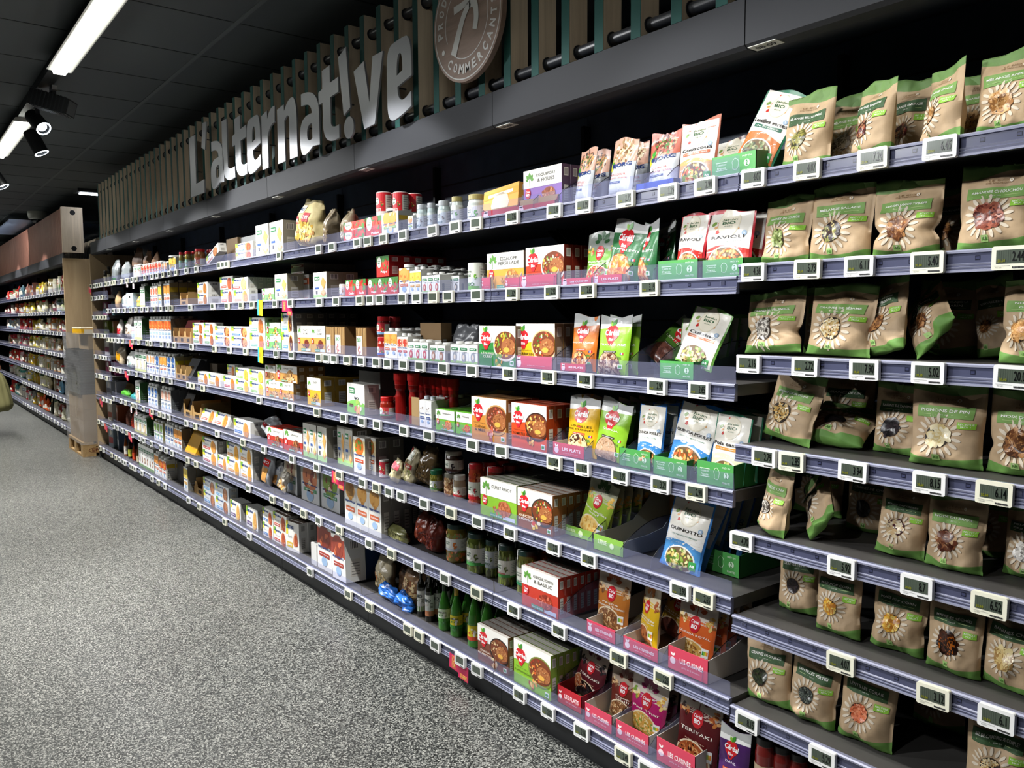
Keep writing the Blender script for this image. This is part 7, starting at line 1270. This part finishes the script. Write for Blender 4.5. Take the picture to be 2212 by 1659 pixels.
# ------------------------------------------------------------------ far run groceries
FARC = {1: ['#c8342c', '#8a8a6c', '#c82c28', '#4a6a74', '#8a5a4c', '#8a5a4c', '#c8b02c', '#d8c03c', '#8a7a4c', '#d8d4b8', '#d8d4b8', '#7a2c28', '#a83c34'], 2: ['#7a2a30', '#b8a49c', '#c8643c', '#c8643c', '#d8b83c', '#d8c84c', '#d8c03c', '#e0d8a0', '#e0dcb0', '#8a2c2c', '#9ab0b8', '#c8d0a0', '#d8dce0'],
        3: ['#c8b0a8', '#a8c0c8', '#c8ccd0', '#c83438', '#c02c2c', '#d8b82c', '#d8c03c', '#e0d8b0', '#d8cca0', '#c8843c', '#d8b060', '#b8442c', '#c8ccb8'], 4: ['#c8c070', '#c8404c', '#d8b8a0', '#c84c5c', '#c8343c', '#d8c03c', '#d8c83c', '#e4dcb4', '#e0d8b0', '#c8b088', '#d8c8a0', '#a8844c', '#c8c4b4'],
        5: ['#4a6a4c', '#c83c30', '#c8302c', '#d8b0b4', '#8a4c3c', '#d8b83c', '#c8b84c', '#e0dcb8', '#d8b070', '#c8c0a8', '#c8a078', '#d8d8cc', '#c8ccc8'], 6: ['#4aa0a0', '#d8c0b8', '#c8d0a0', '#5ab0a0', '#a8a8a4', '#d8c03c', '#d8b03c', '#d8d4b0', '#e0dca8', '#c8b890', '#b84038', '#7ab0d0', '#d8dce0'],
        7: ['#c8242c', '#c83030', '#5a9a98', '#d8d4c0', '#c8404c', '#8a8a84', '#c8a83c', '#e0602c', '#e0602c', '#3a3c34', '#d8d0b0', '#8a3c2c', '#d8d4b4']}
DSC = {'c83': 'red', 'c82': 'red', 'c02': 'red', 'd8b': 'yellow', 'd8c': 'yellow', 'e0d': 'cream', 'd8d': 'cream', 'e4d': 'cream', 'c86': 'orange', 'e06': 'orange', '4a6': 'dark teal', '8a5': 'brown', '8a8': 'grey', '7a2': 'dark red', '9ab': 'blue grey', '4aa': 'teal', '5ab': 'teal', '5a9': 'teal', '7ab': 'light blue'}
XL, XR = -9.28, -15.4; sh = {}
def cname(c):
    r_, g, b_ = L(c); mx = max(r_, g, b_); mn = min(r_, g, b_)
    if c[1:4] in DSC: return DSC[c[1:4]]
    if mx-mn < .12: return 'pale' if mx > .4 else 'grey'
    return 'red' if r_ > 1.6*g else 'yellow' if r_ > 2.2*b_ else 'green' if g > r_ else 'beige'
for r_, cols in FARC.items():
    code = 'l%d' % r_; z = deckz(code); px = 137.0; i = len(cols)
    clear = [0, .27, .20, .20, .20, .22, .21, .27][r_]; x = XL; k = 0
    while x > XR:
        pxn = PCX+FPX*(RR.dot(Vector((x, 0, z))-CAM))/(FF.dot(Vector((x, 0, z))-CAM)); ci = min(len(cols)-1, max(0, int(pxn/137*len(cols)))); c = cols[ci]; kind = rd.choice(['box', 'box', 'bag', 'jar']) if c not in ('#e0602c',) else 'bag'
        w_ = rd.choice([.09, .11, .14, .16]); h_ = min(clear-.03, rd.choice([.11, .14, .16, .18])*(1.1 if r_ in (1, 7) else 1)); kk = (kind, c, w_, round(h_, 3))
        if kk not in sh:
            if kind == 'box': sh[kk] = [('grocery_box', box_mb('gen', (c, rd.choice(['#e8e4dc', '#c8342c', '#d8c03c', '#3a5a8a']), rd.choice(['#f0e8d8', '#c8843c', '#5a8a3c'])), w_, h_, .08, c, None, None, bar=False).mesh('grocery_box'), None)]
            elif kind == 'bag': sh[kk] = [('grocery_bag', bag_mb(w_, h_, .07, c, k % 7+1, 'film', None, .01, [(.1, .3, .9, .6, '#efe8d8')], fine=False).mesh('grocery_bag'), None)]
            else: sh[kk] = [(n_, m_.mesh(n_), l_) for n_, m_, l_ in jar_parts(w_*.42, h_, c, rd.choice(['#c8242c', '#d8d0b8', '#3a5a3c']), '#e0dccc', None)]
        nm = {'box': 'grocery_box', 'bag': 'grocery_bag', 'jar': 'grocery_jar'}[kind]; o = place(nm, sh[kk], x-w_/2, .05+rd.random()*.03+(w_*.42 if kind == 'jar' else .03), z, (0, 0, rd.uniform(-6, 6) if kind == 'box' else 0))
        reg(o, '%s %s' % (cname(c), {'box': 'cardboard grocery box', 'bag': 'soft grocery bag', 'jar': 'grocery jar with lid'}[kind]), {'box': 'box', 'bag': 'bag', 'jar': 'jar'}[kind], code, x-w_/2, .05, z, 'far run groceries')
        x -= w_+rd.choice([.004, .008, .02]); k += 1
# ------------------------------------------------------------------ electronic price labels
TG = {'m1': [1114, 1204, 1268, 1358, 1450, 1531, 723.5, 778.7, 801, 834.7, 877, 941.4, 990, 1035, 606, 692, 476, 484.6, 492.6, 405, 426, 237, 244, 249, 264, 276, 287.5, 296, 315, 330.6, 342, 354.6, 368, 382.6], 'e1': [198, 206, 211, 215, 220, 230],
      'b1': [(1634, '4.07'), (1750, '4.07'), (1892, '7.24'), (2037, '6.45')], 'm2': [1113, 1198.6, 1275.7, 1410, 732.5, 783.5, 806, 827.5, 876, 907, 942, 975, 1037, 412.7, 462, 493, 523, 547, 597, 630.5, 693, 233.5, 246.8, 257.8, 270.3, 284, 295.3, 308.9, 319.7, 335.6, 350.5, 363, 372],
      'b2': [(1634, '4.36'), (1751, '5.73'), (1863, '6.11'), (2010, '5.40'), (2191, '2.44')], 'm3': [1026, 1106, 1191, 1270.6, 1425.7, 1516.6, 711, 728, 756, 786.4, 819.3, 843.8, 878, 913.4, 964, 416, 465, 497.6, 533, 600, 633, 692, 235, 241.5, 248, 256.5, 266.4, 288, 301.7, 319.7, 327.9, 351.4, 365.4, 378.5],
      'b3': [(1624, '2.16'), (1745.7, '2.72'), (1874.3, '7.90'), (2011.4, '5.02'), (2194, '20.0')], 'm4': [1027, 1090, 1203.7, 1265, 1346.3, 1433.7, 1510.6, 748.5, 787.7, 821, 879, 932.4, 409, 418, 440, 562.7, 630.5, 688, 240, 248, 255, 261.4, 279.5, 296.7, 314.3, 329.2, 342, 354, 370.8],
      'b4': [(1657, '2.79'), (1717, '2.85'), (1848.6, '3.94'), (2014, '8.15'), (2154, '6.14')], 'm5': [1038.6, 1108.6, 1202.3, 1278.6, 1475.7, 1527, 739, 789.5, 819, 847, 873, 922.8, 980, 404.5, 423.5, 471.4, 527.5, 572, 634, 687.5, 246, 263, 273, 287.5, 295.4, 311.4, 330.6, 346.5, 355.8, 366.4],
      'b5': [(1608.6, '4.70'), (1824.3, '5.92'), (1987, '8.7'), (2143, '6.52')], 'm6': [1035.7, 1116.6, 1214.3, 1342.9, 1439, 804, 851.4, 910, 967.8, 407, 425.3, 478, 539, 590.8, 622.4, 658.6, 691, 739, 247, 255, 265.6, 275, 288, 304, 312.7, 328.6, 349, 360.4, 373.7],
      'b6': [(1823, '4.07'), (2023, '3.12'), (2158.6, '6.1')], 'm7': [1037, 1128.6, 1190, 1262.9, 1352.9, 1405, 672.8, 758.7, 804, 887.5, 911, 946.3, 1000.5, 409, 432, 487.7, 541, 242.4, 251.7, 259.6, 267.6, 272.2, 283.5, 288.8, 293.4, 308.7, 330.6, 343.8, 358.4], 'b7': [(1620, '8.15'), (1782.9, '5.29')],
      'e2': [200, 208.5, 215, 221.6], 'e3': [203, 211, 215.6, 222, 229], 'e4': [204, 212.6, 220.7, 227], 'e5': [207, 217, 224, 229.3], 'e6': [209, 216, 220.7, 231.6], 'e7': [224, 231, 240], 'e8': [214.5, 222.5], 'e9': [218, 225]}
BP = ['2.96', '2.49', '1.99', '2.75', '3.29', '2.90', '2.65', '3.19', '2.25']; rd = random.Random(5); nb = 0
for code, xs in TG.items():
    z = deckz(code)-RAILH+.002
    for e in xs:
        px, s = e if isinstance(e, tuple) else (e, None)
        if s is None: s = BP[nb % 9] if px > 1100 else ''; nb += 1
        ye = rd.random() < .35; ms = meshes(('esl', s, ye), lambda: pricetag_parts(s, ye)); X = solveX(px-3 if px > 700 else px, z+.02, -.014)
        o = place('price_label', ms, X, -.0142, z-.0006, (0, 0, 0)); o.rotation_euler = (0, math.radians(rd.uniform(-1.2, 1.2)), 0)
        reg(o, 'white electronic price label reading %s' % s.replace('.', ',') if s else 'white electronic price label, dark screen', 'price label', code, X, 0, z, 'electronic price labels')
for r_ in range(1, 8):
    code = 'l%d' % r_; z = deckz(code)-RAILH+.002
    for k in range(16):
        X = -9.35-k*.24-rd.uniform(0, .1); ms = meshes(('esl', '', False), lambda: pricetag_parts('', False)); o = place('price_label', ms, X, -.0142, z); reg(o, 'white electronic price label, dark screen', 'price label', code, X, 0, z, 'electronic price labels')
# promotion cards
def promo(code, px0, px1, py, desc, style='pink'):
    z = deckz(code)-RAILH; X = solveX((px0+px1)/2, z, -.013); w = solveX(px1, z, -.013)-solveX(px0, z, -.013); mb = MB(); c = '#cf2458'
    if style == 'pink':
        w = min(w, .125); h = .055; A = Art(w, h)
        mb.box(-w/2, 0, -.0008, 0, 0, h, c, 'card'); mb.box(0, w/2, -.0008, 0, -.016, h-.014, c, 'card')
        for x0, z0_ in ((-w*.36, .006), (w*.10, -.012)):
            ww = w*.22 if x0 < 0 else w*.34; hh = h*.8 if x0 < 0 else h*.28
            mb.box(x0, x0+ww, -.0012, -.0008, z0_, z0_+hh, '#d8b43c', 'card'); mb.box(x0+.0015, x0+ww-.0015, -.0014, -.0012, z0_+.0015, z0_+hh-.0015, c, 'card')
            vs, fs = textmesh('ÇA\nVA' if x0 < 0 else 'DURER', .03); mb.add([(x0+.003+x*(ww-.006), -.0017, z0_+.003+y*(hh-.006)) for x, y in vs], fs, '#e0c04c', 'card')
    elif style == 'yellow':
        w, h = .075, .085; mb.box(-w/2, w/2, -.0008, 0, 0, h, '#e8e01c', 'card'); mb.box(-w/2, -w/2+.02, -.0012, -.0008, 0, h, '#3fa8dc', 'card'); mb.box(-w/2+.024, -w/2+.034, -.0012, -.0008, .03, .058, '#d8602c', 'card'); mb.box(-.005, w/2-.006, -.0012, -.0008, .012, .015, '#c8a81c', 'card')
    else:
        w, h = .05, .045; mb.box(-w/2, w/2, -.0008, 0, 0, h, '#ece0e0', 'card'); mb.box(-w*.3, w*.3, -.0012, -.0008, .008, .018, '#d85a7c', 'card')
    o = mb.build('promotion_card'); Z = solveZ(py, X, -.0135); o.location = (X, -.0140, Z-.03 if style == 'pink' else Z-.045)
    o.rotation_euler = (0, math.radians(3), 0); reg(o, desc, 'card', code, X, 0, z, 'promotion cards')
promo('m7', 964, 1018, 1436, 'pink promotion card with yellow lettering'); promo('m5', 706, 754, 1033, 'pink promotion card with yellow lettering'); promo('m2', 600, 641, 661, 'pink promotion card with yellow lettering')
promo('m3', 272, 294, 742, 'pink promotion card'); promo('m4', 263, 284, 809, 'pink promotion card'); promo('m5', 318, 336, 892, 'red promotion card'); promo('m6', 271, 292, 942, 'pink promotion card'); promo('e1', 187, 202, 626, 'red promotion card'); promo('e7', 209, 228, 868, 'red promotion card'); promo('e8', 221, 237, 922, 'red promotion card')
promo('m2', 553, 571, 664, 'yellow and blue promotion card', 'yellow'); promo('m3', 555, 571, 766, 'yellow and blue promotion card', 'yellow'); promo('m1', 271, 279, 609, 'white and pink promotion card', 'white'); promo('m1', 284, 292, 612, 'white and pink promotion card', 'white'); promo('m5', 281, 286, 880, 'white and pink promotion card', 'white'); promo('m5', 292, 298, 884, 'white and pink promotion card', 'white')
# clear dividers
for code, xs in {'m1': [1150, 1204, 1280, 1390, 1440], 'm2': [1195, 1280, 1350, 1410, 1510], 'm3': [1190, 1262, 1350, 1412, 1500], 'm4': [1185, 1262, 1338, 1410, 1490], 'm5': [1115, 1198, 1268, 1338, 1405], 'm6': [1208, 1338, 1430, 1515], 'm7': [1190, 1258, 1320, 1400, 1490]}.items():
    for px in xs:
        X = solveX(px, deckz(code)+.03, .004); o = divider(X, code); reg(o, 'clear plastic shelf divider with curved dark edge', 'divider', code, X, 0, deckz(code), 'shelf dividers')
# ------------------------------------------------------------------ labels that single things out
def ordn(n): return {1: '1st', 2: '2nd', 3: '3rd'}.get(n, '%dth' % n) if n not in (11, 12, 13) else '%dth' % n
G_ = {}
for r_ in REG: G_.setdefault((r_[1], r_[2]), []).append(r_)
for (desc, loc), L_ in G_.items():
    base = '%s, %s' % (desc, loc); cols = []
    for r_ in sorted(L_, key=lambda q: q[3]):
        if cols and abs(cols[-1][0][3]-r_[3]) < .012: cols[-1].append(r_)
        else: cols.append([r_])
    for ci, c in enumerate(cols):
        ys = sorted(set(round(q[4], 2) for q in c)); zs = sorted(set(round(q[5], 2) for q in c), reverse=True)
        for q in c:
            lab = base; ex = []
            if len(cols) > 1: ex.append('%s from left' % ordn(ci+1))
            if len(ys) > 1: ex.append('%s deep' % ordn(ys.index(round(q[4], 2))+1))
            if len(zs) > 1: ex.append(['upper', 'lower', 'lowest'][min(2, zs.index(round(q[5], 2)))])
            words = base.split(); keep = 16-sum(len(e.split()) for e in ex)
            if len(words) > keep:
                dw = desc.split(); lw = loc.split(); base2 = ' '.join(dw[:max(3, keep-len(lw))]).rstrip(',')+', '+loc
            else: base2 = base
            lab = base2+(', '+' '.join(ex) if ex else ''); q[0]['label'] = lab
            if q[7]: q[0]['group'] = q[7]
bpy.context.view_layer.update()
